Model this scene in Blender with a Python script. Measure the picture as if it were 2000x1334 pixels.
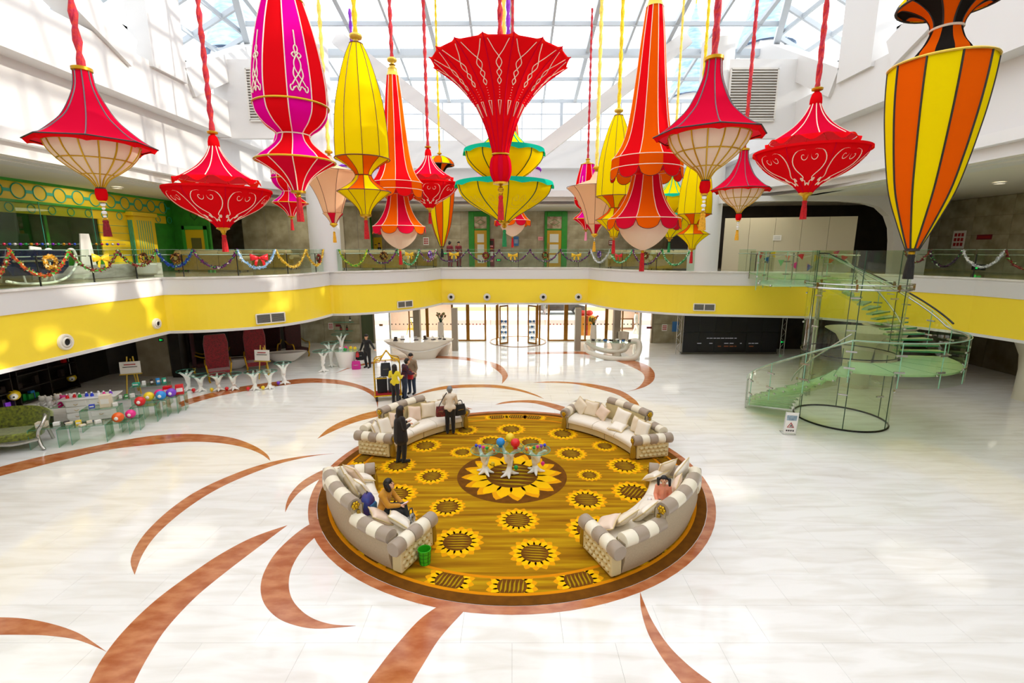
import bpy, bmesh, math, random
from mathutils import Vector, Matrix
random.seed(7)
PI = math.pi
SC = bpy.context.scene
COL = SC.collection
for _o in list(bpy.data.objects): bpy.data.objects.remove(_o)

# ---------------------------------------------------------------- camera
FPX, HOR, EYE = 935.0, 486.0, 6.0
PITCH = math.atan((667 - HOR) / FPX)
CP, SP = math.cos(PITCH), math.sin(PITCH)
cam_d = bpy.data.cameras.new('camera'); cam = bpy.data.objects.new('camera', cam_d); COL.objects.link(cam)
cam_d.sensor_width = 36.0; cam_d.lens = FPX / 2000 * 36.0; cam_d.clip_start = 0.05; cam_d.clip_end = 400
cam.location = (0, 0, EYE); cam.rotation_euler = (PI / 2 - PITCH, 0, 0)
SC.camera = cam

# ---------------------------------------------------------------- sky, sun, exposure
SC.view_settings.view_transform = 'Standard'; SC.view_settings.look = 'None'
SC.view_settings.gamma = 1.0; SC.view_settings.use_curve_mapping = False
SC.view_settings.exposure = -0.04
SC.cycles.transparent_max_bounces = 18
SC.cycles.max_bounces = 8
SC.cycles.diffuse_bounces = 4
SC.cycles.caustics_reflective = False
SC.cycles.caustics_refractive = False
SC.cycles.sample_clamp_indirect = 8.0
SC.cycles.use_denoising = True
world = bpy.data.worlds.new('sky'); SC.world = world; world.use_nodes = True
wb = world.node_tree.nodes['Background']
wb.inputs[0].default_value = (0.95, 0.975, 1.0, 1); wb.inputs[1].default_value = 2.6
sun_d = bpy.data.lights.new('sun', 'SUN'); sun = bpy.data.objects.new('sun', sun_d); COL.objects.link(sun)
sun_d.energy = 3.8; sun_d.angle = math.radians(1.2); sun_d.color = (1.0, 0.93, 0.80)
_sd = Vector((-1.0, 0.10, -0.42)).normalized()
sun.location = (40, 0, 30); sun.rotation_euler = _sd.to_track_quat('-Z', 'Y').to_euler()

# ---------------------------------------------------------------- measuring
def ray(u, v):
    a = (u - 1000) / FPX; b = -(v - 667) / FPX
    return Vector((a, CP + b * SP, b * CP - SP))
def PZ(u, v, z=0.0):
    d = ray(u, v); return d * ((z - EYE) / d.z) + Vector((0, 0, EYE))
def PY(u, v, Y):
    d = ray(u, v); return d * (Y / d.y) + Vector((0, 0, EYE))
def PX(u, v, X):
    d = ray(u, v); return d * (X / d.x) + Vector((0, 0, EYE))
def V(*a): return Vector(a)

# ---------------------------------------------------------------- materials
def lin(c): return c / 12.92 if c <= 0.04045 else ((c + 0.055) / 1.055) ** 2.4
def hexc(h): return tuple(lin(int(h[i:i + 2], 16) / 255) for i in (0, 2, 4)) + (1.0,)
MATS = {}
def mat(name, h, rough=0.5, metal=0.0, vary=0.0, scale=8.0, bump=0.0, bscale=60.0, emit=0.0, spec=0.5, coat=0.0, sheen=0.0, stretch=None, h2=None, trans=0.0):
    if name in MATS: return MATS[name]
    m = bpy.data.materials.new(name); m.use_nodes = True
    nt = m.node_tree; n = nt.nodes; b = n['Principled BSDF']; L = nt.links.new
    c = hexc(h); b.inputs['Base Color'].default_value = c
    b.inputs['Roughness'].default_value = rough; b.inputs['Metallic'].default_value = metal
    b.inputs['Specular IOR Level'].default_value = spec; b.inputs['Coat Weight'].default_value = coat
    if sheen: b.inputs['Sheen Weight'].default_value = sheen
    if trans: b.inputs['Transmission Weight'].default_value = trans
    if emit:
        b.inputs['Emission Color'].default_value = c; b.inputs['Emission Strength'].default_value = emit
    if vary or h2 or bump:
        tc = n.new('ShaderNodeTexCoord'); mp = n.new('ShaderNodeMapping')
        L(tc.outputs['Object'], mp.inputs['Vector'])
        if stretch: mp.inputs['Scale'].default_value = stretch
    if vary or h2:
        nz = n.new('ShaderNodeTexNoise'); nz.inputs['Scale'].default_value = scale; nz.inputs['Detail'].default_value = 5
        L(mp.outputs['Vector'], nz.inputs['Vector'])
        cr = n.new('ShaderNodeValToRGB'); L(nz.outputs['Fac'], cr.inputs['Fac'])
        c2 = hexc(h2) if h2 else tuple(min(1, x * (1 + vary)) for x in c[:3]) + (1,)
        c1 = c if h2 else tuple(x * (1 - vary) for x in c[:3]) + (1,)
        cr.color_ramp.elements[0].color = c1; cr.color_ramp.elements[1].color = c2
        cr.color_ramp.elements[0].position = 0.35; cr.color_ramp.elements[1].position = 0.68
        L(cr.outputs['Color'], b.inputs['Base Color'])
    if bump:
        n2 = n.new('ShaderNodeTexNoise'); n2.inputs['Scale'].default_value = bscale; n2.inputs['Detail'].default_value = 3
        L(mp.outputs['Vector'], n2.inputs['Vector'])
        bp = n.new('ShaderNodeBump'); bp.inputs['Strength'].default_value = bump; bp.inputs['Distance'].default_value = 0.02
        L(n2.outputs['Fac'], bp.inputs['Height']); L(bp.outputs['Normal'], b.inputs['Normal'])
    MATS[name] = m
    return m
def glassmat(name, tint, refl=0.08, rough=0.0):
    if name in MATS: return MATS[name]
    m = bpy.data.materials.new(name); m.use_nodes = True; nt = m.node_tree; n = nt.nodes; L = nt.links.new
    n.remove(n['Principled BSDF']); out = n['Material Output']
    tr = n.new('ShaderNodeBsdfTransparent'); tr.inputs[0].default_value = hexc(tint)
    gl = n.new('ShaderNodeBsdfGlossy'); gl.inputs['Roughness'].default_value = rough; gl.inputs[0].default_value = (1, 1, 1, 1)
    lw = n.new('ShaderNodeLayerWeight'); lw.inputs[0].default_value = 0.5
    pw = n.new('ShaderNodeMath'); pw.operation = 'POWER'; pw.inputs[1].default_value = 3.0; L(lw.outputs['Facing'], pw.inputs[0])
    mr = n.new('ShaderNodeMapRange'); mr.inputs[3].default_value = refl * .5; mr.inputs[4].default_value = min(.7, refl * .5 + .5); L(pw.outputs[0], mr.inputs[0])
    mx = n.new('ShaderNodeMixShader'); L(mr.outputs[0], mx.inputs[0]); L(tr.outputs[0], mx.inputs[1]); L(gl.outputs[0], mx.inputs[2])
    L(mx.outputs[0], out.inputs['Surface'])
    MATS[name] = m; return m
def fabric(name, h, glow=0.35, h2=None):
    """thin lantern cloth: diffuse front plus light coming through"""
    if name in MATS: return MATS[name]
    m = bpy.data.materials.new(name); m.use_nodes = True; nt = m.node_tree; n = nt.nodes; L = nt.links.new
    n.remove(n['Principled BSDF']); out = n['Material Output']
    df = n.new('ShaderNodeBsdfDiffuse'); tl = n.new('ShaderNodeBsdfTranslucent'); mx = n.new('ShaderNodeMixShader')
    c = hexc(h); df.inputs[0].default_value = c; tl.inputs[0].default_value = hexc(h2) if h2 else c
    wv = n.new('ShaderNodeTexNoise'); wv.inputs['Scale'].default_value = 90
    tc = n.new('ShaderNodeTexCoord'); L(tc.outputs['Object'], wv.inputs['Vector'])
    bp = n.new('ShaderNodeBump'); bp.inputs['Strength'].default_value = 0.12; bp.inputs['Distance'].default_value = 0.01
    L(wv.outputs['Fac'], bp.inputs['Height']); L(bp.outputs['Normal'], df.inputs['Normal'])
    mx.inputs[0].default_value = glow * .55
    L(df.outputs[0], mx.inputs[1]); L(tl.outputs[0], mx.inputs[2]); L(mx.outputs[0], out.inputs['Surface'])
    MATS[name] = m; return m

# ---------------------------------------------------------------- mesh builder
class MB:
    def __init__(s): s.v = []; s.f = []; s.mi = []; s.cur = 0
    def add(s, vs, fs):
        o = len(s.v); s.v += [tuple(p) for p in vs]; s.f += [tuple(i + o for i in f) for f in fs]; s.mi += [s.cur] * len(fs); return s
    def box(s, c, d, rz=0.0, rx=0.0, ry=0.0):
        M = Matrix.Translation(V(*c)) @ Matrix.Rotation(rz, 4, 'Z') @ Matrix.Rotation(ry, 4, 'Y') @ Matrix.Rotation(rx, 4, 'X')
        x, y, z = d[0] / 2, d[1] / 2, d[2] / 2
        vs = [M @ V(a, b, e) for a in (-x, x) for b in (-y, y) for e in (-z, z)]
        return s.add(vs, [(0, 1, 3, 2), (4, 6, 7, 5), (0, 4, 5, 1), (2, 3, 7, 6), (0, 2, 6, 4), (1, 5, 7, 3)])
    def b2(s, lo, hi):
        return s.box([(a + b) / 2 for a, b in zip(lo, hi)], [abs(b - a) for a, b in zip(lo, hi)])
    def bar(s, a, b, w, h=None, up=(0, 0, 1)):
        a = V(*a); b = V(*b); d = (b - a); h = h or w
        dn = d.normalized(); sd = dn.cross(V(*up))
        if sd.length < 1e-4: sd = dn.cross(V(1, 0, 0))
        sd.normalize(); u = sd.cross(dn)
        vs = []
        for p in (a, b):
            for i, j in ((-1, -1), (1, -1), (1, 1), (-1, 1)): vs.append(p + sd * i * w / 2 + u * j * h / 2)
        return s.add(vs, [(0, 3, 2, 1), (4, 5, 6, 7), (0, 1, 5, 4), (1, 2, 6, 5), (2, 3, 7, 6), (3, 0, 4, 7)])
    def tube(s, pts, r, n=8, closed=False, caps=True):
        pts = [V(*p) for p in pts]; N = len(pts)
        rs = r if isinstance(r, (list, tuple)) else [r] * N
        vs = []; prev = None
        for i, p in enumerate(pts):
            if closed: d = pts[(i + 1) % N] - pts[i - 1]
            else: d = pts[min(i + 1, N - 1)] - pts[max(i - 1, 0)]
            if d.length < 1e-9: d = V(0, 0, 1)
            d.normalize()
            if prev is None:
                q = V(0, 0, 1) if abs(d.z) < 0.9 else V(1, 0, 0)
                a = d.cross(q).normalized()
            else:
                a = prev - d * prev.dot(d)
                a = a.normalized() if a.length > 1e-6 else d.orthogonal().normalized()
            prev = a; b = d.cross(a)
            for k in range(n):
                t = 2 * PI * k / n; vs.append(p + (a * math.cos(t) + b * math.sin(t)) * rs[i])
        fs = []
        for i in range(N if closed else N - 1):
            j = (i + 1) % N
            for k in range(n): k2 = (k + 1) % n; fs.append((i * n + k, i * n + k2, j * n + k2, j * n + k))
        if caps and not closed: fs.append(tuple(range(n - 1, -1, -1))); fs.append(tuple((N - 1) * n + k for k in range(n)))
        return s.add(vs, fs)
    def lathe(s, prof, n=24, a0=0.0, a1=2 * PI, c=(0, 0, 0)):
        full = abs(a1 - a0 - 2 * PI) < 1e-6; m = n if full else n + 1
        vs = []
        for r, z in prof:
            for k in range(m):
                t = a0 + (a1 - a0) * k / n; vs.append((c[0] + r * math.cos(t), c[1] + r * math.sin(t), c[2] + z))
        fs = []
        for i in range(len(prof) - 1):
            for k in range(n):
                k2 = (k + 1) % m; fs.append((i * m + k, i * m + k2, (i + 1) * m + k2, (i + 1) * m + k))
        return s.add(vs, fs)
    def ball(s, c, r, n=14, m=9, sc=(1, 1, 1)):
        vs = [(c[0], c[1], c[2] - r * sc[2])]
        for i in range(1, m):
            a = -PI / 2 + PI * i / m
            for k in range(n):
                t = 2 * PI * k / n
                vs.append((c[0] + r * sc[0] * math.cos(a) * math.cos(t), c[1] + r * sc[1] * math.cos(a) * math.sin(t), c[2] + r * sc[2] * math.sin(a)))
        vs.append((c[0], c[1], c[2] + r * sc[2])); e = len(vs) - 1; fs = []
        for k in range(n): fs.append((0, 1 + (k + 1) % n, 1 + k)); fs.append((e, 1 + (m - 2) * n + k, 1 + (m - 2) * n + (k + 1) % n))
        for i in range(m - 2):
            for k in range(n): fs.append((1 + i * n + k, 1 + i * n + (k + 1) % n, 1 + (i + 1) * n + (k + 1) % n, 1 + (i + 1) * n + k))
        return s.add(vs, fs)
    def prism(s, poly, z0, z1):
        n = len(poly); vs = [(p[0], p[1], z0) for p in poly] + [(p[0], p[1], z1) for p in poly]
        return s.add(vs, [tuple(range(n - 1, -1, -1)), tuple(range(n, 2 * n))] + [(i, (i + 1) % n, n + (i + 1) % n, n + i) for i in range(n)])
    def grid(s, rows):
        n = len(rows[0]); vs = [p for r in rows for p in r]
        return s.add(vs, [(i * n + k, i * n + k + 1, (i + 1) * n + k + 1, (i + 1) * n + k) for i in range(len(rows) - 1) for k in range(n - 1)])
    def sweep(s, path, sec, closed=False, caps=True):
        """sec: list of (offset sideways(left of travel in xy), dz); path: 3D points"""
        path = [V(*p) for p in path]; N = len(path); m = len(sec); vs = []
        for i, p in enumerate(path):
            if closed: a, b = path[i - 1], path[(i + 1) % N]
            else: a, b = path[max(i - 1, 0)], path[min(i + 1, N - 1)]
            d = b - a; d.z = 0; d.normalize(); nrm = V(-d.y, d.x, 0)
            k = 1.0
            if (closed or 0 < i < N - 1):
                d1 = (p - a); d1.z = 0
                if d1.length > 1e-6:
                    d1.normalize(); cc = abs(d1.dot(d)); k = min(1 / max(cc, 0.3), 2.0)
            for o, z in sec: vs.append(p + nrm * o * k + V(0, 0, z))
        fs = []
        for i in range(N if closed else N - 1):
            j = (i + 1) % N
            for k in range(m): k2 = (k + 1) % m; fs.append((i * m + k, j * m + k, j * m + k2, i * m + k2))
        if caps and not closed: fs.append(tuple(range(m))); fs.append(tuple((N - 1) * m + k for k in range(m - 1, -1, -1)))
        return s.add(vs, fs)
    def mesh(s, name):
        me = bpy.data.meshes.new(name); me.from_pydata(s.v, [], s.f)
        if any(s.mi): me.polygons.foreach_set('material_index', s.mi)
        me.update(); return me

def smooth(me, ang=40):
    me.polygons.foreach_set('use_smooth', [True] * len(me.polygons)); me.set_sharp_from_angle(angle=math.radians(ang)); me.update()
def obj(name, mb, m, parent=None, loc=None, rz=0.0, sm=None, bevel=0.0, solid=0.0, sub=0, kind=None, mat_list=None):
    me = mb if isinstance(mb, bpy.types.Mesh) else mb.mesh(name)
    if not me.materials:
        for x in (m if isinstance(m, (list, tuple)) else [m]): me.materials.append(x)
    if sm: smooth(me, sm)
    o = bpy.data.objects.new(name, me); COL.objects.link(o)
    if parent is not None: o.parent = parent
    if loc is not None: o.location = loc
    if rz: o.rotation_euler.z = rz
    if solid:
        q = o.modifiers.new('solid', 'SOLIDIFY'); q.thickness = solid; q.offset = 0
    if bevel:
        q = o.modifiers.new('bevel', 'BEVEL'); q.width = bevel; q.segments = 2; q.limit_method = 'ANGLE'; q.angle_limit = math.radians(40)
    if sub:
        q = o.modifiers.new('sub', 'SUBSURF'); q.levels = sub; q.render_levels = sub
    if kind: o['kind'] = kind
    return o
def tag(o, label, cat, group=None):
    o['label'] = label; o['category'] = cat
    if group: o['group'] = group
    return o
def struct(o, label=None, cat=None):
    o['kind'] = 'structure'
    if label: o['label'] = label
    if cat: o['category'] = cat
    return o
def thing(name, label, cat, loc=(0, 0, 0), rz=0.0, group=None):
    o = bpy.data.objects.new(name, None); COL.objects.link(o); o.location = loc; o.rotation_euler = (0, 0, rz)
    o.empty_display_size = 0.1
    return tag(o, label, cat, group)
def dup(root, loc, rz=0.0, label=None, group=None, scale=None):
    r = root.copy(); COL.objects.link(r); r.location = loc; r.rotation_euler = (0, 0, rz)
    if scale: r.scale = (scale,) * 3
    if label: r['label'] = label
    if group: r['group'] = group
    for ch in list(root.children):
        c = ch.copy(); COL.objects.link(c); c.parent = r
        for g in list(ch.children):
            d = g.copy(); COL.objects.link(d); d.parent = c
    return r
def crom(pts, n=6, closed=False):
    pts = [V(*p) for p in pts]; N = len(pts); out = []
    for i in range(N if closed else N - 1):
        g = lambda k: pts[k % N] if closed else pts[max(0, min(N - 1, k))]
        a, b, c, d = g(i - 1), g(i), g(i + 1), g(i + 2)
        for k in range(n):
            t = k / n
            out.append(0.5 * ((2 * b) + (c - a) * t + (2 * a - 5 * b + 4 * c - d) * t * t + (3 * b - a - 3 * c + d) * t ** 3))
    if not closed: out.append(pts[-1])
    return out
def text_mesh(body, size, name='lettering', extrude=0.002):
    cu = bpy.data.curves.new(name, 'FONT'); cu.body = body; cu.size = size; cu.extrude = extrude; cu.align_x = 'CENTER'; cu.align_y = 'CENTER'
    o = bpy.data.objects.new('t', cu); COL.objects.link(o)
    dg = bpy.context.evaluated_depsgraph_get(); me = bpy.data.meshes.new_from_object(o.evaluated_get(dg))
    bpy.data.objects.remove(o); return me
# ================================================================ STRUCTURE
M_white = mat('white_paint', 'DEDCDA', 0.55)
M_white3 = mat('upper_white_paint', 'DAD8D6', 0.55)  # copy of the white, toned down where the skylight overexposes the upper hall
M_white2 = mat('warm_white_paint', 'D9D5CE', 0.6)
M_soff = mat('soffit_paint', 'CDC6B8', 0.7)
M_yellow = mat('yellow_paint', 'FFE136', 0.38, spec=0.5)
M_marble = mat('grey_marble', 'A79C84', 0.3, h2='8C8069', scale=1.3, vary=0.1)
M_marble2 = mat('brown_marble', '6E6250', 0.35, h2='57492F', scale=1.1, vary=0.1)
M_joint = mat('joint_grey', '9A9488', 0.8)
M_dark = mat('dark_panel', '2B2119', 0.5, h2='14100c', scale=2.0, vary=0.1)
M_steel = mat('brushed_steel', 'B9B9B6', 0.25, 0.9)
M_alu = mat('grey_aluminium', 'BCC4CB', 0.4)
G_roof = glassmat('roof_glass', 'FBFDFF', 0.06)
G_rail = glassmat('rail_glass', 'E2F0E0', 0.08)
G_stair = glassmat('stair_glass', 'EDF5E2', 0.08)
G_door = glassmat('door_glass', 'F4F8F6', 0.06)

# ---- floor: base slab with marble slabs laid on it
def floor_tile_mat():
    m = bpy.data.materials.new('polished_cream_marble'); m.use_nodes = True; nt = m.node_tree; n = nt.nodes; L = nt.links.new
    b = n['Principled BSDF']; g = n.new('ShaderNodeNewGeometry'); mp = n.new('ShaderNodeMapping'); mp.inputs['Scale'].default_value = (0.55, 3.2, 1)
    mp.inputs['Rotation'].default_value = (0, 0, 0.12)
    L(g.outputs['Position'], mp.inputs['Vector'])
    nz = n.new('ShaderNodeTexNoise'); nz.inputs['Scale'].default_value = 1.3; nz.inputs['Detail'].default_value = 7; nz.inputs['Distortion'].default_value = 0.6
    L(mp.outputs['Vector'], nz.inputs['Vector'])
    cr = n.new('ShaderNodeValToRGB'); L(nz.outputs['Fac'], cr.inputs['Fac'])
    cr.color_ramp.elements[0].color = hexc('E6E2DA'); cr.color_ramp.elements[1].color = hexc('F4F2EE')
    cr.color_ramp.elements[0].position = 0.30; cr.color_ramp.elements[1].position = 0.58
    L(cr.outputs['Color'], b.inputs['Base Color']); b.inputs['Roughness'].default_value = 0.07; b.inputs['Specular IOR Level'].default_value = 0.5
    b.inputs['IOR'].default_value = 1.52
    return m
M_tile = floor_tile_mat()
M_inlay = mat('rust_marble', 'A8592C', 0.12, h2='C98255', scale=2.6, vary=0.1, stretch=(1, 2.2, 1))
fl = MB(); fl.b2((-26, -6, -0.3), (26, 40, -0.012))
floor = struct(obj('floor', fl, M_joint))
TW, TH = 1.6, 0.8
cells = []
for iy in range(45):
    for ix in range(-16, 16):
        x0, y0 = ix * TW + (0.8 if iy % 2 else 0), -4 + iy * TH
        if y0 + TH > 31.4 and abs(x0 + .8) < 9: continue
        cells.append((x0, y0))
def proj(x, y, z):
    z -= EYE; d = y * CP - z * SP; return 1000 + FPX * x / max(d, .1), 667 - FPX * (y * SP + z * CP) / max(d, .1)
def seen(c):
    if c[1] < 4.2: return 9e9
    u, w = proj(c[0] + .8, c[1] + .4, 0)
    if -60 < u < 2060 and w < 1400 and math.hypot(c[0] + .8, c[1] + .4 - 12.1) > 4.6: return c[1]
    return 9e8 + c[1]
cells.sort(key=seen)
tm = MB(); tm.b2((0.0015, 0.0015, -0.012), (TW - 0.0015, TH - 0.0015, 0)); tme = tm.mesh('floor_tile')
rest = MB()
for i, (x, y) in enumerate(cells):
    if i < 300: obj('floor_tile', tme, M_tile, floor, (x, y, 0))
    else: rest.b2((x + .0015, y + .0015, -0.012), (x + TW - .0015, y + TH - .0015, 0))
obj('tile_field', rest, M_tile, floor, kind='stuff')

def inlay(o, i, name='floor_inlay', z=0.003, m=None):
    a = [PZ(*p) for p in o]; b = [PZ(*p) for p in i]
    a = crom(a, 6); b = crom(b, 6)
    n = max(len(a), len(b)) * 1
    def res(p, n):
        L = [0]
        for k in range(1, len(p)): L.append(L[-1] + (p[k] - p[k - 1]).length)
        out = []; j = 0
        for k in range(n):
            t = L[-1] * k / (n - 1)
            while j < len(L) - 2 and L[j + 1] < t: j += 1
            f = (t - L[j]) / max(L[j + 1] - L[j], 1e-9); out.append(p[j].lerp(p[j + 1], min(f, 1)))
        return out
    a, b = res(a, n), res(b, n)
    mb = MB()
    top = [[(p.x, p.y, z) for p in a], [(p.x, p.y, z) for p in b]]
    mb.grid(top)
    mb.grid([[(p.x, p.y, z) for p in a], [(p.x, p.y, -0.004) for p in a]]); mb.grid([[(p.x, p.y, z) for p in b], [(p.x, p.y, -0.004) for p in b]])
    obj(name, mb, m or M_inlay, floor)
INL = [
 ([(-40,926),(0,912),(80,892),(172,874),(258,857),(323,849),(387,848),(452,855),(495,870),(521,887),(528,900)],
  [(-40,943),(0,930),(43,919),(129,897),(215,878),(301,868),(366,863),(422,864.6),(473,873),(508,886),(528,900)]),
 ([(653,885.6),(581,892.5),(516,906),(452,928),(387,958),(336,992),(293,1031),(267,1065),(255,1096),(263,1123)],
  [(653,885.6),(602,892.5),(538,908),(465,936),(409,964),(357,999),(310,1040),(280,1080),(263,1123)]),
 ([(557,1001),(559,984),(568,964),(589.5,941),(624,921),(662,906)], [(557,1001),(568,981),(589,958),(624,936),(662,922)]),
 ([(561.5,1026),(495,1049),(430,1083),(366,1126),(301,1175),(241,1233),(198,1289),(174,1334),(150,1390)],
  [(561.5,1026),(495,1076),(430,1126),(379,1169),(327,1225),(293,1276),(262,1334),(240,1390)]),
 ([(628,1010),(615,1018),(581,1040),(542,1076),(518,1113),(509,1147),(516,1179),(542,1207),(581,1222.6),(624,1228),(695,1222.6)],
  [(632,1036),(624,1042),(594,1070),(572,1104),(564,1139),(572,1173),(602,1203),(645,1219),(695,1222.6)]),
 ([(-150,1216),(-60,1207),(0,1206),(43,1208),(86,1215),(129,1227),(163,1242),(208,1273)],
  [(-150,1250),(-60,1243),(0,1240),(43,1240),(86,1241),(138,1247),(172,1257),(208,1273)]),
 ([(862,1180),(820,1210),(770,1265),(735,1310),(718,1334),(690,1395)], [(905,1195),(860,1245),(825,1300),(805,1334),(775,1395)]),
 ([(1250,1156),(1252,1190),(1265,1235),(1290,1280),(1320,1320),(1360,1370)], [(1250,1156),(1259,1180),(1275,1215),(1305,1260),(1345,1300),(1390,1334),(1440,1370)]),
 ([(620,857),(640,838),(670,822),(710,808),(750,799)], [(620,857),(660,838),(700,823),(750,811)]),
 ([(350,786),(366,780),(406,769),(460,757),(550,744),(600,739),(633,740),(666,743),(699,751),(724,761),(737,773),(738,798)],
  [(350,796),(366,791),(406,779),(460,767),(550,753),(600,748),(633,748),(666,751),(691,756),(715,765),(732,778),(738,798)]),
 ([(655,729),(697,713),(760,702),(830,696)], [(655,729),(697,716),(760,706),(830,700)]),
 ([(799,776),(831,763),(864,755),(893,752),(926,751),(970,752),(1014,760),(1047,771),(1062,779)],
  [(799,776),(831,767),(871,760),(915,757),(959,757),(1003,762),(1036,770),(1062,779)]),
 ([(1042,747),(1080,745),(1124,747),(1168,752),(1212,763),(1238,779),(1247,789),(1250,797)],
  [(1042,747),(1113,749),(1157,757),(1201,769),(1224,781),(1240,794),(1250,797)]),
 ([(1030,688),(1100,687),(1140,687),(1190,694),(1230,702),(1263,713),(1276,724),(1279,735),(1274,746),(1256,757),(1221,766)],
  [(1030,692),(1100,691),(1140,692),(1180,699),(1212,708),(1245,722),(1258,733),(1256,746),(1243,759),(1221,766)]),
 ([(840,694),(882,696),(915,699),(959,707),(979,715),(990,728),(991,737),(980,750)],
  [(840,699),(882,701),(919,705),(954,714),(970,723),(980,733),(981,744),(980,750)]),
 ([(967,790.5),(985,785),(1015,782),(1045,782),(1075,787),(1104,795)], [(967,790.5),(992,787.5),(1015,786),(1045,788),(1075,796),(1098,804)]),
 ([(830,788),(870,789),(900,793),(923,799)], [(830,791),(880,794),(905,798),(923,799)]),
]
for o_, i_ in INL: inlay(o_, i_)
# ring of rust marble around the carpet
CX, CY = 0.0, 12.1
rg = MB(); rg.lathe([(4.93, -0.004), (4.93, 0.004), (5.12, 0.004), (5.12, -0.004)], 96, c=(CX, CY, 0))
rgo = obj('floor_inlay', rg, M_inlay, floor)

# ---- gallery edge (second floor slab opening), measured along the fascia
EDGE = [(-14.6,-4.0),(-14.6,6),(-14.6,13.8),(-14.45,19.9),(-13.0,20.2),(-11.6,20.9),(-10.5,21.9),(-9.85,23.4),(-9.6,25.4),(-8.8,25.45),(-7.7,25.95),(-6.2,27.1),(-5.2,28.5),(-4.5,30.6),
        (4.85,30.6),(5.55,28.6),(6.6,27.2),(8.1,26.0),(9.4,25.4),(10.8,25.1),(15.1,24.4),(17.2,22.4),(18.9,19.6),(19.3,17.7),(19.5,6),(19.5,-4.0)]
def smooth_edge(e, corners):
    out = []
    for a, b in zip(corners[:-1], corners[1:]):
        seg = e[a:b + 1]; q = [(p.x, p.y) for p in crom([(x, y, 0) for x, y in seg], 5)] if len(seg) > 2 else list(seg)
        out += q[:-1]
    return out + [e[-1]]
EDGE = smooth_edge(EDGE, [0, 1, 2, 3, 8, 13, 14, 19, 20, 22, 23, 24, 25])
ROOM = (-24.0, 24.5, -5.0, 34.8)
def ring_slab(edge, z, c=(1.0, 12.0), room=ROOM, up=True):
    mb = MB(); inn, out = [], []
    for x, y in edge:
        dx, dy = x - c[0], y - c[1]; t = 9e9
        if dx > 1e-6: t = min(t, (room[1] - c[0]) / dx)
        if dx < -1e-6: t = min(t, (room[0] - c[0]) / dx)
        if dy > 1e-6: t = min(t, (room[3] - c[1]) / dy)
        if dy < -1e-6: t = min(t, (room[2] - c[1]) / dy)
        inn.append((x, y, z)); out.append((c[0] + dx * t, c[1] + dy * t, z))
    rows = [inn, out]; mb.grid(rows)
    for i in range(len(out) - 1):      # corner fill
        a, b = out[i], out[i + 1]
        if abs(a[0] - b[0]) > 0.01 and abs(a[1] - b[1]) > 0.01:
            cxn = a[0] if abs(abs(a[0]) - 24.2) < 0.4 else b[0]; cyn = b[1] if cxn == a[0] else a[1]
            mb.add([a, b, (cxn, cyn, z)], [(0, 1, 2)])
    return mb
e3 = lambda z: [(x, y, z) for x, y in EDGE]
Z2 = 4.8
struct(obj('floor_gallery', ring_slab(EDGE, Z2 - 0.001), mat('gallery_floor_stone', 'B7AE97', 0.08, h2='9C927A', scale=1.2, vary=.1)), 'polished stone floor of the upper gallery behind the glass railing', 'floor')
struct(obj('ceiling_under_gallery', ring_slab(EDGE, 2.56), M_soff), 'beige soffit under the upper gallery above the shops', 'ceiling')
f1 = MB(); f1.sweep(e3(0), [(0, 4.12), (0, 4.80), (0.5, 4.80), (0.5, 4.12)])
struct(obj('wall_gallery_fascia', f1, M_white), 'white upper band of the gallery fascia under the glass railing', 'fascia')
f2 = MB(); f2.sweep(e3(0), [(0.05, 2.60), (0.05, 4.12), (0.4, 4.12), (0.4, 2.60)])
struct(obj('wall_gallery_band', f2, M_yellow), 'yellow curved band of the gallery fascia above the entrance', 'fascia')
f3 = MB(); f3.sweep(e3(0), [(-0.03, 2.49), (-0.03, 2.60), (0.5, 2.60), (0.5, 2.49)])
struct(obj('trim_1', f3, M_white), 'white trim along the lower edge of the yellow band', 'trim')
f4 = MB(); f4.sweep(e3(0), [(-0.05, 4.78), (-0.05, 4.85), (0.35, 4.85), (0.35, 4.78)])
struct(obj('trim_2', f4, mat('white_marble', 'EFECE8', 0.2, h2='D9D3CC', scale=2.2, vary=.1)), 'white marble kerb carrying the glass railing', 'trim')

# ---- outer walls
def wall(name, a, b, z0, z1, m, th=0.25, label=None, cat='wall'):
    mb = MB(); a = V(a[0], a[1], 0); b = V(b[0], b[1], 0)
    mb.bar((a.x, a.y, (z0 + z1) / 2), (b.x, b.y, (z0 + z1) / 2), th, z1 - z0)
    return struct(obj(name, mb, m), label, cat if label else None)
wall('wall_left_lower', (-19.7, -5), (-19.7, 22.6), 0, 2.56, M_dark, label='dark brown back wall of the shop under the gallery')
wall('wall_shop_rear_lower', (-19.7, 22.6), (-13.6, 29.3), 0, 2.56, M_dark, label='dark brown wall behind the shop thrones')
wall('wall_rear_left_lower', (-23, 30.6), (-9.4, 30.6), 0, 2.56, M_marble, label='grey marble wall beside the entrance glass, reception desk side')
wall('wall_rear_right_lower', (9.0, 30.6), (24.5, 30.6), 0, 2.56, M_marble, label='marble wall behind the dark video screen')
wall('wall_right_lower', (24.4, -5), (24.4, 31), 0, 2.56, M_marble2, label='brown marble wall beyond the glass spiral stair')
wall('wall_left_upper', (-24.0, -5), (-24.0, 35), Z2, 8.65, M_marble2)
wall('wall_right_upper', (24.5, -5), (24.5, 35), Z2, 8.65, M_marble2)
wall('wall_rear_upper', (-24, 34.9), (24.5, 34.9), Z2, 9.3, M_marble)
wall('wall_front', (-24, -5.1), (24.5, -5.1), 0, 20, M_white2)
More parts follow.
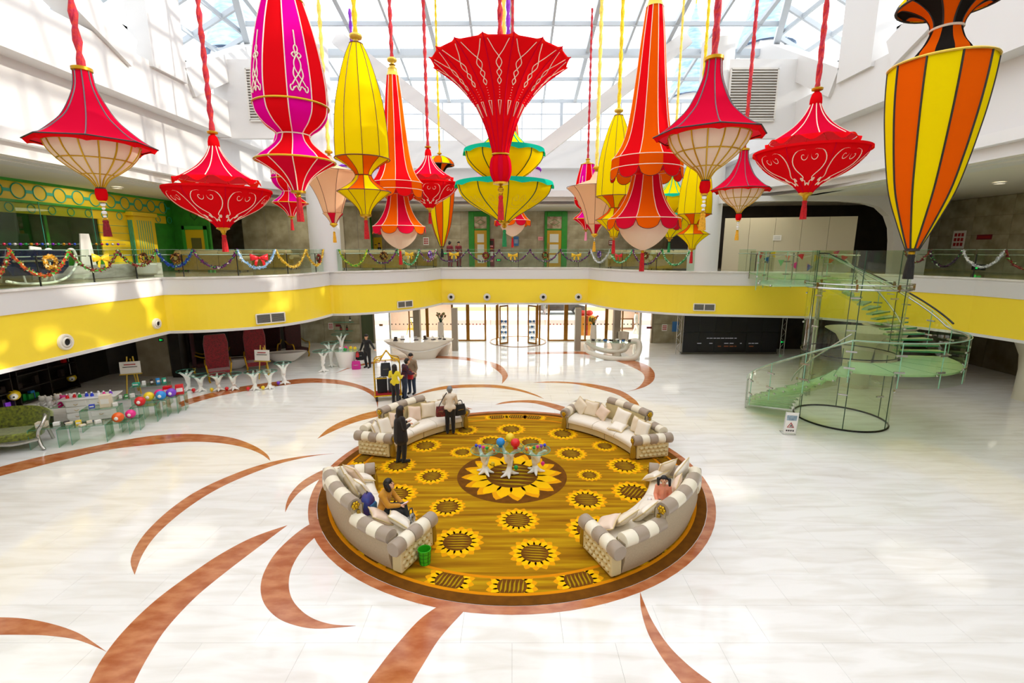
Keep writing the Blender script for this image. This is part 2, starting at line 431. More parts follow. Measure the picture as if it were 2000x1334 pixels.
# upper white walls
ul = MB(); ul.b2((-15.0, -5, 8.6), (-14.62, 34.9, 13.05)); struct(obj('wall_left_clerestory', ul, M_white3), 'white upper wall above the gallery, shop side', 'wall')
ur = MB(); ur.b2((14.62, -5, 8.6), (15.0, 34.9, 13.05)); struct(obj('wall_right_clerestory', ur, M_white3), 'white upper wall above the gallery, stair side', 'wall')
ub = MB(); ub.b2((-15, 34.5, 8.6), (15, 34.9, 13.05)); struct(obj('wall_rear_clerestory', ub, M_white3), 'white upper wall below the rear windows', 'wall')
for i, (lo, hi) in enumerate([((-14.62, -5, 11.45), (-13.95, 34.5, 13.1)), ((13.95, -5, 11.45), (14.62, 34.5, 13.1)), ((-13.95, 33.9, 11.35), (13.95, 34.5, 13.1))]):
    b = MB(); b.b2(lo, hi); struct(obj('beam', b, M_white3), ['white ring beam on the shop side below the roof', 'white ring beam on the stair side below the roof', 'white ring beam across the rear below the windows'][i], 'beam')
# gallery ceiling with stepped cove edge
LEDGE = [(-14.3,-4),(-14.3,10),(-14.3,20),(-13.6,23.6),(-11.7,26.8),(-8.6,28.9),(-5,29.5),(0,29.6),(5,29.5),(8.6,28.9),(11.7,26.8),(13.6,23.6),(14.3,20),(14.3,10),(14.3,-4)]
LEDGE = [(p.x, p.y) for p in crom([(x, y, 0) for x, y in LEDGE], 4)]
struct(obj('ceiling_gallery', ring_slab(LEDGE, 8.62, (0, 12)), mat('gallery_ceiling_paint', 'E3DED2', 0.6)), 'off white ceiling over the upper gallery', 'ceiling')
for i, (off, z0, z1) in enumerate([(0.0, 9.05, 9.4), (0.35, 8.82, 9.05), (0.9, 8.6, 8.82)]):
    b = MB(); b.sweep([(x, y, 0) for x, y in LEDGE], [(off, z0), (off, z1), (1.6, z1), (1.6, z0)])
    struct(obj('trim_%d' % (3 + i), b, [M_white, M_white2, M_white][i]), ['upper step', 'middle step', 'lowest step'][i] + ' of the curved white ceiling cove', 'trim')
lt = MB(); lt.add([(x, y, 9.4) for x, y in LEDGE], [])
struct(obj('ceiling_ledge_top', ring_slab(LEDGE, 9.39, (0, 12), (-15, 15, -5, 34.9)), M_white))

# ---- columns at the gallery edge
for i, (x, y) in enumerate([(-9.9, 25.9), (10.2, 26.0)]):
    c = MB(); c.lathe([(0.78, Z2), (0.78, 16.0)], 32)
    struct(obj('column', c, M_white, None, (x, y, 0), sm=60), ['round white column at the gallery edge between the striped pink and yellow lanterns', 'round white column at the gallery edge behind the small caged lantern'][i], 'column')

# ---- glass roof
EV, SL, EX0 = 15.6, 0.54, 17.0
TOPZ, TOPX, TOPY = 18.7, EX0 - (18.7 - EV) / SL, 34.5 - (18.7 - 15.8) / 0.209
RX = EX0 - (15.8 - EV) / SL
def zs(x): return EV + (EX0 - abs(x)) * SL
def zr(y): return 15.8 + (34.5 - y) * 0.209
roof = struct(thing('roof_skylight', 'glazed skylight roof on white bars over the whole hall', 'skylight')); 
panes = []; bars = []
YS = [-5 + 2.2 * k for k in range(0, 19)]
XS = [17.0, 15.6, 14.1, 12.7, TOPX]
for sgn in (-1, 1):
    for k in range(len(YS) - 1):
        for j in range(4):
            y0, y1 = YS[k], min(YS[k + 1], 34.5)
            q = [(XS[j], y0), (XS[j + 1], y0), (XS[j + 1], y1), (XS[j], y1)]
            # clip against the hip: zs(x) <= zr(y) side only
            def inside(p): return zr(p[1]) - zs(p[0])
            o = []
            for a in range(4):
                A, B = q[a], q[(a + 1) % 4]; fa, fb = inside(A), inside(B)
                if fa >= 0: o.append(A)
                if fa * fb < 0: t = fa / (fa - fb); o.append((A[0] + (B[0] - A[0]) * t, A[1] + (B[1] - A[1]) * t))
            if len(o) > 2: panes.append([(sgn * x, y, zs(x)) for x, y in o])
xs = [-16.8 + 2.1 * k for k in range(17)]; xs[0] = -RX; xs[-1] = RX
ys = [34.5, 31.9, 29.4, 27.0, 24.5, 22.4, TOPY]
for j in range(len(ys) - 1):
    for k in range(len(xs) - 1):
        q = [(xs[k], ys[j]), (xs[k + 1], ys[j]), (xs[k + 1], ys[j + 1]), (xs[k], ys[j + 1])]; o = []
        inside = lambda p: zs(p[0]) - zr(p[1])
        for a in range(4):
            A, B = q[a], q[(a + 1) % 4]; fa, fb = inside(A), inside(B)
            if fa >= 0: o.append(A)
            if fa * fb < 0: t = fa / (fa - fb); o.append((A[0] + (B[0] - A[0]) * t, A[1] + (B[1] - A[1]) * t))
        if len(o) > 2: panes.append([(x, y, zr(y)) for x, y in o])
for k in range(12):
    for j in range(6):
        y0 = -5 + (TOPY + 5) * k / 12; y1 = -5 + (TOPY + 5) * (k + 1) / 12; x0 = -TOPX + 2 * TOPX * j / 6; x1 = x0 + 2 * TOPX / 6
        panes.append([(x0, y0, TOPZ), (x1, y0, TOPZ), (x1, y1, TOPZ), (x0, y1, TOPZ)])
for p in panes:
    mb = MB(); mb.add(p, [tuple(range(len(p)))]); obj('roof_pane', mb, G_roof, roof)
def rbar(a, b, w=0.12, h=0.2, nm='glazing_bar'):
    mb = MB(); mb.bar(a, b, w, h); obj(nm, mb, M_alu, roof)
for sgn in (-1, 1):
    for y in YS:
        y = min(y, 34.4); xe = TOPX if y < TOPY else EX0 - (zr(y) - EV) / SL
        rbar((sgn * EX0, y, EV - .1), (sgn * xe, y, zs(xe) - .1), 0.14, 0.22)
    for x in XS:
        ye = 34.5 if x >= RX else 34.5 - (zs(x) - 15.8) / 0.209
        rbar((sgn * x, -5, zs(x) - .1), (sgn * x, ye, zs(x) - .1), 0.12, 0.2)
    rbar((sgn * RX, 34.5, 15.7), (sgn * TOPX, TOPY, TOPZ - .1), 0.3, 0.4, 'hip_beam')
for x in xs[1:-1]:
    y1 = 34.5 - max(0, (min(TOPZ, zs(x)) - 15.8)) / 0.209
    rbar((x, 34.5, 15.7), (x, y1, zr(y1) - .1), 0.22 if round(abs(x) / 2.1) % 2 == 0 else 0.12, 0.2)
for y in ys:
    xe = min(RX, EX0 - (zr(y) - EV) / SL)
    big = abs(y - 29.4) < .1
    rbar((-xe, y, zr(y) - .12), (xe, y, zr(y) - .12), 0.4 if big else 0.14, 0.35 if big else 0.2)
for k in range(13):
    y0 = -5 + (TOPY + 5) * k / 12; rbar((-TOPX, y0, TOPZ - .1), (TOPX, y0, TOPZ - .1))
for j in range(7): x0 = -TOPX + 2 * TOPX * j / 6; rbar((x0, -5, TOPZ - .1), (x0, TOPY, TOPZ - .1))

# ---- clerestory windows
def window(n, a, b, z0, z1, nx, nz, label, hv=None):
    w = struct(thing('window_%d' % n, label, 'window', (a[0], a[1], z0)))
    w['kind'] = 'structure'
    d = V(b[0] - a[0], b[1] - a[1], 0); Lh = d.length; w.rotation_euler.z = math.atan2(d.y, d.x)
    h2 = (hv[1] if hv else z1) - z0; h1 = (hv[0] if hv else z1) - z0
    hz = lambda x: h1 + (h2 - h1) * x / Lh
    fr = MB()
    fr.bar((0, 0, 0.05), (Lh, 0, 0.05), 0.12, 0.1); fr.bar((0, 0, h1 - .05), (Lh, 0, h2 - .05), 0.12, 0.1)
    fr.bar((0.05, 0, 0), (0.05, 0, h1), 0.12, 0.1); fr.bar((Lh - .05, 0, 0), (Lh - .05, 0, h2), 0.12, 0.1)
    obj('window_frame', fr, M_alu, w)
    for i in range(1, nx): x = Lh * i / nx; q = MB(); q.bar((x, 0, 0), (x, 0, hz(x)), 0.07, 0.07); obj('mullion', q, M_alu, w)
    for j in range(1, nz): q = MB(); q.bar((0, 0, h1 * j / nz), (Lh, 0, h2 * j / nz), 0.06, 0.06); obj('transom', q, M_alu, w)
    for i in range(nx):
        x0, x1 = Lh * i / nx, Lh * (i + 1) / nx
        q = MB(); q.add([(x0, 0, 0), (x1, 0, 0), (x1, 0, hz(x1)), (x0, 0, hz(x0))], [(0, 1, 2, 3)]); obj('pane', q, G_roof, w)
    return w
for k in range(5):
    x0 = -RX + k * 2 * RX / 5; window(k + 1, (x0, 34.5), (x0 + 2 * RX / 5, 34.5), 13.05, 15.8, 5, 3, 'white framed window in the rear wall under the roof, number %s along the row' % ['one', 'two', 'three', 'four', 'five'][k])
for sgn in (-1, 1):
    lg = MB(); lg.b2((sgn * 14.6, -5, 12.9), (sgn * 17.2, 34.9, 13.06)); struct(obj('ceiling_ledge_%s' % ('left' if sgn < 0 else 'right'), lg, M_white3))
    eg = MB(); eg.b2((sgn * 15.0, 34.5, 12.9), (sgn * 17.2, 34.9, 13.06)); eg.b2((sgn * RX, 34.5, 13.0), (sgn * 17.2, 34.9, EV)); struct(obj('wall_eave_%s' % ('left' if sgn < 0 else 'right'), eg, M_white3))
    for k in range(10):
        y0 = -5 + 3.95 * k
        window((10 if sgn < 0 else 20) + k, (sgn * 17.0, y0), (sgn * 17.0, y0 + 3.95), 13.05, EV, 4, 2, 'low clerestory window above the ring beam, %s side, bay %s from the rear' % ('shop' if sgn < 0 else 'stair', ['ten', 'nine', 'eight', 'seven', 'six', 'five', 'four', 'three', 'two', 'one'][k]))
# ---- truss members (W bracing)
def brace(a, b, w, h, label, up=(0, 0, 1)): mb = MB(); mb.bar(a, b, w, h, up); struct(obj('beam', mb, M_white3), label, 'beam')
for sgn in (-1, 1):
    sd = 'shop' if sgn < 0 else 'stair'
    for k, (ya, yb) in enumerate([(10.8, 19.2), (29.6, 22.3), (-3, 1.5), (3.5, 8.0)]):
        brace((sgn * 14.2, yb if k < 2 else ya, 13.0), (sgn * 14.2, ya if k < 2 else yb, 16.9), 0.8, 1.1, 'white diagonal roof brace on the %s side, %s' % (sd, ['near bay', 'far bay', 'bay above the camera', 'second bay above the camera'][k]))
    for k, y in enumerate([21.1, 2.3, 31.0]):
        brace((sgn * 14.2, y, 12.9), (sgn * 14.2, y, 17.0), 0.8, 2.0, 'white upright roof post on the %s side, %s' % (sd, ['middle', 'near', 'far'][k]), (0, 1, 0))
    brace((sgn * 0.3, 28.3, 10.4), (sgn * 9.4, 28.3, 17.1), 0.5, 0.75, 'white sloping V brace across the rear windows, %s side' % sd)
    lw = MB(); lw.b2((sgn * 10.3, 25.3, 11.4), (sgn * 14.6, 25.6, 15.0))
    struct(obj('wall_corner_%s' % ('left' if sgn < 0 else 'right'), lw, M_white), 'white corner wall carrying the louvre, %s side' % sd, 'wall')
    lv = thing('louvre_vent', 'large white louvred air vent on the corner wall, %s side' % sd, 'vent', (sgn * 11.75, 25.22, 12.2))
    fr = MB()
    for (p, q) in (((-1.15, 0, 0), (1.15, 0, 0)), ((-1.15, 0, 2.35), (1.15, 0, 2.35)), ((-1.15, 0, 0), (-1.15, 0, 2.35)), ((1.15, 0, 0), (1.15, 0, 2.35))): fr.bar(p, q, 0.08, 0.08)
    obj('frame', fr, M_white2, lv)
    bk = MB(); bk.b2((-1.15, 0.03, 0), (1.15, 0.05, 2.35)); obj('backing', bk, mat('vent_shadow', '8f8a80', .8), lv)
    for j in range(18):
        s_ = MB(); s_.box((0, -.01, .1 + j * .125), (2.25, .11, .02), rx=.7); obj('slat', s_, M_white2, lv)
# ================================================================ LANTERNS
L_red = fabric('red_silk', 'E8121C', .38, 'FF3A1E'); L_red2 = fabric('crimson_silk', 'D50F36', .35, 'FF3B40')
L_mag = fabric('magenta_silk', 'E80A9C', .35, 'FF2AB0'); L_org = fabric('orange_silk', 'F2620A', .38, 'FF8A10')
L_yel = fabric('yellow_silk', 'FBE10A', .35, 'FFE61A'); L_cream = fabric('cream_silk', 'F3DFC6', .35, 'FFEBD5')
L_peach = fabric('peach_silk', 'F5C79C', .35); L_teal = fabric('teal_silk', '19C7A8', .3); L_blk = fabric('black_silk', '26221F', .1)
L_lil = fabric('lilac_silk', 'E9DDF0', .35); L_pur = fabric('purple_silk', '9A3BD0', .3)
M_gold = mat('gold_paint', 'C79A1A', 0.3, 0.75); M_gold2 = mat('pale_gold', 'D9B84A', 0.35, 0.6)
M_rib_b = mat('black_piping', '1d1a1a', .5); M_rib_w = mat('cream_piping', 'F6E8D2', .5); M_rib_d = mat('maroon_piping', '5c1a12', .5)
M_rib_g = mat('dark_green_piping', '14432c', .5); M_rib_grey = mat('grey_piping', '5d5a60', .5)
C_crim = mat('crimson_cord', 'B5103C', .7, h2='D8331C', scale=14, vary=.1, bump=.5, bscale=40)
C_yel = mat('yellow_cord', 'F4D20A', .7, vary=.15, scale=14, bump=.5, bscale=40)
C_pur = mat('purple_cord', '8A1FC0', .7, vary=.15, scale=14)
C_yp = mat('pale_yellow_cord', 'F5DC62', .7, vary=.1, scale=14)
T_red = mat('red_tassel', 'C4121E', .8, vary=.2, scale=30); T_blk = mat('black_tassel', '17140f', .8); T_grn = mat('green_tassel', '1f8f55', .8, vary=.2, scale=30)
T_gold = mat('golden_tassel', 'E3A51E', .7, vary=.2, scale=30); T_pink = mat('pink_tassel', 'F28FB0', .8); T_dred = mat('dark_red_tassel', '86101c', .8, vary=.2, scale=30)
M_crystal = mat('crystal_bead', 'F4F4F6', .05, spec=.9)

class Tpl:
    """profile template: pixel profile of the reference lantern turned into metres about its axis"""
    def __init__(s, u, v, Y):
        s.u, s.v, s.Y = u, v, Y; s.k = math.sqrt(1 + ((u - 1000) / FPX) ** 2); s.z0 = PY(u, v, Y).z
    def z(s, v): return PY(s.u, v, s.Y).z - s.z0
    def r(s, px, v): return px * (s.Y / ray(s.u, v).y) / FPX / s.k
    def prof(s, pts, n=5):
        q = [V(s.r(r, v), 0, s.z(v)) for v, r in pts]
        q = crom(q, n) if len(q) > 2 else q
        return [(max(p.x, 0.004), p.z) for p in q]
def gores(par, name, prof, n, mats, puff=0.45, seg=4, wavy=None, rot=0.0):
    """wavy=(amp_r, amp_z, mode) shapes the first profile row: 'scallop' droops mid-gore, 'spike' lifts mid-gore"""
    me = {}
    for k in range(n):
        m = mats[k % len(mats)]
        if m.name not in me:
            rows = []
            for i, (r, z) in enumerate(prof):
                row = []
                for j in range(seg + 1):
                    th = (-1 + 2 * j / seg) * PI / n
                    fl = math.cos(PI / n) / math.cos(th); rr = r * (fl + (1 - fl) * puff)
                    row.append((rr * math.cos(th), rr * math.sin(th), z))
                rows.append(row)
            mb = MB(); mb.grid(rows); q = mb.mesh(name); q.materials.append(m); smooth(q, 60); me[m.name] = q
        obj(name, me[m.name], m, par, rz=rot + 2 * PI * k / n)
def ribs(par, prof, n, m, rad, rot=0.0, name='rib', half=True):
    a = PI / n if half else 0
    mb = MB(); mb.tube([(r * math.cos(a) * 1.004, r * math.sin(a) * 1.004, z) for r, z in prof], rad, 5)
    me = mb.mesh(name); me.materials.append(m)
    for k in range(n): obj(name, me, m, par, rz=rot + 2 * PI * k / n)
def hoop(par, r, z, m, rad, name='hoop', n=40, fn=None):
    mb = MB(); mb.tube([((r) * math.cos(2 * PI * k / n), (r) * math.sin(2 * PI * k / n), z + (fn(2 * PI * k / n) if fn else 0)) for k in range(n)], rad, 6, closed=True)
    obj(name, mb, m, par)
def lathe_part(par, name, prof, m, n=20): mb = MB(); mb.lathe(prof, n); return obj(name, mb, m, par, sm=50)
def finial(par, z, r, m=None, cone=None):
    m = m or M_gold
    p = [(0.004, z + r * 1.5), (r * .45, z + r * 1.45), (r * .95, z + r * 1.15), (r, z + r * .9), (r * .9, z + r * .65), (r * .4, z + r * .45), (r * .35, z + r * .1), (r * .7, z)]
    lathe_part(par, 'finial', p, m)
def cord(par, z0, z1, rad, m):
    mb = MB(); n = max(10, int((z1 - z0) / (rad * 2.2))); n = min(n, 60)
    for st in range(2):
        pts = []; rs = []
        for k in range(n + 1):
            t = k / n; a = st * PI + k * 1.15; w = rad * .38
            pts.append((w * math.cos(a), w * math.sin(a), z0 + (z1 - z0) * t)); rs.append(rad * (.62 + .10 * math.sin(k * 2.3 + st)))
        mb.tube(pts, rs, 6)
    obj('cord', mb, m, par, sm=60)
def tassel(par, z, L, r, m, cap=True, name='tassel'):
    if cap: lathe_part(par, 'tassel_cap', [(0.003, z), (r * .55, z - L * .02), (r * .75, z - L * .08), (r * .6, z - L * .14)], M_gold, 12)
    mb = MB(); n = 20; prof = [(.5, .12), (.75, .2), (.62, .28), (.85, .55), (1.0, 1.0)]
    rows = [[(r * a * (1 + (.12 if k % 2 else 0)) * math.cos(2 * PI * k / n), r * a * (1 + (.12 if k % 2 else 0)) * math.sin(2 * PI * k / n), z - L * b) for k in range(n + 1)] for a, b in prof]
    mb.grid(rows); mb.add([rows[-1][k] for k in range(n)], [tuple(range(n))])
    return obj(name, mb, m, par)
def beads(par, z0, z1, r, n=4):
    mb = MB(); mb.tube([(0, 0, z0), (0, 0, z1)], r * .15, 5); obj('bead_string', mb, M_gold, par)
    for k in range(n):
        b = MB(); b.ball((0, 0, z1 + (z0 - z1) * (k + .5) / n), r * (1 if k % 2 else .7), 10, 6, (1, 1, .8)); obj('crystal_bead', b, M_crystal, par, sm=60)
def at_prof(prof, s):
    L = [0]
    for i in range(1, len(prof)): L.append(L[-1] + math.hypot(prof[i][0] - prof[i - 1][0], prof[i][1] - prof[i - 1][1]))
    t = s * L[-1]
    for i in range(1, len(prof)):
        if t <= L[i] or i == len(prof) - 1:
            f = (t - L[i - 1]) / max(L[i] - L[i - 1], 1e-9)
            return prof[i - 1][0] + (prof[i][0] - prof[i - 1][0]) * f, prof[i - 1][1] + (prof[i][1] - prof[i - 1][1]) * f
def scroll(par, prof, n, lines, rad, m, ks, rot=0.0, name='scrollwork', puff=.45, off=.006):
    """lines in gore space: a in -1..1 across, s 0..1 along the profile"""
    mb = MB()
    for ln in lines:
        pts = []
        for a, s in ln:
            r, z = at_prof(prof, s); th = a * PI / n; fl = math.cos(PI / n) / math.cos(th); r = r * (fl + (1 - fl) * puff) + off
            pts.append((r * math.cos(th), r * math.sin(th), z))
        mb.tube(pts, rad, 4)
    me = mb.mesh(name); me.materials.append(m)
    for k in ks: obj(name, me, m, par, rz=rot + 2 * PI * k / n)
def spiral(cx, cy, r0, r1, a0, a1, n=14, ax=1.0, ay=1.0):
    return [(cx + ax * (r0 + (r1 - r0) * k / n) * math.cos(a0 + (a1 - a0) * k / n), cy + ay * (r0 + (r1 - r0) * k / n) * math.sin(a0 + (a1 - a0) * k / n)) for k in range(n + 1)]
ROOFZ = 17.6
def place(t, u, v, k):
    """depth so that the same lantern appears k times its reference size"""
    kk = math.sqrt(1 + ((u - 1000) / FPX) ** 2)
    return PY(u, v, t.Y / k)
def toproof(root): return min(ROOFZ, zs(root.location.x) - .1, zr(root.location.y) - .1) - root.location.z
def lan_label(root, label): root['label'] = label

# ---- A: red pagoda shade over a caged white bowl
tA = Tpl(183, 283, 10.5)
def lanA(u, v, k, label, tas, crd=C_crim):
    t = tA; root = thing('pagoda_lantern', label, 'lantern', place(t, u, v, k), .2, 'hanging lanterns over the hall'); N = 8
    p = t.prof([(138, 19), (176, 25), (225, 52), (252, 82), (272, 112), (282, 136)], 5)
    gores(root, 'shade_panel', p, N, [L_red2, L_red2], .1, 6); ribs(root, p, N, M_rib_grey, .012)
    # rim sweeping out to points at the ribs
    rr, rz = p[-1]; rows = [[], []]
    mb = MB(); S = 10
    for kk in range(N * S + 1):
        a = 2 * PI * (kk + S / 2) / (N * S); f = abs(((kk % S) / S) - .5) * 2; base = rr * math.cos(PI / N) / math.cos(((kk % S) / S - .5) * 2 * PI / N)
        rows[0].append((base * math.cos(a - 2 * PI * .5 / N + PI / N), base * math.sin(a - 2 * PI * .5 / N + PI / N), rz))
        q = base * (0.93); rows[1].append((q * math.cos(a - 2 * PI * .5 / N + PI / N), q * math.sin(a - 2 * PI * .5 / N + PI / N), rz - .05 - .05 * (f ** 3)))
    mb.grid(rows); obj('rim_valance', mb, L_red, root)
    ed = MB(); ed.tube([rows[0][i] for i in range(0, N * S)], .014, 5, closed=True); obj('rim_piping', ed, M_rib_b, root)
    lathe_part(root, 'top_ring', [(t.r(18, 138), t.z(141)), (t.r(23, 138), t.z(139)), (t.r(23, 138), t.z(133)), (t.r(17, 138), t.z(131))], M_gold)
    b = t.prof([(281, 99), (300, 90), (320, 70), (336, 46), (350, 22), (366, 9)], 5)
    gores(root, 'bowl_panel', b, 16, [L_cream], .8, 3); ribs(root, b, 16, M_gold, .016, name='cage_rib')
    for s in (.02, .34, .72):
        r, z = at_prof(b, s); hoop(root, r * 1.005, z, M_gold, .014, 'cage_hoop')
    zz = t.z(366); r1 = t.r(13.5, 366); hgt = zz - t.z(393)
    lathe_part(root, 'bead', [(r1 * .5, zz), (r1 * .9, zz - hgt * .15), (r1, zz - hgt * .5), (r1 * .85, zz - hgt * .85), (r1 * .5, zz - hgt)], L_red)
    lathe_part(root, 'bead_collar', [(r1 * .75, zz + .01), (r1 * .8, zz - .03)], M_rib_b); lathe_part(root, 'bead_cap', [(r1 * .6, zz - hgt * .98), (r1 * .7, zz - hgt * 1.08), (.01, zz - hgt * 1.15)], M_gold)
    beads(root, zz - hgt * 1.1, t.z(427), .05, 4); tassel(root, t.z(425), t.z(425) - t.z(462), t.r(8.5, 440), tas)
    cord(root, t.z(135), toproof(root), t.r(10, 60), crd); return root
lanA(183, 283, 1.0, 'red pagoda lantern with caged white bowl, hanging nearest the green shop front', T_dred)
lanA(1384, 266, 1.02, 'large red pagoda lantern with caged white bowl overlapping the striped circus lantern', T_gold)
lanA(1447, 371, .56, 'small red pagoda lantern with caged bowl behind the larger caged one', T_gold)

# ---- B: red wavy cone over a scrolled dish
tB = Tpl(430, 376, 12.4)
HEART = [spiral(-.28, .20, .26, .04, -1.6, 5.2, 16, .9, .40) , spiral(.28, .20, .26, .04, PI + 1.6, PI - 5.2, 16, .9, .40),
         [(-.30, .096), (-.62, .13), (-.84, .28), (-.78, .46), (-.5, .60), (-.42, .66), (-.55, .72), (-.3, .76), (-.3, .86), (-.05, .80)],
         [(.30, .096), (.62, .13), (.84, .28), (.78, .46), (.5, .60), (.42, .66), (.55, .72), (.3, .76), (.3, .86), (.05, .80)],
         spiral(-.62, .70, .14, .03, 0, 6, 10, 1, .5), spiral(.62, .70, .14, .03, PI, PI - 6, 10, 1, .5)]
HEART = [[(p.x, p.y) for p in crom([(a, s, 0) for a, s in h], 3)] for h in HEART]
def lanB(u, v, k, label):
    t = tB; root = thing('dish_lantern', label, 'lantern', place(t, u, v, k), .25, 'hanging lanterns over the hall'); N = 8
    lathe_part(root, 'top_knob', [(.004, t.z(264)), (t.r(5, 262), t.z(263)), (t.r(11, 262), t.z(261)), (t.r(11.5, 260), t.z(258)), (t.r(7, 260), t.z(255.5)), (.004, t.z(255))], M_gold)
    lathe_part(root, 'cap', [(t.r(4, 264), t.z(263)), (t.r(9, 268), t.z(268)), (t.r(11.5, 276), t.z(277)), (t.r(12, 284), t.z(285)), (t.r(10, 288), t.z(288))], L_red)
    p = t.prof([(286, 10), (305, 20), (325, 38), (340, 60), (351, 80)], 4)
    gores(root, 'cone_panel', p, 10, [L_red2], .5, 4); ribs(root, p, 10, M_rib_w, .011)
    mb = MB(); r0, z0 = p[-1]; n = 100; A, B_ = [], []
    for q in range(n + 1):
        a = 2 * PI * q / n; w = math.sin(a * 10); A.append((r0 * math.cos(a), r0 * math.sin(a), z0)); r1 = r0 * 1.10; B_.append((r1 * math.cos(a), r1 * math.sin(a), z0 - .07 - .07 * w))
    mb.grid([A, B_]); obj('wavy_hem', mb, L_red, root, sm=60)
    d = t.prof([(370, 109), (380, 106), (392, 96), (405, 80), (418, 55), (428, 33), (437, 20), (445, 13)], 3)
    gores(root, 'dish_panel', d, N, [L_red], .7, 4); ribs(root, d, N, L_red2, .010)
    r, z = d[0]; mb = MB(); mb.lathe([(r * .96, z - .05), (r * .985, z + .005), (r * 1.012, z + .004), (r * 1.015, z - .05)], 60); obj('dish_rim', mb, L_red, root, sm=60)
    mb = MB(); mb.lathe([(r * .97, z - .03), (r0 * .3, z + .12), (.02, z + .15)], 40); obj('dish_top', mb, L_red, root, sm=60)
    scroll(root, d, N, HEART, .0115, M_rib_w, range(N))
    lathe_part(root, 'bottom_cap', [(t.r(13, 445), t.z(444)), (t.r(14, 445), t.z(447)), (t.r(6, 450), t.z(451)), (t.r(5, 450), t.z(455))], M_gold)
    tassel(root, t.z(453), t.z(453) - t.z(492), t.r(6, 480), T_red); cord(root, t.z(256), toproof(root), t.r(6.5, 150), C_crim); return root
lanB(428, 376, 1.0, 'red wavy rimmed dish lantern with white heart scrolls, in front of the gallery sofas')
lanB(1582, 302, 1.06, 'red wavy rimmed dish lantern with white scrolls above the glass stair platform')
lanB(838, 362, .64, 'small red dish lantern half hidden behind the orange striped lantern')

# ---- C: magenta and red vase
tC = Tpl(578, 316, 9.6)
ORN = [[(0, .36), (0, .50)], spiral(0, .54, .16, .16, 0, 2 * PI, 10, 1, .22), [(-.42, .60), (-.2, .575), (0, .60), (.2, .575), (.42, .60), (.2, .625), (0, .60), (-.2, .625), (-.42, .60)],
       [(0, .60), (-.26, .66), (-.26, .72), (0, .78), (.3, .83), (.55, .88)], [(0, .60), (.26, .66), (.26, .72), (0, .78), (-.3, .83), (-.55, .88)],
       [(-.3, .72), (-.4, .79), (-.1, .86), (0, .90)], [(.3, .72), (.4, .79), (.1, .86), (0, .90)],
       spiral(-.62, .90, .18, .05, 0, 5, 10, 1, .25), spiral(.62, .90, .18, .05, PI, PI - 5, 10, 1, .25), [(-.5, .92), (-.2, .89), (0, .93), (.2, .89), (.5, .92)]]
ORN = [[(p.x, p.y) for p in crom([(a, s, 0) for a, s in h], 3)] for h in ORN]
def lanC(u, v, k, label, tas):
    t = tC; root = thing('vase_lantern', label, 'lantern', place(t, u, v, k), -.925, 'hanging lanterns over the hall'); N = 10
    up = t.prof([(4, 41), (60, 57), (120, 69), (170, 75), (209, 75)], 5)
    bw = t.prof([(209, 75), (228, 71), (246, 57), (258, 40), (265, 32)], 4)
    fl = t.prof([(265, 32), (280, 38), (295, 54), (306, 69), (316, 80)], 4); lo = t.prof([(316, 80), (328, 58), (343, 36), (358, 22), (374, 13)], 4)
    for nm, p, ms in (('body_panel', up, [L_mag, L_red]), ('bowl_panel', bw, [L_mag, L_red]), ('flare_panel', fl, [L_mag, L_red]), ('cone_panel', lo, [L_red, L_red2])):
        gores(root, nm, p, N, ms, .5, 4); ribs(root, p, N, M_rib_w, .010)
    for r, z, m in ((75, 209, M_gold), (33, 265, M_rib_w), (80, 316, M_gold), (41, 4, M_gold)): hoop(root, t.r(r, z) * 1.005, t.z(z), m, .018 if m is M_gold else .012)
    scroll(root, up, N, ORN, .011, M_rib_w, range(0, N, 2), off=.012)
    lathe_part(root, 'shoulder', [(t.r(41, 4), t.z(4)), (t.r(26, 0), t.z(-6)), (t.r(12, 0), t.z(-12)), (t.r(10, 0), t.z(-22)), (t.r(15, 0), t.z(-27)), (t.r(10, 0), t.z(-33)), (.01, t.z(-34))], M_gold)
    lathe_part(root, 'bottom_cap', [(t.r(15, 374), t.z(373)), (t.r(15, 374), t.z(377)), (t.r(4, 378), t.z(379))], M_gold)
    tassel(root, t.z(378), t.z(378) - t.z(433), t.r(7, 420), tas); cord(root, t.z(-33), toproof(root), t.r(7, 0), C_crim); return root
lanC(578, 316, 1.0, 'large magenta and red striped vase lantern with white ornaments, nearest of its kind', T_red)
lanC(567, 397, .46, 'magenta vase lantern half hidden behind the large striped vase lantern', T_red)
lanC(1145, 428, .37, 'far magenta vase lantern with pink tassel beside the peach trumpet', T_pink)

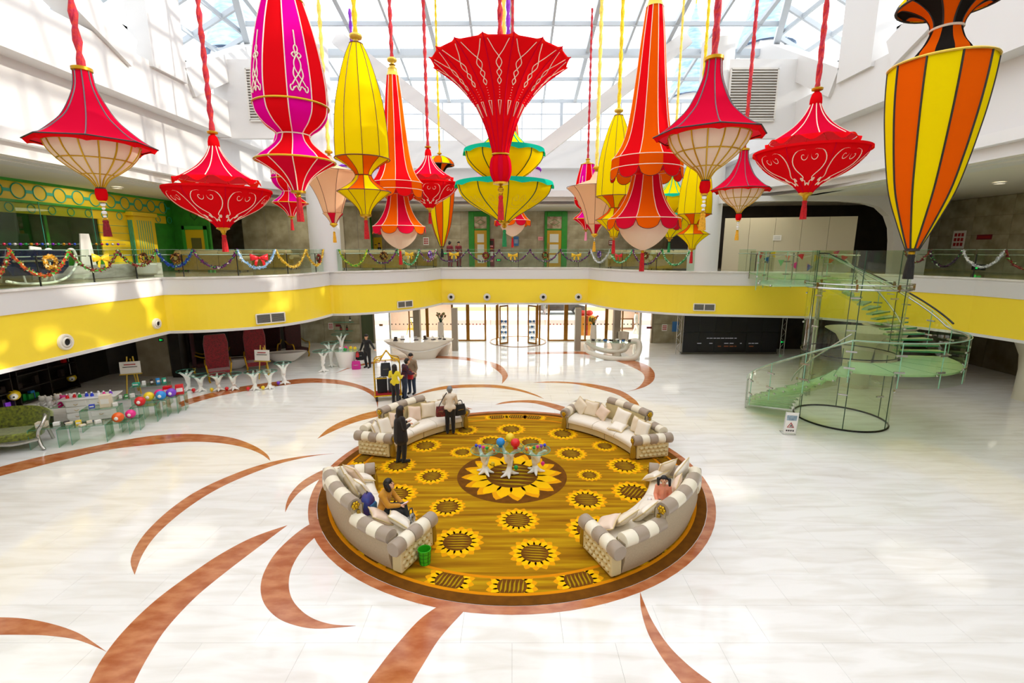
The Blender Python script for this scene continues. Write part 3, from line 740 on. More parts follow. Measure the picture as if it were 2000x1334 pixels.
# ---- D: yellow bullet with orange waist
tD = Tpl(708, 311, 12.8)
def lanD(u, v, k, label):
    t = tD; root = thing('bullet_lantern', label, 'lantern', place(t, u, v, k), .3, 'hanging lanterns over the hall'); N = 10
    up = t.prof([(86, 13), (115, 25), (155, 37), (210, 49), (265, 54), (311, 54.5)], 5); wa = t.prof([(312, 52), (322, 35), (334, 21), (343, 16)], 4)
    fl = t.prof([(343, 16), (354, 22), (365, 36), (375, 53)], 4); lo = t.prof([(375, 53), (386, 38), (398, 24), (410, 14), (420, 11)], 4)
    gores(root, 'body_panel', up, N, [L_yel], .5, 4); ribs(root, up, N, M_rib_d, .008)
    gores(root, 'waist_panel', wa, N, [L_org, L_yel], .5, 3); gores(root, 'flare_panel', fl, N, [L_yel, L_org], .5, 3); gores(root, 'cone_panel', lo, N, [L_yel], .5, 3)
    for p in (wa, fl, lo): ribs(root, p, N, M_rib_d, .008)
    for r, z, m in ((54.5, 311, M_rib_d), (16, 343, M_rib_d), (53, 375, M_rib_d), (13, 86, M_rib_d)): hoop(root, t.r(r, z) * 1.004, t.z(z), m, .012)
    mb = MB(); mb.lathe([(t.r(54, 311), t.z(311)), (t.r(15, 311), t.z(309))], 30); obj('underside', mb, L_yel, root)
    finial(root, t.z(84), t.r(13, 70), M_gold2)
    lathe_part(root, 'bottom_cap', [(t.r(12, 420), t.z(419)), (t.r(11, 420), t.z(423)), (t.r(4, 424), t.z(426))], M_gold)
    tassel(root, t.z(424), t.z(424) - t.z(467), t.r(5, 450), T_red); cord(root, t.z(70), toproof(root), t.r(6, 30), C_yel); return root
lanD(708, 311, 1.0, 'large yellow bullet lantern with orange waist beside the magenta vase lantern')
lanD(1202, 384, .73, 'yellow bullet lantern half hidden behind the orange and red circus lantern')
lanD(1356, 419, .63, 'yellow bullet lantern hanging below the large caged bowl lantern')

# ---- E: red and orange circus lantern
tE = Tpl(1264, 311, 12.4)
def scallops(par, r, z0, z1, z2, n, mats, m_edge, rot=0.0, name='scallop'):
    me = {}; S = 10
    for k in range(n):
        m = mats[k % len(mats)]
        if m.name not in me:
            mb = MB(); A, B_, E_ = [], [], []
            for j in range(S + 1):
                f = -1 + 2 * j / S; th = f * PI / n; q = z1 + (z2 - z1) * math.sqrt(max(0, 1 - f * f)); A.append((r * math.cos(th), r * math.sin(th), z0)); B_.append((r * 1.02 * math.cos(th), r * 1.02 * math.sin(th), q))
            mb.grid([A, B_]); x = mb.mesh(name); x.materials.append(m); me[m.name] = x
            e = MB(); e.tube(B_, .008, 4); E_ = e.mesh('scallop_piping'); E_.materials.append(m_edge)
        o = obj(name, me[m.name], m, par, rz=rot + 2 * PI * k / n); obj('scallop_piping', E_, m_edge, o)
def lanE(u, v, k, label, crd=C_crim):
    t = tE; root = thing('circus_lantern', label, 'lantern', place(t, u, v, k), .16, 'hanging lanterns over the hall'); N = 10
    up = t.prof([(14, 17), (80, 24), (160, 31), (230, 39), (270, 47), (295, 58), (311, 70)], 5); lo = t.prof([(343, 28), (375, 35), (400, 46), (418, 59), (428, 71)], 5)
    gores(root, 'upper_panel', up, N, [L_red, L_org], .5, 4); ribs(root, up, N, M_rib_w, .009); gores(root, 'lower_panel', lo, N, [L_red2, L_org], .5, 4); ribs(root, lo, N, M_rib_w, .009)
    mb = MB(); mb.lathe([(t.r(70, 311), t.z(312)), (t.r(28, 340), t.z(335))], 40); obj('inner_lining', mb, L_red2, root)
    r = t.r(70.5, 311); scallops(root, r, t.z(311), t.z(334), t.z(353), N, [L_red, L_org], M_rib_d); hoop(root, r * 1.01, t.z(331), M_rib_w, .010); hoop(root, r, t.z(311), M_rib_w, .010)
    r = t.r(71.5, 428); scallops(root, r, t.z(428), t.z(432), t.z(449), N, [L_red2, L_org], M_rib_d); hoop(root, r, t.z(428), M_rib_w, .010)
    bw = t.prof([(428, 52), (450, 48), (466, 38), (480, 22), (489, 4)], 4); gores(root, 'bowl_panel', bw, 12, [L_cream], .8, 3)
    lathe_part(root, 'crown', [(t.r(18, 14), t.z(15)), (t.r(15, 10), t.z(8)), (t.r(12, 8), t.z(-4)), (t.r(13, 0), t.z(-6)), (t.r(7, 0), t.z(-14)), (t.r(5, 0), t.z(-18))], M_gold2)
    finial(root, t.z(-17), t.r(14, 0), M_gold2); tassel(root, t.z(488), t.z(488) - t.z(530), t.r(4.6, 510), T_red); cord(root, t.z(-30), toproof(root), t.r(6.5, 0), crd); return root
lanE(1264, 311, 1.0, 'tall red and orange circus lantern with scalloped skirts, the larger of the two front ones')
lanE(776, 358, .73, 'red and orange circus lantern with cream bowl beside the yellow bullet lantern')
lanE(1001, 372, .51, 'far circus lantern peeping out below the yellow and teal tiers')

# ---- F: red trumpet with spiky rim
tF = Tpl(977, 128, 11.0)
def lanF(label):
    t = tF; root = thing('trumpet_lantern', label, 'lantern', place(t, 977, 128, 1.0), .0, 'hanging lanterns over the hall'); N = 16
    p = t.prof([(122, 137), (140, 112), (160, 88), (184, 66), (212, 46), (245, 31), (280, 20), (302, 15)], 5)
    # concave rim between rib tips
    me = None; rows = []; S = 8
    for i, (r, z) in enumerate(p):
        row = []
        for j in range(S + 1):
            f = -1 + 2 * j / S; th = f * PI / N; fl = math.cos(PI / N) / math.cos(th); rr = r * fl; zz = z
            if i == 0: rr = r * (1 - .05 * (1 - f * f)); zz = z - .05 * (1 - f * f)
            row.append((rr * math.cos(th), rr * math.sin(th), zz))
        rows.append(row)
    mb = MB(); mb.grid(rows); q = mb.mesh('trumpet_panel'); q.materials.append(L_red); smooth(q, 50)
    for k in range(N): obj('trumpet_panel', q, L_red, root, rz=2 * PI * k / N)
    ribs(root, p, N, L_red2, .012)
    ln = [[(-.75, .05), (-.4, .14), (0, .20), (.28, .25), (0, .30), (-.28, .33), (0, .37), (.25, .40), (0, .43)], [(.75, .05), (.4, .14), (0, .20), (-.28, .25), (0, .30), (.28, .33), (0, .37), (-.25, .40), (0, .43)],
          [(-.3, .56), (.3, .56), (0, .68), (-.3, .56)]]
    ln = [[(x.x, x.y) for x in crom([(a, s, 0) for a, s in h], 4)] for h in ln[:2]] + [ln[2]]
    ln += [[(0, .45 + .022 * i), (0, .453 + .022 * i)] for i in range(5)]
    scroll(root, p, N, ln, .0085, M_rib_w, range(N), puff=0, off=.010)
    top = MB(); top.lathe([(t.r(130, 124), t.z(124)), (t.r(40, 124), t.z(118)), (t.r(20, 120), t.z(112)), (.01, t.z(108))], 32); obj('top_cover', top, L_red, root, sm=60)
    lathe_part(root, 'top_ring', [(t.r(14, 110), t.z(114)), (t.r(18, 110), t.z(110)), (t.r(14, 110), t.z(106)), (t.r(6, 110), t.z(104))], M_gold2)
    hoop(root, t.r(15.5, 302), t.z(302), M_gold, .02)
    b = t.prof([(303, 13), (312, 19), (330, 21.5), (346, 18.5), (357, 12)], 4); gores(root, 'ball_panel', b, 12, [L_red, L_red2], .6, 3); ribs(root, b, 12, L_red, .008)
    lathe_part(root, 'ball_cap', [(t.r(14, 357), t.z(356)), (t.r(15, 357), t.z(360)), (t.r(3, 362), t.z(363))], M_gold)
    mb = MB(); mb.ball((0, 0, t.z(370)), t.r(6, 370), 14, 8); obj('gold_bead', mb, M_gold, root, sm=60)
    tassel(root, t.z(374), t.z(374) - t.z(430), t.r(6, 420), T_red); cord(root, t.z(108), toproof(root), t.r(6, 30), C_crim)
lanF('big red trumpet lantern with spiked rim and white tracery in the middle')

# ---- G: yellow and teal double tier
tG = Tpl(985, 365, 14.0)
SWIRL = [spiral(-.3, .35, .22, .04, -1.4, 5, 14, 1, .4), spiral(.3, .35, .22, .04, PI + 1.4, PI - 5, 14, 1, .4), [(-.3, .25), (-.6, .35), (-.5, .5), (-.1, .55)], [(.3, .25), (.6, .35), (.5, .5), (.1, .55)], [(-.6, .6), (0, .62), (.6, .6)]]
def lanG(u, v, k, label):
    t = tG; root = thing('tiered_lantern', label, 'lantern', place(t, u, v, k), .1, 'hanging lanterns over the hall'); N = 10
    cn = t.prof([(212, 6), (240, 13), (262, 24), (280, 38), (292, 52), (298, 72)], 4); gores(root, 'cone_panel', cn, N, [L_yel], .5, 3); ribs(root, cn, N, L_teal, .02)
    u1 = t.prof([(298, 77), (314, 74), (330, 60), (342, 44), (352, 26)], 4); l1 = t.prof([(362, 93), (380, 87), (396, 70), (410, 47), (422, 26), (433, 10)], 4)
    for nm, p in (('upper_bowl_panel', u1), ('lower_bowl_panel', l1)):
        gores(root, nm, p, N, [L_yel], .7, 4); ribs(root, p, N, M_rib_g, .014)
        r, z = p[0]; mb = MB(); n = 80; A, B_ = [], []
        for q in range(n + 1):
            a = 2 * PI * q / n; A.append((r * 1.02 * math.cos(a), r * 1.02 * math.sin(a), z + .06)); B_.append((r * 1.045 * math.cos(a), r * 1.045 * math.sin(a), z - .10 + .06 * abs(math.sin(a * N / 2 + .3))))
        mb.grid([A, B_]); obj('teal_valance', mb, L_teal, root)
        mb = MB(); mb.lathe([(r * 1.02, z + .06), (r * .25, z + .10)], 40); obj('tier_cover', mb, L_yel, root)
    scroll(root, l1, N, SWIRL, .007, M_gold2, range(N))
    lathe_part(root, 'bottom_cap', [(t.r(11, 433), t.z(432)), (t.r(11, 433), t.z(436)), (t.r(4, 440), t.z(440)), (t.r(5, 444), t.z(443)), (t.r(2, 446), t.z(446))], M_gold)
    tassel(root, t.z(444), t.z(444) - t.z(482), t.r(4.2, 470), T_grn, cap=False); finial(root, t.z(213), t.r(8, 200)); cord(root, t.z(208), toproof(root), t.r(4.5, 100), C_yp)
lanG(985, 365, 1.0, 'yellow two tier lantern with teal valances behind the red trumpet lantern')
lanG(1310, 424, .60, 'far yellow and teal tiered lantern between the circus lantern and a bullet lantern')

# ---- H: yellow, orange and black vase
tH = Tpl(1838, 126, 8.7)
def lanH(u, v, k, label, crd):
    t = tH; root = thing('balloon_lantern', label, 'lantern', place(t, u, v, k), .30, 'hanging lanterns over the hall'); N = 10
    bd = t.prof([(126, 111), (168, 108), (210, 103), (252, 96), (315, 83), (378, 66), (440, 38), (487, 14)], 5)
    nk = t.prof([(120, 64), (104, 60), (84, 44), (66, 35), (57, 33)], 4); uf = t.prof([(57, 33), (42, 37), (24, 52), (8, 78), (0, 100), (4, 113)], 4); dm = t.prof([(6, 113), (-8, 110), (-30, 88), (-46, 55), (-55, 15)], 4)
    gores(root, 'body_panel', bd, N, [L_yel, L_org], .5, 4); ribs(root, bd, N, M_rib_b, .016); gores(root, 'neck_panel', nk, N, [L_blk, L_org], .5, 3); gores(root, 'flare_panel', uf, N, [L_org, L_blk], .5, 3); ribs(root, uf, N, M_rib_b, .012)
    gores(root, 'dome_panel', dm, N, [L_yel, L_org], .5, 3); ribs(root, dm, N, M_rib_b, .012)
    mb = MB(); mb.lathe([(t.r(111, 126), t.z(125)), (t.r(62, 120), t.z(119))], 40); obj('shoulder', mb, L_blk, root)
    for r, z, m in ((111, 126, M_gold2), (33.5, 57, M_rib_w), (113, 5, M_rib_b)): hoop(root, t.r(r, z) * 1.006, t.z(z), m, .02)
    lathe_part(root, 'bottom_cap', [(t.r(15, 487), t.z(485)), (t.r(16, 487), t.z(490)), (t.r(5, 491), t.z(491))], M_rib_b)
    finial(root, t.z(-55), t.r(18, 0)); tassel(root, t.z(489), t.z(489) - t.z(545), t.r(10.5, 530), T_blk); cord(root, t.z(-70), toproof(root), t.r(9, 0), crd)
lanH(1838, 126, 1.0, 'huge yellow and orange striped balloon shaped lantern with black neck and tassel', C_crim)
lanH(860, 361, .35, 'small yellow and orange balloon shaped lantern with black neck, far at the back', C_yel)

# ---- I: peach trumpet with red cone
tI = Tpl(645, 340, 19.5)
def lanI(u, v, k, label):
    t = tI; root = thing('peach_trumpet_lantern', label, 'lantern', place(t, u, v, k), .2, 'hanging lanterns over the hall'); N = 8
    p = t.prof([(338, 66), (350, 52), (368, 39), (390, 28), (416, 19)], 5); gores(root, 'trumpet_panel', p, N, [L_peach], .3, 4); ribs(root, p, N, M_rib_d, .009)
    q = t.prof([(417, 21), (424, 14), (431, 9), (437, 6)], 3); gores(root, 'cone_panel', q, N, [L_red2, L_peach], .3, 3); ribs(root, q, N, M_rib_b, .007)
    mb = MB(); mb.lathe([(t.r(64, 338), t.z(339)), (t.r(14, 330), t.z(322)), (t.r(4, 310), t.z(304))], 32); obj('top_cover', mb, L_peach, root, sm=60)
    hoop(root, t.r(66, 338), t.z(338), M_rib_d, .012, fn=lambda a: .0); lathe_part(root, 'bottom_cap', [(t.r(7, 437), t.z(436)), (t.r(8, 437), t.z(439)), (t.r(2, 444), t.z(444))], M_gold)
    beads(root, t.z(443), t.z(453), .025, 3); tassel(root, t.z(452), t.z(452) - t.z(474), t.r(3.4, 465), T_gold); finial(root, t.z(304), t.r(8, 300)); cord(root, t.z(297), toproof(root), t.r(4.5, 150), C_yp)
lanI(645, 340, 1.0, 'peach trumpet lantern with small red cone next to the magenta vase lanterns')
lanI(1164, 368, .93, 'peach trumpet lantern with small red cone next to the far magenta lantern')

# ---- J: lilac fringed shades far behind
tJ = Tpl(701, 332, 26.0)
def lanJ(u, v, k, label):
    t = tJ; root = thing('fringed_lantern', label, 'lantern', place(t, u, v, k), 0, 'hanging lanterns over the hall'); N = 10
    p = t.prof([(318, 6), (322, 26), (330, 48)], 4); gores(root, 'dome_panel', p, N, [L_lil], .6, 3); ribs(root, p, N, L_pur, .02)
    mb = MB(); n = 120; A = [(t.r(48, 330) * math.cos(2 * PI * q / n), t.r(48, 330) * math.sin(2 * PI * q / n), t.z(330)) for q in range(n + 1)]; B_ = [(x * (1.02 if i % 2 else .99), y * (1.02 if i % 2 else .99), t.z(352)) for i, (x, y, z) in enumerate(A)]
    mb.grid([A, B_]); obj('fringe', mb, L_lil, root); hoop(root, t.r(48.5, 330), t.z(331), L_pur, .05)
    finial(root, t.z(318), t.r(5, 310)); cord(root, t.z(312), toproof(root), t.r(3.5, 150), C_pur)
lanJ(701, 332, 1.0, 'lilac fringed lantern mostly hidden behind the large yellow bullet lantern')
lanJ(993, 334, 1.35, 'lilac fringed lantern mostly hidden behind the teal tiers')
# ================================================================ CARPET AND LOUNGE
def carpet_mat(name, c1, c2, c3, radial=False):
    m = bpy.data.materials.new(name); m.use_nodes = True; nt = m.node_tree; n = nt.nodes; L = nt.links.new; b = n['Principled BSDF']
    tc = n.new('ShaderNodeTexCoord'); mp = n.new('ShaderNodeMapping'); L(tc.outputs['Object'], mp.inputs['Vector']); mp.inputs['Scale'].default_value = (.35, 7, 1)
    nz = n.new('ShaderNodeTexNoise'); nz.inputs['Scale'].default_value = 1.0; nz.inputs['Detail'].default_value = 4; L(mp.outputs['Vector'], nz.inputs['Vector'])
    cr = n.new('ShaderNodeValToRGB'); L(nz.outputs['Fac'], cr.inputs['Fac']); e = cr.color_ramp.elements
    e[0].color = hexc(c1); e[0].position = .32; e[1].color = hexc(c3); e[1].position = .66; x = e.new(.5); x.color = hexc(c2)
    L(cr.outputs['Color'], b.inputs['Base Color']); b.inputs['Roughness'].default_value = .95; b.inputs['Specular IOR Level'].default_value = .1
    n2 = n.new('ShaderNodeTexNoise'); n2.inputs['Scale'].default_value = 140; L(tc.outputs['Object'], n2.inputs['Vector'])
    bp = n.new('ShaderNodeBump'); bp.inputs['Strength'].default_value = .4; bp.inputs['Distance'].default_value = .01; L(n2.outputs['Fac'], bp.inputs['Height']); L(bp.outputs['Normal'], b.inputs['Normal'])
    return m
M_carp = carpet_mat('olive_gold_carpet', '8A5A0A', 'A97A0C', 'C29A12'); M_cbrown = mat('brown_carpet', '6E4310', .95, vary=.15, scale=6, spec=.1)
M_corange = mat('orange_carpet', 'DB8A0A', .95, spec=.1); M_cyel = mat('sun_yellow_carpet', 'F7BE06', .95, spec=.1); M_cpet = mat('amber_carpet', 'E89F0A', .95, spec=.1); M_cstreak = mat('olive_streak_carpet', 'AC8A0E', .95, spec=.1)
carpet = thing('round_carpet', 'round olive gold carpet with sunflowers inside the ring of sofas', 'carpet', (CX, CY, 0))
def annulus(r0, r1, z, n=96):
    mb = MB()
    if r0 <= 0: mb.add([(r1 * math.cos(2 * PI * k / n), r1 * math.sin(2 * PI * k / n), z) for k in range(n)], [tuple(range(n))])
    else: mb.lathe([(r0, z), (r1, z)], n)
    return mb
cb = MB(); cb.prism([(4.92 * math.cos(2 * PI * k / 96), 4.92 * math.sin(2 * PI * k / 96)) for k in range(96)], 0.0045, 0.014); obj('pile', cb, M_cbrown, carpet)
obj('border_line', annulus(4.63, 4.70, .0155), M_corange, carpet); obj('border_band', annulus(4.26, 4.63, .0155), M_carp, carpet)
obj('border_line', annulus(4.19, 4.26, .0155), M_corange, carpet); obj('field', annulus(0, 4.19, .0155), M_carp, carpet)
def sunflower(x, y, R, rd, npet=16, rot=0.0, clip=None, z=.0165, big=False, srot=0.0):
    mb = MB()
    def cl(px, py):
        if clip:
            r = math.hypot(px + x, py + y); q = min(max(r, clip[0]), clip[1]); return ((px + x) * q / r - x, (py + y) * q / r - y)
        return px, py
    def petal(a, r0, r1, w, zz):
        pts = []
        for t, ww in ((0, .75), (.3, 1), (.6, .92), (.85, .5), (1, 0), (.85, -.5), (.6, -.92), (.3, -1), (0, -.75)):
            rr = r0 + (r1 - r0) * t; px, py = rr, ww * w; pts.append(cl(px * math.cos(a) - py * math.sin(a), px * math.sin(a) + py * math.cos(a)))
        mb.add([(p[0], p[1], zz) for p in pts], [tuple(range(len(pts)))])
    w = PI * rd * 1.25 / npet * (1.25 if big else 1.35)
    mb.cur = 0
    for k in range(npet): petal(rot + 2 * PI * k / npet, rd * .9, R, w, z)
    mb.cur = 1
    for k in range(npet): petal(rot + 2 * PI * (k + (.5 if not big else .18)) / npet, rd * .9, rd + (R - rd) * (.68 if not big else .8), w * .92, z + .0008)
    mb.cur = 2
    mb.add([cl(rd * math.cos(2 * PI * k / 28), rd * math.sin(2 * PI * k / 28)) + (z + .0016,) for k in range(28)], [tuple(range(28))])
    mb.cur = 3
    for j in range(6):
        yy = rd * (-.72 + .29 * j); hw = math.sqrt(max(.05, 1 - (yy / rd) ** 2)) * rd * .92; s = .10 * rd; th = .055 * rd
        q = [(-hw, yy + s), (-hw * .3, yy + s * .2 + th), (hw * .4, yy - s * .3 + th * 1.4), (hw, yy - s), (hw * .4, yy - s * .3 - th), (-hw * .3, yy + s * .2 - th)]
        q = [cl(a * math.cos(srot) - b * math.sin(srot), a * math.sin(srot) + b * math.cos(srot)) for a, b in q]
        mb.add([(a, b, z + .0024) for a, b in q], [tuple(range(6))])
    return obj('sunflower_motif', mb, [M_cpet, M_cyel, M_cbrown, M_cstreak], carpet, (x, y, 0))
disc = MB(); disc.add([(1.47 * math.cos(2 * PI * k / 72), 1.47 * math.sin(2 * PI * k / 72) - .12, .0160) for k in range(72)], [tuple(range(72))]); obj('centre_disc', disc, M_cbrown, carpet)
sunflower(0, -.12, 1.36, .70, 16, .1, z=.0168, big=True)
for u, v, R, rd in [(893.5,1059.5,.56,.30),(1044.6,1082,.53,.28),(1011,1017,.51,.275),(874,991,.44,.26),(1145,977,.52,.285),(1236,962,.56,.31),(1157,1036,.60,.34),(843.5,931,.48,.25),(1151,929,.35,.19),(773,967,.56,.31),(778,910,.52,.275),
                    (831,871,.52,.28),(903,884,.40,.21),(909,841,.45,.24),(998,839,.52,.28),(1099,848,.52,.28),(1115,887,.50,.27),(1220,911,.53,.285),(1181,872,.42,.22),(959,863,.5,.27),(1036,865,.5,.27),(783,1010,.40,.2)]:
    p = PZ(u, v); sunflower(p.x - CX, p.y - CY, R, rd, 16, random.random(), srot=random.choice((0, .1, .25, -.15)) + (1.2 if u in (1236,) else 0))
for a in (255, 270, 286, 233, 308, 97, 88, 80, 168, 182, 9, -4):
    x, y = 4.45 * math.cos(math.radians(a)), 4.45 * math.sin(math.radians(a)); sunflower(x, y, .48, .27, 16, a, clip=(4.265, 4.625), srot=math.radians(a))

# ---- blob meshes grown from capsules
def capsule(mb, p0, r0, p1, r1, n=10):
    p0, p1 = V(*p0), V(*p1); d = p1 - p0
    if d.length < 1e-6: d = V(0, 0, .0001)
    dn = d.normalized(); pts, rs = [], []
    for k in range(4): a = PI / 2 * (1 - k / 4); pts.append(p0 - dn * r0 * math.sin(a) * .999); rs.append(max(r0 * math.cos(a), r0 * .06))
    for k in range(1): pass
    pts.append(p0); rs.append(r0); pts.append(p1); rs.append(r1)
    for k in range(1, 5): a = PI / 2 * k / 4; pts.append(p1 + dn * r1 * math.sin(a) * .999); rs.append(max(r1 * math.cos(a), r1 * .06))
    mb.tube(pts, rs, n)
TMP = bpy.data.scenes.new('workbench')
def remesh(mb, voxel, smooth_it=4, name='body'):
    me = mb.mesh(name); o = bpy.data.objects.new('tmp', me); TMP.collection.objects.link(o)
    q = o.modifiers.new('r', 'REMESH'); q.mode = 'VOXEL'; q.voxel_size = voxel; q.adaptivity = 0.0
    if smooth_it: s = o.modifiers.new('s', 'SMOOTH'); s.factor = .5; s.iterations = smooth_it
    with bpy.context.temp_override(scene=TMP, view_layer=TMP.view_layers[0]):
        dg = bpy.context.evaluated_depsgraph_get(); r = bpy.data.meshes.new_from_object(o.evaluated_get(dg))
    r.name = name
    bpy.data.objects.remove(o); bpy.data.meshes.remove(me)
    r.polygons.foreach_set('use_smooth', [True] * len(r.polygons)); r.materials.clear(); return r
def blob(caps, voxel=.012, it=4, name='body'):
    mb = MB()
    for c in caps: capsule(mb, *c)
    return remesh(mb, voxel, it, name)

# ---- sofas
S_cream = mat('cream_leather', 'EFE6CF', .38, coat=.1); S_taupe = mat('taupe_satin', 'A2917E', .35, sheen=.3); S_back = mat('beige_upholstery', 'B5A488', .6, vary=.06, scale=30)
S_tuft = mat('champagne_satin', 'DBCB9A', .35, bump=.15, bscale=9); S_base = mat('pale_gold_satin', 'CDBB8C', .4); S_seat = mat('ivory_satin', 'F0E8D8', .45, bump=.08, bscale=12)
M_brass = mat('brass', 'C9A227', .22, .9); M_goldt = mat('gold_tassel_thread', 'A5821C', .5, .3); M_foot = mat('dark_wood', '2c1c10', .4)
def P(r, deg, z): a = math.radians(deg); return (r * math.cos(a), r * math.sin(a), z)
def sector(mb, prof, a0, a1, n):
    """closed (r,z) section swept over an angle, with end caps"""
    m = len(prof); rows = []
    for k in range(n + 1): rows += [P(r, a0 + (a1 - a0) * k / n, z) for r, z in prof]
    fs = [(k * m + i, k * m + (i + 1) % m, (k + 1) * m + (i + 1) % m, (k + 1) * m + i) for k in range(n) for i in range(m)]
    fs.append(tuple(range(m - 1, -1, -1))); fs.append(tuple(n * m + i for i in range(m)))
    mb.add(rows, fs); return mb
def circ(r, z, q, n=12, sx=1.0): return [(r + q * sx * math.cos(2 * PI * k / n), z + q * math.sin(2 * PI * k / n)) for k in range(n)]
def gold_tassel(par, p, L, r, name='tassel', out=(0, 0)):
    mb = MB(); n = 16; prof = [(.35, 0), (.6, .08), (.5, .16), (.8, .3), (1, .7), (.95, 1)]
    rows = [[(p[0] + out[0] * b + r * a * (1.15 if k % 2 else 1) * math.cos(2 * PI * k / n), p[1] + out[1] * b + r * a * (1.15 if k % 2 else 1) * math.sin(2 * PI * k / n), p[2] - L * b) for k in range(n + 1)] for a, b in prof]
    mb.grid(rows); mb.add([rows[-1][k] for k in range(n)], [tuple(range(n))]); return obj(name, mb, M_goldt, par)
def rosette(par, p, ax, r):
    """flower boss facing direction ax"""
    mb = MB(); ax = V(*ax).normalized(); u = ax.cross(V(0, 0, 1)).normalized(); w = u.cross(ax)
    for k in range(6):
        a = 2 * PI * k / 6; c = V(*p) + (u * math.cos(a) + w * math.sin(a)) * r * .55; mb.ball(c, r * .38, 8, 5)
    mb.ball(V(*p) + ax * r * .2, r * .35, 8, 6); return obj('rosette', mb, M_brass, par, sm=60)
def sofa(label, a0, a1, hi0, hi1):
    root = thing('curved_sofa', label, 'sofa', (CX, CY, 0), 0, 'ring of curved sofas'); RI, RO = 3.60, 4.66
    A0, A1 = a0 + 3.2, a1 - 3.2
    for (x0, x1) in ((A0, (A0 + A1) / 2 - .15), ((A0 + A1) / 2 + .15, A1)):
        mb = MB(); sector(mb, [(3.66, .07), (3.66, .27), (4.5, .27), (4.5, .07)], x0, x1, 12); obj('base', mb, S_base, root, bevel=.015)
    for k in range(3):
        x0 = A0 + (A1 - A0) * k / 3 + .12; x1 = A0 + (A1 - A0) * (k + 1) / 3 - .12
        mb = MB(); sector(mb, [(3.61, .29), (3.59, .37), (3.63, .44), (3.75, .475), (4.1, .48), (4.4, .47), (4.4, .29)], x0, x1, 9); obj('seat_cushion', mb, S_seat, root, sm=50)
    segs = [(A0, hi0, .70, 'low_back'), (hi0, hi1, .98, 'high_back'), (hi1, A1, .70, 'low_back')]
    for x0, x1, H_, nm in segs:
        n = max(3, int((x1 - x0) / 2))
        mb = MB(); sector(mb, [(4.62, .05), (4.70, .35), (4.70, H_), (4.55, H_)], x0, x1, n); sector(mb, [(4.5, .05), (4.62, .05), (4.55, H_), (4.5, H_)], x0, x1, n); o = obj(nm, mb, S_back, root, sm=50)
        mb = MB(); rows = []
        nn = max(6, int((x1 - x0) * 1.2)); nz = 8
        for j in range(nz + 1):
            row = []
            for k in range(nn + 1):
                t = k / nn; z = .42 + (H_ - .42) * j / nz; tuft = .028 * abs(math.sin(PI * (t * (x1 - x0) / 3.2 + j * .25))) * abs(math.sin(PI * (t * (x1 - x0) / 3.2 - j * .25)))
                row.append(P(4.46 - tuft - .02 * (j / nz), x0 + (x1 - x0) * t, z))
            rows.append(row)
        mb.grid(rows); obj('tufted_lining', mb, S_tuft, o, sm=60)
        nb = max(3, int(round((x1 - x0) / (4.2 if nm == 'high_back' else 3.4))))
        for k in range(nb):
            b0 = x0 + (x1 - x0) * k / nb + .05; b1 = x0 + (x1 - x0) * (k + 1) / nb - .05
            mb = MB(); sector(mb, circ(4.61, H_ + .03, .135, 14, 1.12), b0, b1, 4); obj('roll_block', mb, (S_taupe if k % 2 == (0 if nm == 'high_back' else 1) else S_cream), o, sm=50)
    for xe in (hi0, hi1):
        sg = -1 if xe == hi0 else 1
        tang = P(1, xe + 90 * sg, 0); e = P(4.61, xe + sg * .3, 1.01); rosette(root, e, tang, .10)
        gold_tassel(root, P(4.58, xe + sg * .9, .93), .30, .055, out=(.0, .0))
        mb = MB(); sector(mb, [(4.47, .3), (4.68, .3), (4.68, .98), (4.47, .98)], min(xe, xe + sg * .25), max(xe, xe + sg * .25), 1); obj('end_panel', mb, S_back, root)
    for xe, sg in ((a0, 1), (a1, -1)):
        arm = MB(); sector(arm, [(3.66, .06), (3.66, .58), (4.66, .58), (4.66, .06)], min(xe, xe + sg * 2.9), max(xe, xe + sg * 2.9), 2); ar = obj('arm', arm, S_tuft, root, bevel=.03)
        # roll over the arm in five blocks, running radially
        ca = xe + sg * 1.15; nb = 5
        for k in range(nb):
            r0 = 3.55 + (4.78 - 3.55) * k / nb + .006; r1 = 3.55 + (4.78 - 3.55) * (k + 1) / nb - .006
            c0, c1 = V(*P(r0, ca, .60)), V(*P(r1, ca, .60)); mb = MB()
            mb.tube([c0, c0.lerp(c1, .08), c0.lerp(c1, .92), c1], [.135, .15, .15, .135], 16); obj('roll_block', mb, S_taupe if k % 2 == 0 else S_cream, ar, sm=45)
        ang = math.radians(ca); rosette(root, P(3.535, ca, .60), (-math.cos(ang), -math.sin(ang), 0), .085)
        gold_tassel(root, P(3.58, ca, .55), .46, .075)
        # deep-buttoned outer side
        bt = MB(); pf = MB(); aa = xe - sg * .02
        for i in range(4):
            for j in range(7):
                r = 3.74 + .14 * j + (.07 if i % 2 else 0); p = P(r, aa - sg * .12, .14 + i * .115)
                if r < 4.6: bt.ball(p, .014, 6, 4)
                if r < 4.55: pf.ball(P(r + .07, aa + sg * .75, .14 + i * .115), .085, 8, 6, (1, 1, .8))
        q = obj('tufting', pf, S_tuft, ar, sm=60, kind='stuff'); obj('buttons', bt, M_goldt, ar, kind='stuff')
    ft = MB()
    for d in (a0 + 1.5, a0 + (a1 - a0) * .33, a0 + (a1 - a0) * .5, a0 + (a1 - a0) * .67, a1 - 1.5):
        for r in (3.75, 4.58):
            ft = MB(); ft.lathe([(.03, .0), (.045, .07)], 10, c=P(r, d, .014)); obj('foot', ft, M_foot, root)
    return root
sofa('curved cream sofa with the woman in black standing before it', 114.5, 166, 131, 153)
sofa('curved cream sofa with nobody on it, nearest the glass spiral stair', 12, 62, 24, 45)
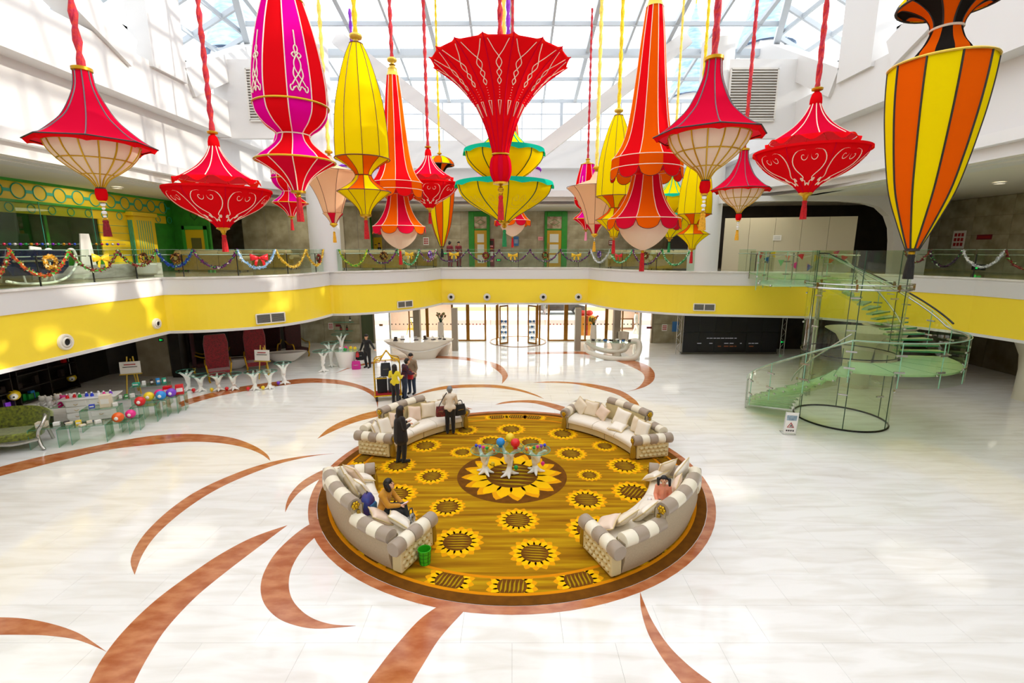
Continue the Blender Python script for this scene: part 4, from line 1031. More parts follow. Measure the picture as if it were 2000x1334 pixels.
sofa('curved cream sofa where the woman in the mustard top sits', 194, 244, 207, 227.5)
sofa('curved cream sofa where the girl in the peach jumper sits', 293, 346, 309.5, 331)

# ---- cushions
def cushion_mesh(w, h, d, seed, soft=.0):
    rnd = random.Random(seed); n = 14; rows = {}
    mb = MB()
    for sgn in (1, -1):
        rw = []
        for j in range(n + 1):
            row = []
            for i in range(n + 1):
                x, y = -1 + 2 * i / n, -1 + 2 * j / n
                pin = 1 - .10 * (1 - abs(x)) ** 0 * (1 - (abs(x * y))) * (max(abs(x), abs(y)) ** 4)
                th = ((1 - x ** 4) * (1 - y ** 4)) ** .55
                wr = .03 * math.sin(5 * x + seed) * math.sin(4 * y + seed * 2) * th
                row.append((x * w / 2 * pin, sgn * d / 2 * th * (1 + wr * 3), y * h / 2 * pin))
            rw.append(row)
        if sgn < 0: rw = rw[::-1]
        mb.grid(rw)
    return mb
M_cush = [mat('ivory_cushion_satin', 'F4ECDD', .4, bump=.12, bscale=8), mat('champagne_cushion_satin', 'EBDCC3', .4, bump=.12, bscale=8), mat('blush_cushion_satin', 'EBD3BD', .4, bump=.12, bscale=8)]
M_piping = mat('gold_fringe', 'DCC68E', .5)
CUSH = {}
def cushion(label, deg, r, z, lean, yaw=0.0, w=.5, mi=0, roll=0.0, h=None):
    key = (w, mi)
    if key not in CUSH:
        me = cushion_mesh(w, w * .96, .17, len(CUSH) + 1).mesh('cushion'); bm = bmesh.new(); bm.from_mesh(me); bmesh.ops.remove_doubles(bm, verts=bm.verts, dist=.0008); bmesh.ops.recalc_face_normals(bm, faces=bm.faces); bm.to_mesh(me); bm.free()
        me.materials.append(M_cush[mi]); smooth(me, 70)
        pts = []; q = w / 2
        for k in range(48):
            s = k / 12; e = int(s); f = -1 + 2 * (s - e); x, y = [(f, -1), (1, f), (-f, 1), (-1, -f)][e]
            pin = 1 - .10 * (1 - abs(x * y)); pts.append((x * q * pin, 0, y * q * .96 * pin))
        mb = MB(); mb.tube(pts, .012, 5, closed=True); pm = mb.mesh('piping'); pm.materials.append(M_piping); CUSH[key] = (me, pm)
    root = thing('sofa_cushion', label, 'cushion', V(CX, CY, 0) + V(*P(r, deg, z)), 0, 'loose cushions on the ring of sofas')
    root.rotation_euler = (Matrix.Rotation(math.radians(deg - 90) + yaw, 3, 'Z') @ Matrix.Rotation(-lean, 3, 'X') @ Matrix.Rotation(roll, 3, 'Y')).to_euler()
    obj('cover', CUSH[key][0], M_cush[mi], root); obj('piping', CUSH[key][1], M_piping, root)
ORD = ['first', 'second', 'third', 'fourth', 'fifth', 'sixth', 'seventh', 'eighth']
CSH = {
 'sofa behind the woman in black, from the cart end': [(162, 4.22, .72, .35, .5, .54, 0, .1), (157.5, 4.15, .74, .4, .1, .56, 0, .2), (149, 4.3, .72, .3, 0, .48, 2, .3), (143, 4.05, .56, 1.2, .3, .42, 0, 0), (138.5, 4.25, .72, .35, 0, .5, 2, .25), (131.5, 4.22, .72, .3, -.1, .52, 1, .1), (126, 4.25, .72, .3, -.1, .48, 0, 0)],
 'empty sofa, counted towards the stair': [(56.5, 4.25, .72, .3, -.2, .5, 1, .5), (51, 4.25, .72, .25, 0, .52, 1, 0), (44.5, 4.18, .70, .4, -.1, .46, 2, .35), (33.5, 4.15, .76, .45, .1, .58, 0, .1), (32, 3.9, .545, 1.35, .3, .5, 0, 0), (24.5, 4.2, .72, .3, 0, .5, 1, 0), (20, 4.15, .72, .3, .2, .52, 0, 0)],
 'mustard woman\'s sofa, counted towards the green bin': [(201, 4.05, .70, .5, .5, .54, 2, .1), (204.5, 4.28, .78, .3, .2, .56, 0, .5), (209.5, 4.2, .78, .4, .1, .56, 1, .4), (212.5, 4.0, .70, .5, .2, .52, 0, .1), (200, 3.85, .55, 1.2, .6, .46, 0, .3), (229, 4.12, .60, .95, -.3, .5, 2, .1), (235.5, 4.0, .63, .9, -.4, .52, 0, .5)],
 'girl\'s sofa, counted towards the stair': [(299, 3.9, .62, 1.0, .8, .5, 2, .3), (304.5, 4.0, .66, .8, .2, .52, 1, .4), (312, 4.1, .66, .7, .1, .5, 0, .2), (317, 3.98, .57, 1.15, .3, .5, 0, .1), (331, 4.25, .72, .35, .1, .46, 2, .5), (338.5, 4.3, .82, .3, -.4, .58, 0, .55), (341.5, 3.95, .74, .4, -.7, .54, 1, .05), (339.5, 3.72, .60, 1.0, -.5, .5, 0, .2)],
}
for sn, lst in CSH.items():
    for i, (d, r, z, le, yw, w, mi, ro) in enumerate(lst): cushion('%s %s cushion on the %s' % (ORD[i], ['ivory', 'champagne', 'blush'][mi], sn), d, r, z, le, yw, w, mi, ro)

# ---- tree trunk tables with glass tops
M_ceram = mat('white_lacquer', 'F3EFE8', .22, coat=.4)
G_table = glassmat('table_glass', 'ECF8F3', .08); M_gedge = mat('green_glass_edge', '3FA58E', .1, spec=.8)
def trunk(seed, h=.72, spread=.26, nb=3):
    rnd = random.Random(seed); caps = []
    mid = [V(0, 0, .12)]; 
    for k in range(1, 5): mid.append(V(rnd.uniform(-.04, .04), rnd.uniform(-.04, .04), .12 + (h * .55 - .12) * k / 4))
    rad = [.10, .075, .065, .07, .085]
    for k in range(4): caps.append((mid[k], rad[k], mid[k + 1], rad[k + 1]))
    for k in range(5):
        a = 2 * PI * k / 5 + rnd.uniform(-.3, .3); L = rnd.uniform(.20, .30); e = V(L * math.cos(a), L * math.sin(a), .03); m_ = V(L * .5 * math.cos(a), L * .5 * math.sin(a), .055)
        caps += [(V(0, 0, .13), .08, m_, .05), (m_, .05, e, .024)]
    for k in range(nb):
        a = 2 * PI * k / nb + rnd.uniform(-.4, .4); e = V(spread * math.cos(a), spread * math.sin(a), h - .03); m_ = V(spread * .45 * math.cos(a + .4), spread * .45 * math.sin(a + .4), h * .78)
        caps += [(mid[-1], .075, m_, .06), (m_, .055, e, .045), (e, .045, e + V(.05 * math.cos(a), .05 * math.sin(a), .0), .03)]
        caps += [(mid[2] + V(.05 * math.cos(a), .05 * math.sin(a), 0), .03, m_ + V(0, 0, -.05), .03)]
    return blob(caps, .016, 3, 'trunk')
def tree_table(label, loc, seed, h=.72, R=.42, group='white tree trunk tables', cat='table', rz=0.0, nb=3):
    root = thing('tree_table', label, cat, loc, rz, group); me = trunk(seed, h, R * .62, nb); obj('trunk', me, M_ceram, root)
    mb = MB(); mb.lathe([(.001, h), (R - .004, h), (R - .004, h + .012), (.001, h + .012)], 40); g = obj('glass_top', mb, G_table, root)
    mb = MB(); mb.tube([(R * math.cos(2 * PI * k / 48), R * math.sin(2 * PI * k / 48), h + .006) for k in range(48)], .008, 6, closed=True); obj('glass_rim', mb, M_gedge, g)
    return root
def toy(label, p, r, m, feet=True, group='coloured ball toys on the tree tables'):
    """ball headed toy with small feet and a white face patch"""
    root = thing('ball_toy', label, 'toy', p, 0, group)
    mb = MB(); mb.ball((0, 0, r * 1.25), r, 18, 12); obj('head', mb, m, root, sm=70)
    if feet:
        mb = MB(); capsule(mb, (0, 0, r * .25), r * .42, (0, 0, r * .6), r * .36); capsule(mb, (-r * .35, -r * .1, r * .14), r * .15, (-r * .35, -r * .25, r * .14), r * .15); capsule(mb, (r * .35, -r * .1, r * .14), r * .15, (r * .35, -r * .25, r * .14), r * .15); obj('feet', mb, m, root, sm=70)
    return root
TOYC = {n: mat('toy_' + n, h, .35, coat=.2) for n, h in dict(blue='1C8FE0', yellow='F5D21C', red='E0101C', royal='1F3FD0', purple='7D3CC8', pink='E81E8C', green='12A03C', orange='F0661A', white='F4F2EE').items()}
CARZ = .0185
tt = [(PZ(948, 925), 3, 'round glass topped white tree table holding a row of little balls, cart side'), (PZ(994, 930), 5, 'round glass topped white tree table carrying the three large balls, the tallest'), (PZ(1046, 924), 8, 'round glass topped white tree table holding a row of little balls, stair side')]
for i, (p, sd, lb) in enumerate(tt):
    h = (.66, .80, .66)[i]; tree_table(lb, (p.x, p.y, CARZ), sd, h, .39 if i != 1 else .40)
    top = CARZ + h + .014
    if i == 1:
        for n, dx, dy, r in (('blue', -.22, 0, .115), ('yellow', .03, .25, .125), ('red', .17, -.1, .125)): toy('large %s ball toy on the tallest tree table' % n, (p.x + dx, p.y + dy, top), r, TOYC[n])
        toy('dark green ball toy among the roots of the tallest tree table', (p.x + .19, p.y + .02, CARZ + .15), .06, TOYC['green'])
    else:
        ns = ['royal', 'purple', 'pink', 'green', 'yellow', 'orange']
        for k, n in enumerate(ns): toy('small %s ball toy on the tree table, %s side' % (n, ('cart', 'stair')[i // 2]), (p.x + (-.25 + .1 * k) * (1 if i == 0 else -1), p.y + .16 - .055 * k, top), .042, TOYC[n])
        toy('%s ball toy among the roots of the tree table, %s side' % (('yellow', 'pink')[i // 2], ('cart', 'stair')[i // 2]), (p.x + .2, p.y + .1, CARZ + .15), .055, TOYC[('yellow', 'pink')[i // 2]])
# ---- green tartan bin
b = PZ(830, 1101); bn = thing('waste_bin', 'bright green tartan waste bin beside the mustard woman\'s sofa', 'bin', (b.x, b.y, CARZ))
M_bin = mat('lime_plastic', '37B81E', .4); M_binl = mat('dark_green_stripe', '1d6a1a', .5)
mb = MB(); mb.lathe([(.105, 0), (.125, .30), (.118, .30), (.098, .012), (.001, .012)], 28); obj('body', mb, M_bin, bn, sm=40)
for z in (.07, .15, .23): mb = MB(); mb.lathe([(.1075 + z * .067, z), (.1085 + z * .067, z + .012)], 28); obj('tartan_stripe', mb, M_binl, bn)
for k in range(8): a = 2 * PI * k / 8; mb = MB(); mb.bar((.1065 * math.cos(a), .1065 * math.sin(a), .005), (.1265 * math.cos(a), .1265 * math.sin(a), .298), .012, .003); obj('tartan_stripe', mb, M_binl, bn)
mb = MB(); mb.tube([(.124 * math.cos(2 * PI * k / 28), .124 * math.sin(2 * PI * k / 28), .30) for k in range(28)], .008, 6, closed=True); obj('rim', mb, M_bin, bn)
# ================================================================ GALLERY: RAILING, GARLANDS, FRONTS
RAILP = []
_e = [V(x, y, 0) for x, y in EDGE]
def off_path(path, d):
    out = []
    for i, p in enumerate(path):
        a, b = path[max(i - 1, 0)], path[min(i + 1, len(path) - 1)]; t = (b - a).normalized(); out.append(p + V(-t.y, t.x, 0) * d)
    return out
RAILP = off_path(_e, -0.16) if True else None
# sideways sign: left of travel points out of the void on the shop side
if RAILP[1].x > -14.6: RAILP = off_path(_e, 0.16)
def dense(path, step=.05):
    out = []
    for a, b in zip(path[:-1], path[1:]):
        n = max(1, int((b - a).length / step))
        for k in range(n): out.append(a.lerp(b, k / n))
    out.append(path[-1]); return out
RD = dense(RAILP); RL = [0]
for i in range(1, len(RD)): RL.append(RL[-1] + (RD[i] - RD[i - 1]).length)
def rail_s(u, z=5.95):
    best = None
    for i in range(0, len(RD), 1):
        p = RD[i]
        if p.y < 3: continue
        q = proj(p.x, p.y, z)[0]
        if best is None or abs(q - u) < best[0]: best = (abs(q - u), i)
    return best[1]
def rail_pt(i, off=0.0):
    i = max(1, min(len(RD) - 2, i)); t = (RD[i + 1] - RD[i - 1]).normalized(); n = V(-t.y, t.x, 0)
    if (V(0, 13, 0) - RD[i]).dot(n) < 0: n = -n
    return RD[i] + n * off, t, n
RTOP = 5.97
rail = thing('glass_railing', 'clear glass railing with slim steel handrail along the gallery edge', 'railing')
i0 = rail_s(-250); i1 = rail_s(1478); i2 = rail_s(1790); i3 = rail_s(2300)
skip = [(rail_s(636), rail_s(662)), (rail_s(1350), rail_s(1412))]
def rail_run(a, b):
    st = a
    while st < b - 6:
        en = min(st + 38, b)
        if b - en < 12: en = b
        if not any(x0 <= (st + en) / 2 <= x1 for x0, x1 in skip):
            mb = MB(); pts = [RD[k] for k in range(st, en, 4)] + [RD[en - 1]]
            mb.grid([[(p.x, p.y, 4.85) for p in pts], [(p.x, p.y, RTOP) for p in pts]]); obj('glass_panel', mb, G_rail, rail)
            q, t, n = rail_pt(en, -.02); mb = MB(); mb.bar((q.x, q.y, 4.83), (q.x, q.y, 5.78), .035, .035); obj('post', mb, mat('dark_steel', '3a3a38', .4, .6), rail)
            mb = MB(); mb.tube([rail_pt(k, -.09)[0] + V(0, 0, 5.76) for k in range(st, en + 1, 4)], .022, 6); obj('handrail', mb, M_steel, rail)
            mb = MB(); mb.tube([(p.x, p.y, RTOP) for p in pts], .006, 4); obj('glass_edge', mb, mat('pale_glass_edge', '9DC4B0', .2), rail)
        st = en
rail_run(i0, i1); rail_run(i2, i3)
def tinsel_mat(name, cols, seed=0):
    m = bpy.data.materials.new(name); m.use_nodes = True; nt = m.node_tree; n = nt.nodes; L = nt.links.new; b = n['Principled BSDF']
    g = n.new('ShaderNodeTexCoord'); nz = n.new('ShaderNodeTexWhiteNoise'); nz.noise_dimensions = '3D'
    sn = n.new('ShaderNodeVectorMath'); sn.operation = 'SNAP'; sn.inputs[1].default_value = (.05, .05, .05); L(g.outputs['Object'], sn.inputs[0]); L(sn.outputs[0], nz.inputs['Vector'])
    cr = n.new('ShaderNodeValToRGB'); cr.color_ramp.interpolation = 'CONSTANT'; L(nz.outputs['Value'], cr.inputs['Fac']); e = cr.color_ramp.elements
    while len(e) < len(cols): e.new(.5)
    for i, (c, p) in enumerate(cols): e[i].color = hexc(c); e[i].position = p
    L(cr.outputs['Color'], b.inputs['Base Color']); b.inputs['Roughness'].default_value = .3; b.inputs['Metallic'].default_value = .25
    return m
TIN = dict(orange=tinsel_mat('orange_tinsel', [('A3341A', 0), ('D2622A', .45), ('3FAE3A', .75), ('C8E8B0', .92)]), brown=tinsel_mat('brown_tinsel', [('6A1A1E', 0), ('8C3A22', .45), ('3FAE3A', .78), ('BFE8A8', .93)]),
  blue=tinsel_mat('blue_tinsel', [('0E2A7A', 0), ('1C52B8', .45), ('3FAE4A', .84), ('C0E8C8', .95)]), purple=tinsel_mat('purple_tinsel', [('4A1450', 0), ('7A1F6A', .5), ('3FAE3A', .80), ('E8E0D0', .93)]),
  sky=tinsel_mat('sky_tinsel', [('7FB2E0', 0), ('B8D8F2', .5), ('F4F8FC', .8)]), gold=tinsel_mat('gold_tinsel', [('C99A12', 0), ('EFC422', .5), ('FBE88A', .85)]),
  lime=tinsel_mat('lime_tinsel', [('3F9A1E', 0), ('A8B81C', .5), ('E8D84A', .8)]), green=tinsel_mat('green_tinsel', [('1E7A3A', 0), ('4FB86A', .5), ('D8F0D8', .82)]), silver=tinsel_mat('silver_tinsel', [('B8BCC0', 0), ('E8ECEE', .5), ('FFFFFF', .85)]),
  dark=tinsel_mat('dark_tinsel', [('2A1626', 0), ('4A2038', .5), ('3FAE3A', .82), ('C8D8C0', .94)]))
M_leaf = mat('tinsel_leaf', '8FD88A', .4)
def garland(ua, ub, sag, col, label, za=5.97):
    a, b = rail_s(ua), rail_s(ub); n = 22; pts = []; rnd = random.Random(int(ua * 7))
    if b < a: a, b = b, a
    for k in range(n + 1):
        t = k / n; q, _, nn = rail_pt(int(a + (b - a) * t), .06); pts.append(V(q.x, q.y, za - sag * (1 - (2 * t - 1) ** 2) ** .85))
    c = pts[n // 2].copy(); loc = pts[0]
    mb = MB(); mb.tube([p - loc for p in pts], .042, 6)
    for k in range(int(230)):
        t = rnd.random() * n; i = min(int(t), n - 1); p = pts[i].lerp(pts[i + 1], t - i) - loc; d = V(rnd.gauss(0, 1), rnd.gauss(0, 1), rnd.gauss(0, 1)).normalized(); s = d.orthogonal().normalized() * .022; e = p + d * rnd.uniform(.07, .12); m_ = p + d * .05
        mb.add([p, m_ + s, e, m_ - s], [(0, 1, 2, 3)])
    o = obj('tinsel_garland', mb, TIN[col], None, loc); tag(o, label, 'garland', 'tinsel swags along the railing'); return o
GAR = [(-95, 15, .85, 'orange', 'orange tinsel swag at the picture edge before the navy carriage'), (15, 130, .80, 'orange', 'orange and green tinsel swag hanging under the golden wreath'), (130, 228, .72, 'brown', 'brown red tinsel swag under the first yellow bow'), (228, 305, .62, 'brown', 'brown tinsel swag in front of the yellow pilaster'),
 (305, 378, .68, 'blue', 'blue tinsel swag in front of the yellow door'), (378, 462, .75, 'purple', 'blue and purple tinsel swag before the gallery sofa'), (462, 537, .80, 'sky', 'pale blue tinsel swag under the red bow near the big dish lantern'), (537, 595, .80, 'gold', 'gold tinsel swag, the wider one'), (595, 629, .78, 'gold', 'narrow gold tinsel swag beside the round column with the red wreath'),
 (663, 718, .85, 'lime', 'lime tinsel swag just past the round column'), (718, 775, .75, 'purple', 'purple tinsel swag round the brown wreath'), (775, 818, .85, 'green', 'green tinsel swag below the cream bowl lantern'), (818, 850, .70, 'purple', 'short purple tinsel swag around the purple wreath, sofa side'), (850, 915, .75, 'purple', 'plum tinsel swag before the two staff in red'), (915, 975, .75, 'purple', 'plum tinsel swag with the dark red wreath, below the first green framed door'),
 (975, 1035, .75, 'purple', 'plum tinsel swag under the middle yellow bow'), (1035, 1095, .75, 'purple', 'plum tinsel swag before the second green framed door'), (1095, 1155, .75, 'purple', 'plum tinsel swag under the yellow bow nearest the stair'), (1155, 1194, .78, 'silver', 'silver tinsel swag beside the purple wreath, stair side'), (1194, 1237, .75, 'green', 'dark green tinsel swag under the red bow near the circus lantern'), (1237, 1294, .80, 'purple', 'purple and green tinsel swag behind the red lantern tassel'), (1294, 1349, .82, 'green', 'green tinsel swag ending at the second round column'),
 (1770, 1820, .55, 'brown', 'brown tinsel swag behind the black tassel'), (1820, 1884, .72, 'dark', 'dark purple tinsel swag on the stair side railing'), (1884, 1968, .70, 'silver', 'silver tinsel swag on the stair side railing'), (1968, 2060, .72, 'brown', 'red brown tinsel swag at the picture edge, stair side')]
for g in GAR: garland(*g)
def wreath(u, v, rpx, col, label):
    i = rail_s(u); q, t, n = rail_pt(i, .10); dist = q.y / ray(u, v).y; z = EYE + ray(u, v).z * dist; R = rpx * dist / FPX
    rnd = random.Random(u); mb = MB(); loc = V(q.x, q.y, z)
    mb.tube([(t * math.cos(2 * PI * k / 20) + V(0, 0, 1) * math.sin(2 * PI * k / 20)) * R * .68 for k in range(20)], R * .2, 6, closed=True)
    for k in range(170):
        a = rnd.random() * 2 * PI; c = (t * math.cos(a) + V(0, 0, 1) * math.sin(a)) * R * .68; d = (c.normalized() * rnd.gauss(0, 1) + n * abs(rnd.gauss(0, .8)) + V(rnd.gauss(0, .5), rnd.gauss(0, .5), rnd.gauss(0, .5))).normalized(); s = d.orthogonal().normalized() * R * .10; p = c + d * R * .1; e = c + d * R * .38; m_ = c + d * R * .25
        mb.add([p, m_ + s, e, m_ - s], [(0, 1, 2, 3)])
    tag(obj('wreath', mb, col, None, loc), label, 'wreath', 'wreaths on the railing')
W_gold = tinsel_mat('gold_wreath', [('8A5A12', 0), ('E8B030', .4), ('F8E0A0', .85)]); W_dark = tinsel_mat('dark_wreath', [('3A1A10', 0), ('7A4A1E', .5), ('D8A83A', .85)]); W_red = tinsel_mat('red_wreath', [('5A0E12', 0), ('B8202A', .5), ('2E5A1E', .8)]); W_pur = tinsel_mat('purple_wreath', [('3A1258', 0), ('7A3AA8', .5), ('D8C8E8', .85)])
for u, v, r, c, l in [(88, 512, 16, W_gold, 'golden leaf wreath before the navy carriage'), (273, 504, 11, W_dark, 'dark gold wreath by the yellow pilaster'), (343, 504, 11, W_dark, 'dark wreath before the blue tinsel'), (617, 505, 9, W_red, 'red berry wreath next to the round column'), (747, 500, 9, W_dark, 'brown wreath with the purple tinsel swag'), (836, 497, 8, W_pur, 'purple wreath left of the striped balloon lantern'),
                      (949, 499, 7.5, W_red, 'dark red wreath by the first green framed door'), (1065, 498, 7.5, W_dark, 'brown wreath by the second green framed door'), (1174, 497, 7.5, W_pur, 'purple wreath near the silver tinsel'), (1263, 499, 8, W_dark, 'dark wreath beside the red lantern tassel')]: wreath(u, v, r, c, l)
def bow(u, v, px, m, label):
    i = rail_s(u); q, t, n = rail_pt(i, .12); dist = q.y / ray(u, v).y; z = EYE + ray(u, v).z * dist; s = px * dist / FPX
    root = thing('ribbon_bow', label, 'bow', (q.x, q.y, z), math.atan2(t.y, t.x), 'ribbon bows on the railing'); fy = 1 if (Matrix.Rotation(-math.atan2(t.y, t.x), 3, 'Z') @ n).y > 0 else -1
    for sg in (-1, 1):
        mb = MB(); rows = []
        for k in range(9):
            a = PI * k / 8 * 2; x = sg * s * (.05 + .5 * (1 - math.cos(a)) / 2 * 2 * .95); y = fy * s * .18 * math.sin(a); w = s * (.14 + .34 * (1 - math.cos(a)) / 2); rows.append([(x, y, w * .9 + s * .1 * (abs(x) / s)), (x, y + .02 * s, s * .08), (x, y, -w * .7)])
        mb.grid(rows); obj('loop', mb, m, root, sm=60, solid=.008)
        mb = MB(); mb.grid([[(sg * s * .05, 0, 0), (sg * s * .15, fy * s * .1, 0)], [(sg * s * .25, fy * s * .1, -s * .45), (sg * s * .55, fy * s * .12, -s * .35)], [(sg * s * .35, fy * s * .05, -s * .95), (sg * s * .62, fy * s * .1, -s * .8)]]); obj('tail', mb, m, root, solid=.008)
    mb = MB(); mb.ball((0, fy * s * .08, 0), s * .15, 10, 7); obj('knot', mb, m, root, sm=60)
R_gold = mat('gold_ribbon', 'EDBE1E', .35, .1); R_red = mat('red_ribbon', 'D4151F', .35)
for u, v, s, m, l in [(189, 505, 19, R_gold, 'yellow ribbon bow by the green shop front, largest of the bows'), (502, 504, 16, R_red, 'red ribbon bow above the pale blue tinsel'), (797, 497, 10, R_gold, 'gold ribbon bow below the cream bowl lantern'), (887, 497, 9.5, R_gold, 'gold ribbon bow before the two staff in red'), (1002, 499, 9.5, R_gold, 'gold ribbon bow in the middle of the railing'), (1125, 499, 9.5, R_gold, 'gold ribbon bow after the second green framed door'), (1211, 500, 9, R_red, 'red ribbon bow before the stair side gallery sofa')]: bow(u, v, s, m, l)

# ---- air outlets and grilles on the yellow band
def nozzle(u, v, rpx, label):
    best = None
    for i in range(1, len(_d2) - 1):
        p = _d2[i]; q = proj(p.x, p.y, 3.3)[0]
        if best is None or abs(q - u) < best[0]: best = (abs(q - u), i)
    i = best[1]; t = (_d2[i + 1] - _d2[i - 1]).normalized(); n = V(-t.y, t.x, 0)
    if (V(0, 13, 0) - _d2[i]).dot(n) < 0: n = -n
    p = _d2[i] - n * .05; dist = p.y / ray(u, v).y; z = EYE + ray(u, v).z * dist; R = rpx * dist / FPX
    return p, n, z, R
_d2 = [p for p in dense(_e) if p.y > 2]
M_noz = mat('ivory_plastic', 'E9E3D6', .4); M_hole = mat('dark_duct', '1c1a17', .8)
for u, v, r, l in [(125, 668, 16, 'round white air nozzle on the yellow band, larger one over the toy shop'), (305, 632, 10.5, 'round white air nozzle on the yellow band by the first corner'), (880, 580, 7, 'first of four round air nozzles over the entrance'), (951, 580, 7, 'second of four round air nozzles over the entrance'), (1061, 580, 7, 'third of four round air nozzles over the entrance'), (1130, 580, 7, 'fourth of four round air nozzles over the entrance')]:
    p, n, z, R = nozzle(u, v, r, l); root = thing('air_nozzle', l, 'air vent', (p.x, p.y, z), math.atan2(n.y, n.x), 'air nozzles on the yellow band')
    rot = Matrix.Rotation(PI / 2, 4, 'Y')
    for nm, prof, m in (('flange', [(R, 0), (R, .05), (R * .92, .08), (R * .7, .08), (R * .68, .05)], M_noz), ('nozzle', [(R * .68, .04), (R * .62, .10), (R * .46, .12), (R * .42, .06)], M_noz), ('duct', [(R * .43, .07), (.002, .05)], M_hole)):
        mb = MB(); mb.lathe(prof, 28); mb.v = [tuple(rot @ V(*q)) for q in mb.v]; obj(nm, mb, m, root, sm=40)
for u, v, w, h, l in [(527, 621, 26, 9, 'grey slatted air grille on the curved yellow band near the shop'), (791, 594, 17, 6, 'grey slatted air grille on the yellow band above the reception desk'), (1377, 600, 19.5, 6.5, 'grey slatted air grille on the yellow band above the video screen')]:
    p, n, z, W = nozzle(u, v, w, l); dist = p.y / ray(u, v).y; Hh = h * dist / FPX
    root = thing('air_grille', l, 'air vent', (p.x + n.x * .02, p.y + n.y * .02, z), math.atan2(n.y, n.x) + PI / 2, 'slatted grilles on the yellow band'); mb = MB()
    for a, b in (((-W, 0, Hh), (W, 0, Hh)), ((-W, 0, -Hh), (W, 0, -Hh)), ((-W, 0, -Hh), (-W, 0, Hh)), ((W, 0, -Hh), (W, 0, Hh)), ((0, 0, -Hh), (0, 0, Hh))): mb.bar(a, b, .05, .05)
    obj('frame', mb, M_noz, root); mb = MB(); mb.b2((-W, .02, -Hh), (W, .03, Hh)); mb.v = [(x, -y if False else y, z_) for x, y, z_ in mb.v]; obj('backing', mb, M_hole, root)
    for k in range(9): mb = MB(); mb.box((0, 0, -Hh + 2 * Hh * (k + .5) / 9), (2 * W, .05, .012), rx=.5); obj('slat', mb, mat('grey_slat', '8d8a82', .5), root)

# ---- rear gallery wall: stone panels, doors, notices
rw = [o for o in bpy.data.objects if o.name == 'wall_rear_upper'][0]
pm = MB(); pm.b2((.006, 0, .006), (1.794, .03, .944)); pme = pm.mesh('stone_panel'); M_stone = mat('veined_stone', 'B5AD92', .25, h2='928A6E', scale=1.6, vary=.1)
for ix in range(-13, 14):
    for iz in range(4):
        x = ix * 1.8
        if -24 < x < 23: obj('stone_panel', pme, M_stone, rw, (x, 34.74, Z2 + iz * .95))
for side, xw, ys in (('left', -23.87, 0), ('right', 24.37, 0)):
    w_ = [o for o in bpy.data.objects if o.name == 'wall_%s_upper' % side][0]
    pn = MB(); pn.b2((0, .006, .006), (.03, 1.994, .944)); me_ = pn.mesh('stone_panel'); 
    if side == 'right':
        for iy in range(2, 17):
            for iz in range(4): obj('stone_panel', me_, M_stone, w_, (24.345, iy * 2.0, Z2 + iz * .95))
M_green = mat('green_door_frame', '1E8A1E', .5, vary=.1, scale=5); M_doory = mat('mustard_door', 'C79A14', .45); M_pane = mat('frosted_pane', 'D9DCD4', .3); M_greenl = mat('light_green_trim', '3FA83A', .5)
def gdoor(label, n, u0, u1, leaf0, leaf1, vt=413, Y=34.66, leafm=None, npan=3, transom=True):
    x0, x1 = PY(u0, 480, Y).x, PY(u1, 480, Y).x; a, b = PY(leaf0, 480, Y).x, PY(leaf1, 480, Y).x; zt = PY(1000, vt, Y).z
    zl = PY(1000, 450, Y).z
    root = struct(thing('door_%d' % n, label, 'door', (0, 0, 0))); m = leafm or M_doory
    fr = MB(); fr.b2((x0, Y - .12, Z2), (a, Y, zt)); fr.b2((b, Y - .12, Z2), (x1, Y, zt)); fr.b2((a, Y - .12, zt - .35), (b, Y, zt)); fr.b2((a, Y - .10, zl), (b, Y, zl + .12)); obj('door_frame', fr, M_green, root, bevel=.02)
    lf = MB(); lf.b2((a, Y - .06, Z2), (b, Y - .01, zl)); l_ = obj('door_leaf', lf, m, root)
    for k in range(npan):
        h = (zl - Z2 - .3) / npan; mb = MB(); mb.b2((a + .2, Y - .075, Z2 + .2 + k * h), (b - .2, Y - .055, Z2 + .05 + (k + 1) * h)); obj('door_pane', mb, M_pane, l_)
    mb = MB(); mb.tube([(a + .1, Y - .1, Z2 + .9), (a + .1, Y - .1, Z2 + 1.6)], .02, 6); obj('handle', mb, M_steel, l_)
    if transom:
        mb = MB(); mb.b2((a, Y - .05, zl + .12), (b, Y - .03, zt - .35)); obj('transom_pane', mb, mat('transom_glass', 'C9B9A0', .2, h2='7a5a3a', scale=3, vary=.1), root)
        mb = MB(); c = ((a + b) / 2, Y - .06, (zl + zt) / 2 - .1); r = (b - a) * .38; mb.tube([(c[0] + r * s, c[1], c[2] + r * .55 * t) for s, t in ((-1, 0), (0, 1), (1, 0), (0, -1))], .02, 5, closed=True); obj('lattice', mb, M_green, root)
gdoor('green framed mustard door with three pale panes behind the two staff', 1, 916, 957, 927, 951)
gdoor('green framed mustard door with three pale panes, stair side of the middle', 2, 1063, 1107, 1068, 1096)
gdoor('grey gallery door in a green frame below an exit sign', 3, 671, 728, 686, 720, 418, leafm=mat('grey_door', 'A8AE98', .5), npan=0, transom=False)
def plate(name, label, cat, c, w, h, m, rz=0.0, th=.02, group=None, parts=None):
    """flat sheet facing -Y (rz turns it)"""
    root = thing(name, label, cat, c, rz, group); mb = MB(); mb.b2((-w / 2, 0, -h / 2), (w / 2, th, h / 2)); obj('sheet', mb, m, root)
    for nm, (x0, x1, z0, z1), mm in (parts or []):
        q = MB(); q.b2((x0 * w / 2, -.004, z0 * h / 2), (x1 * w / 2, 0, z1 * h / 2)); obj(nm, q, mm, root)
    return root
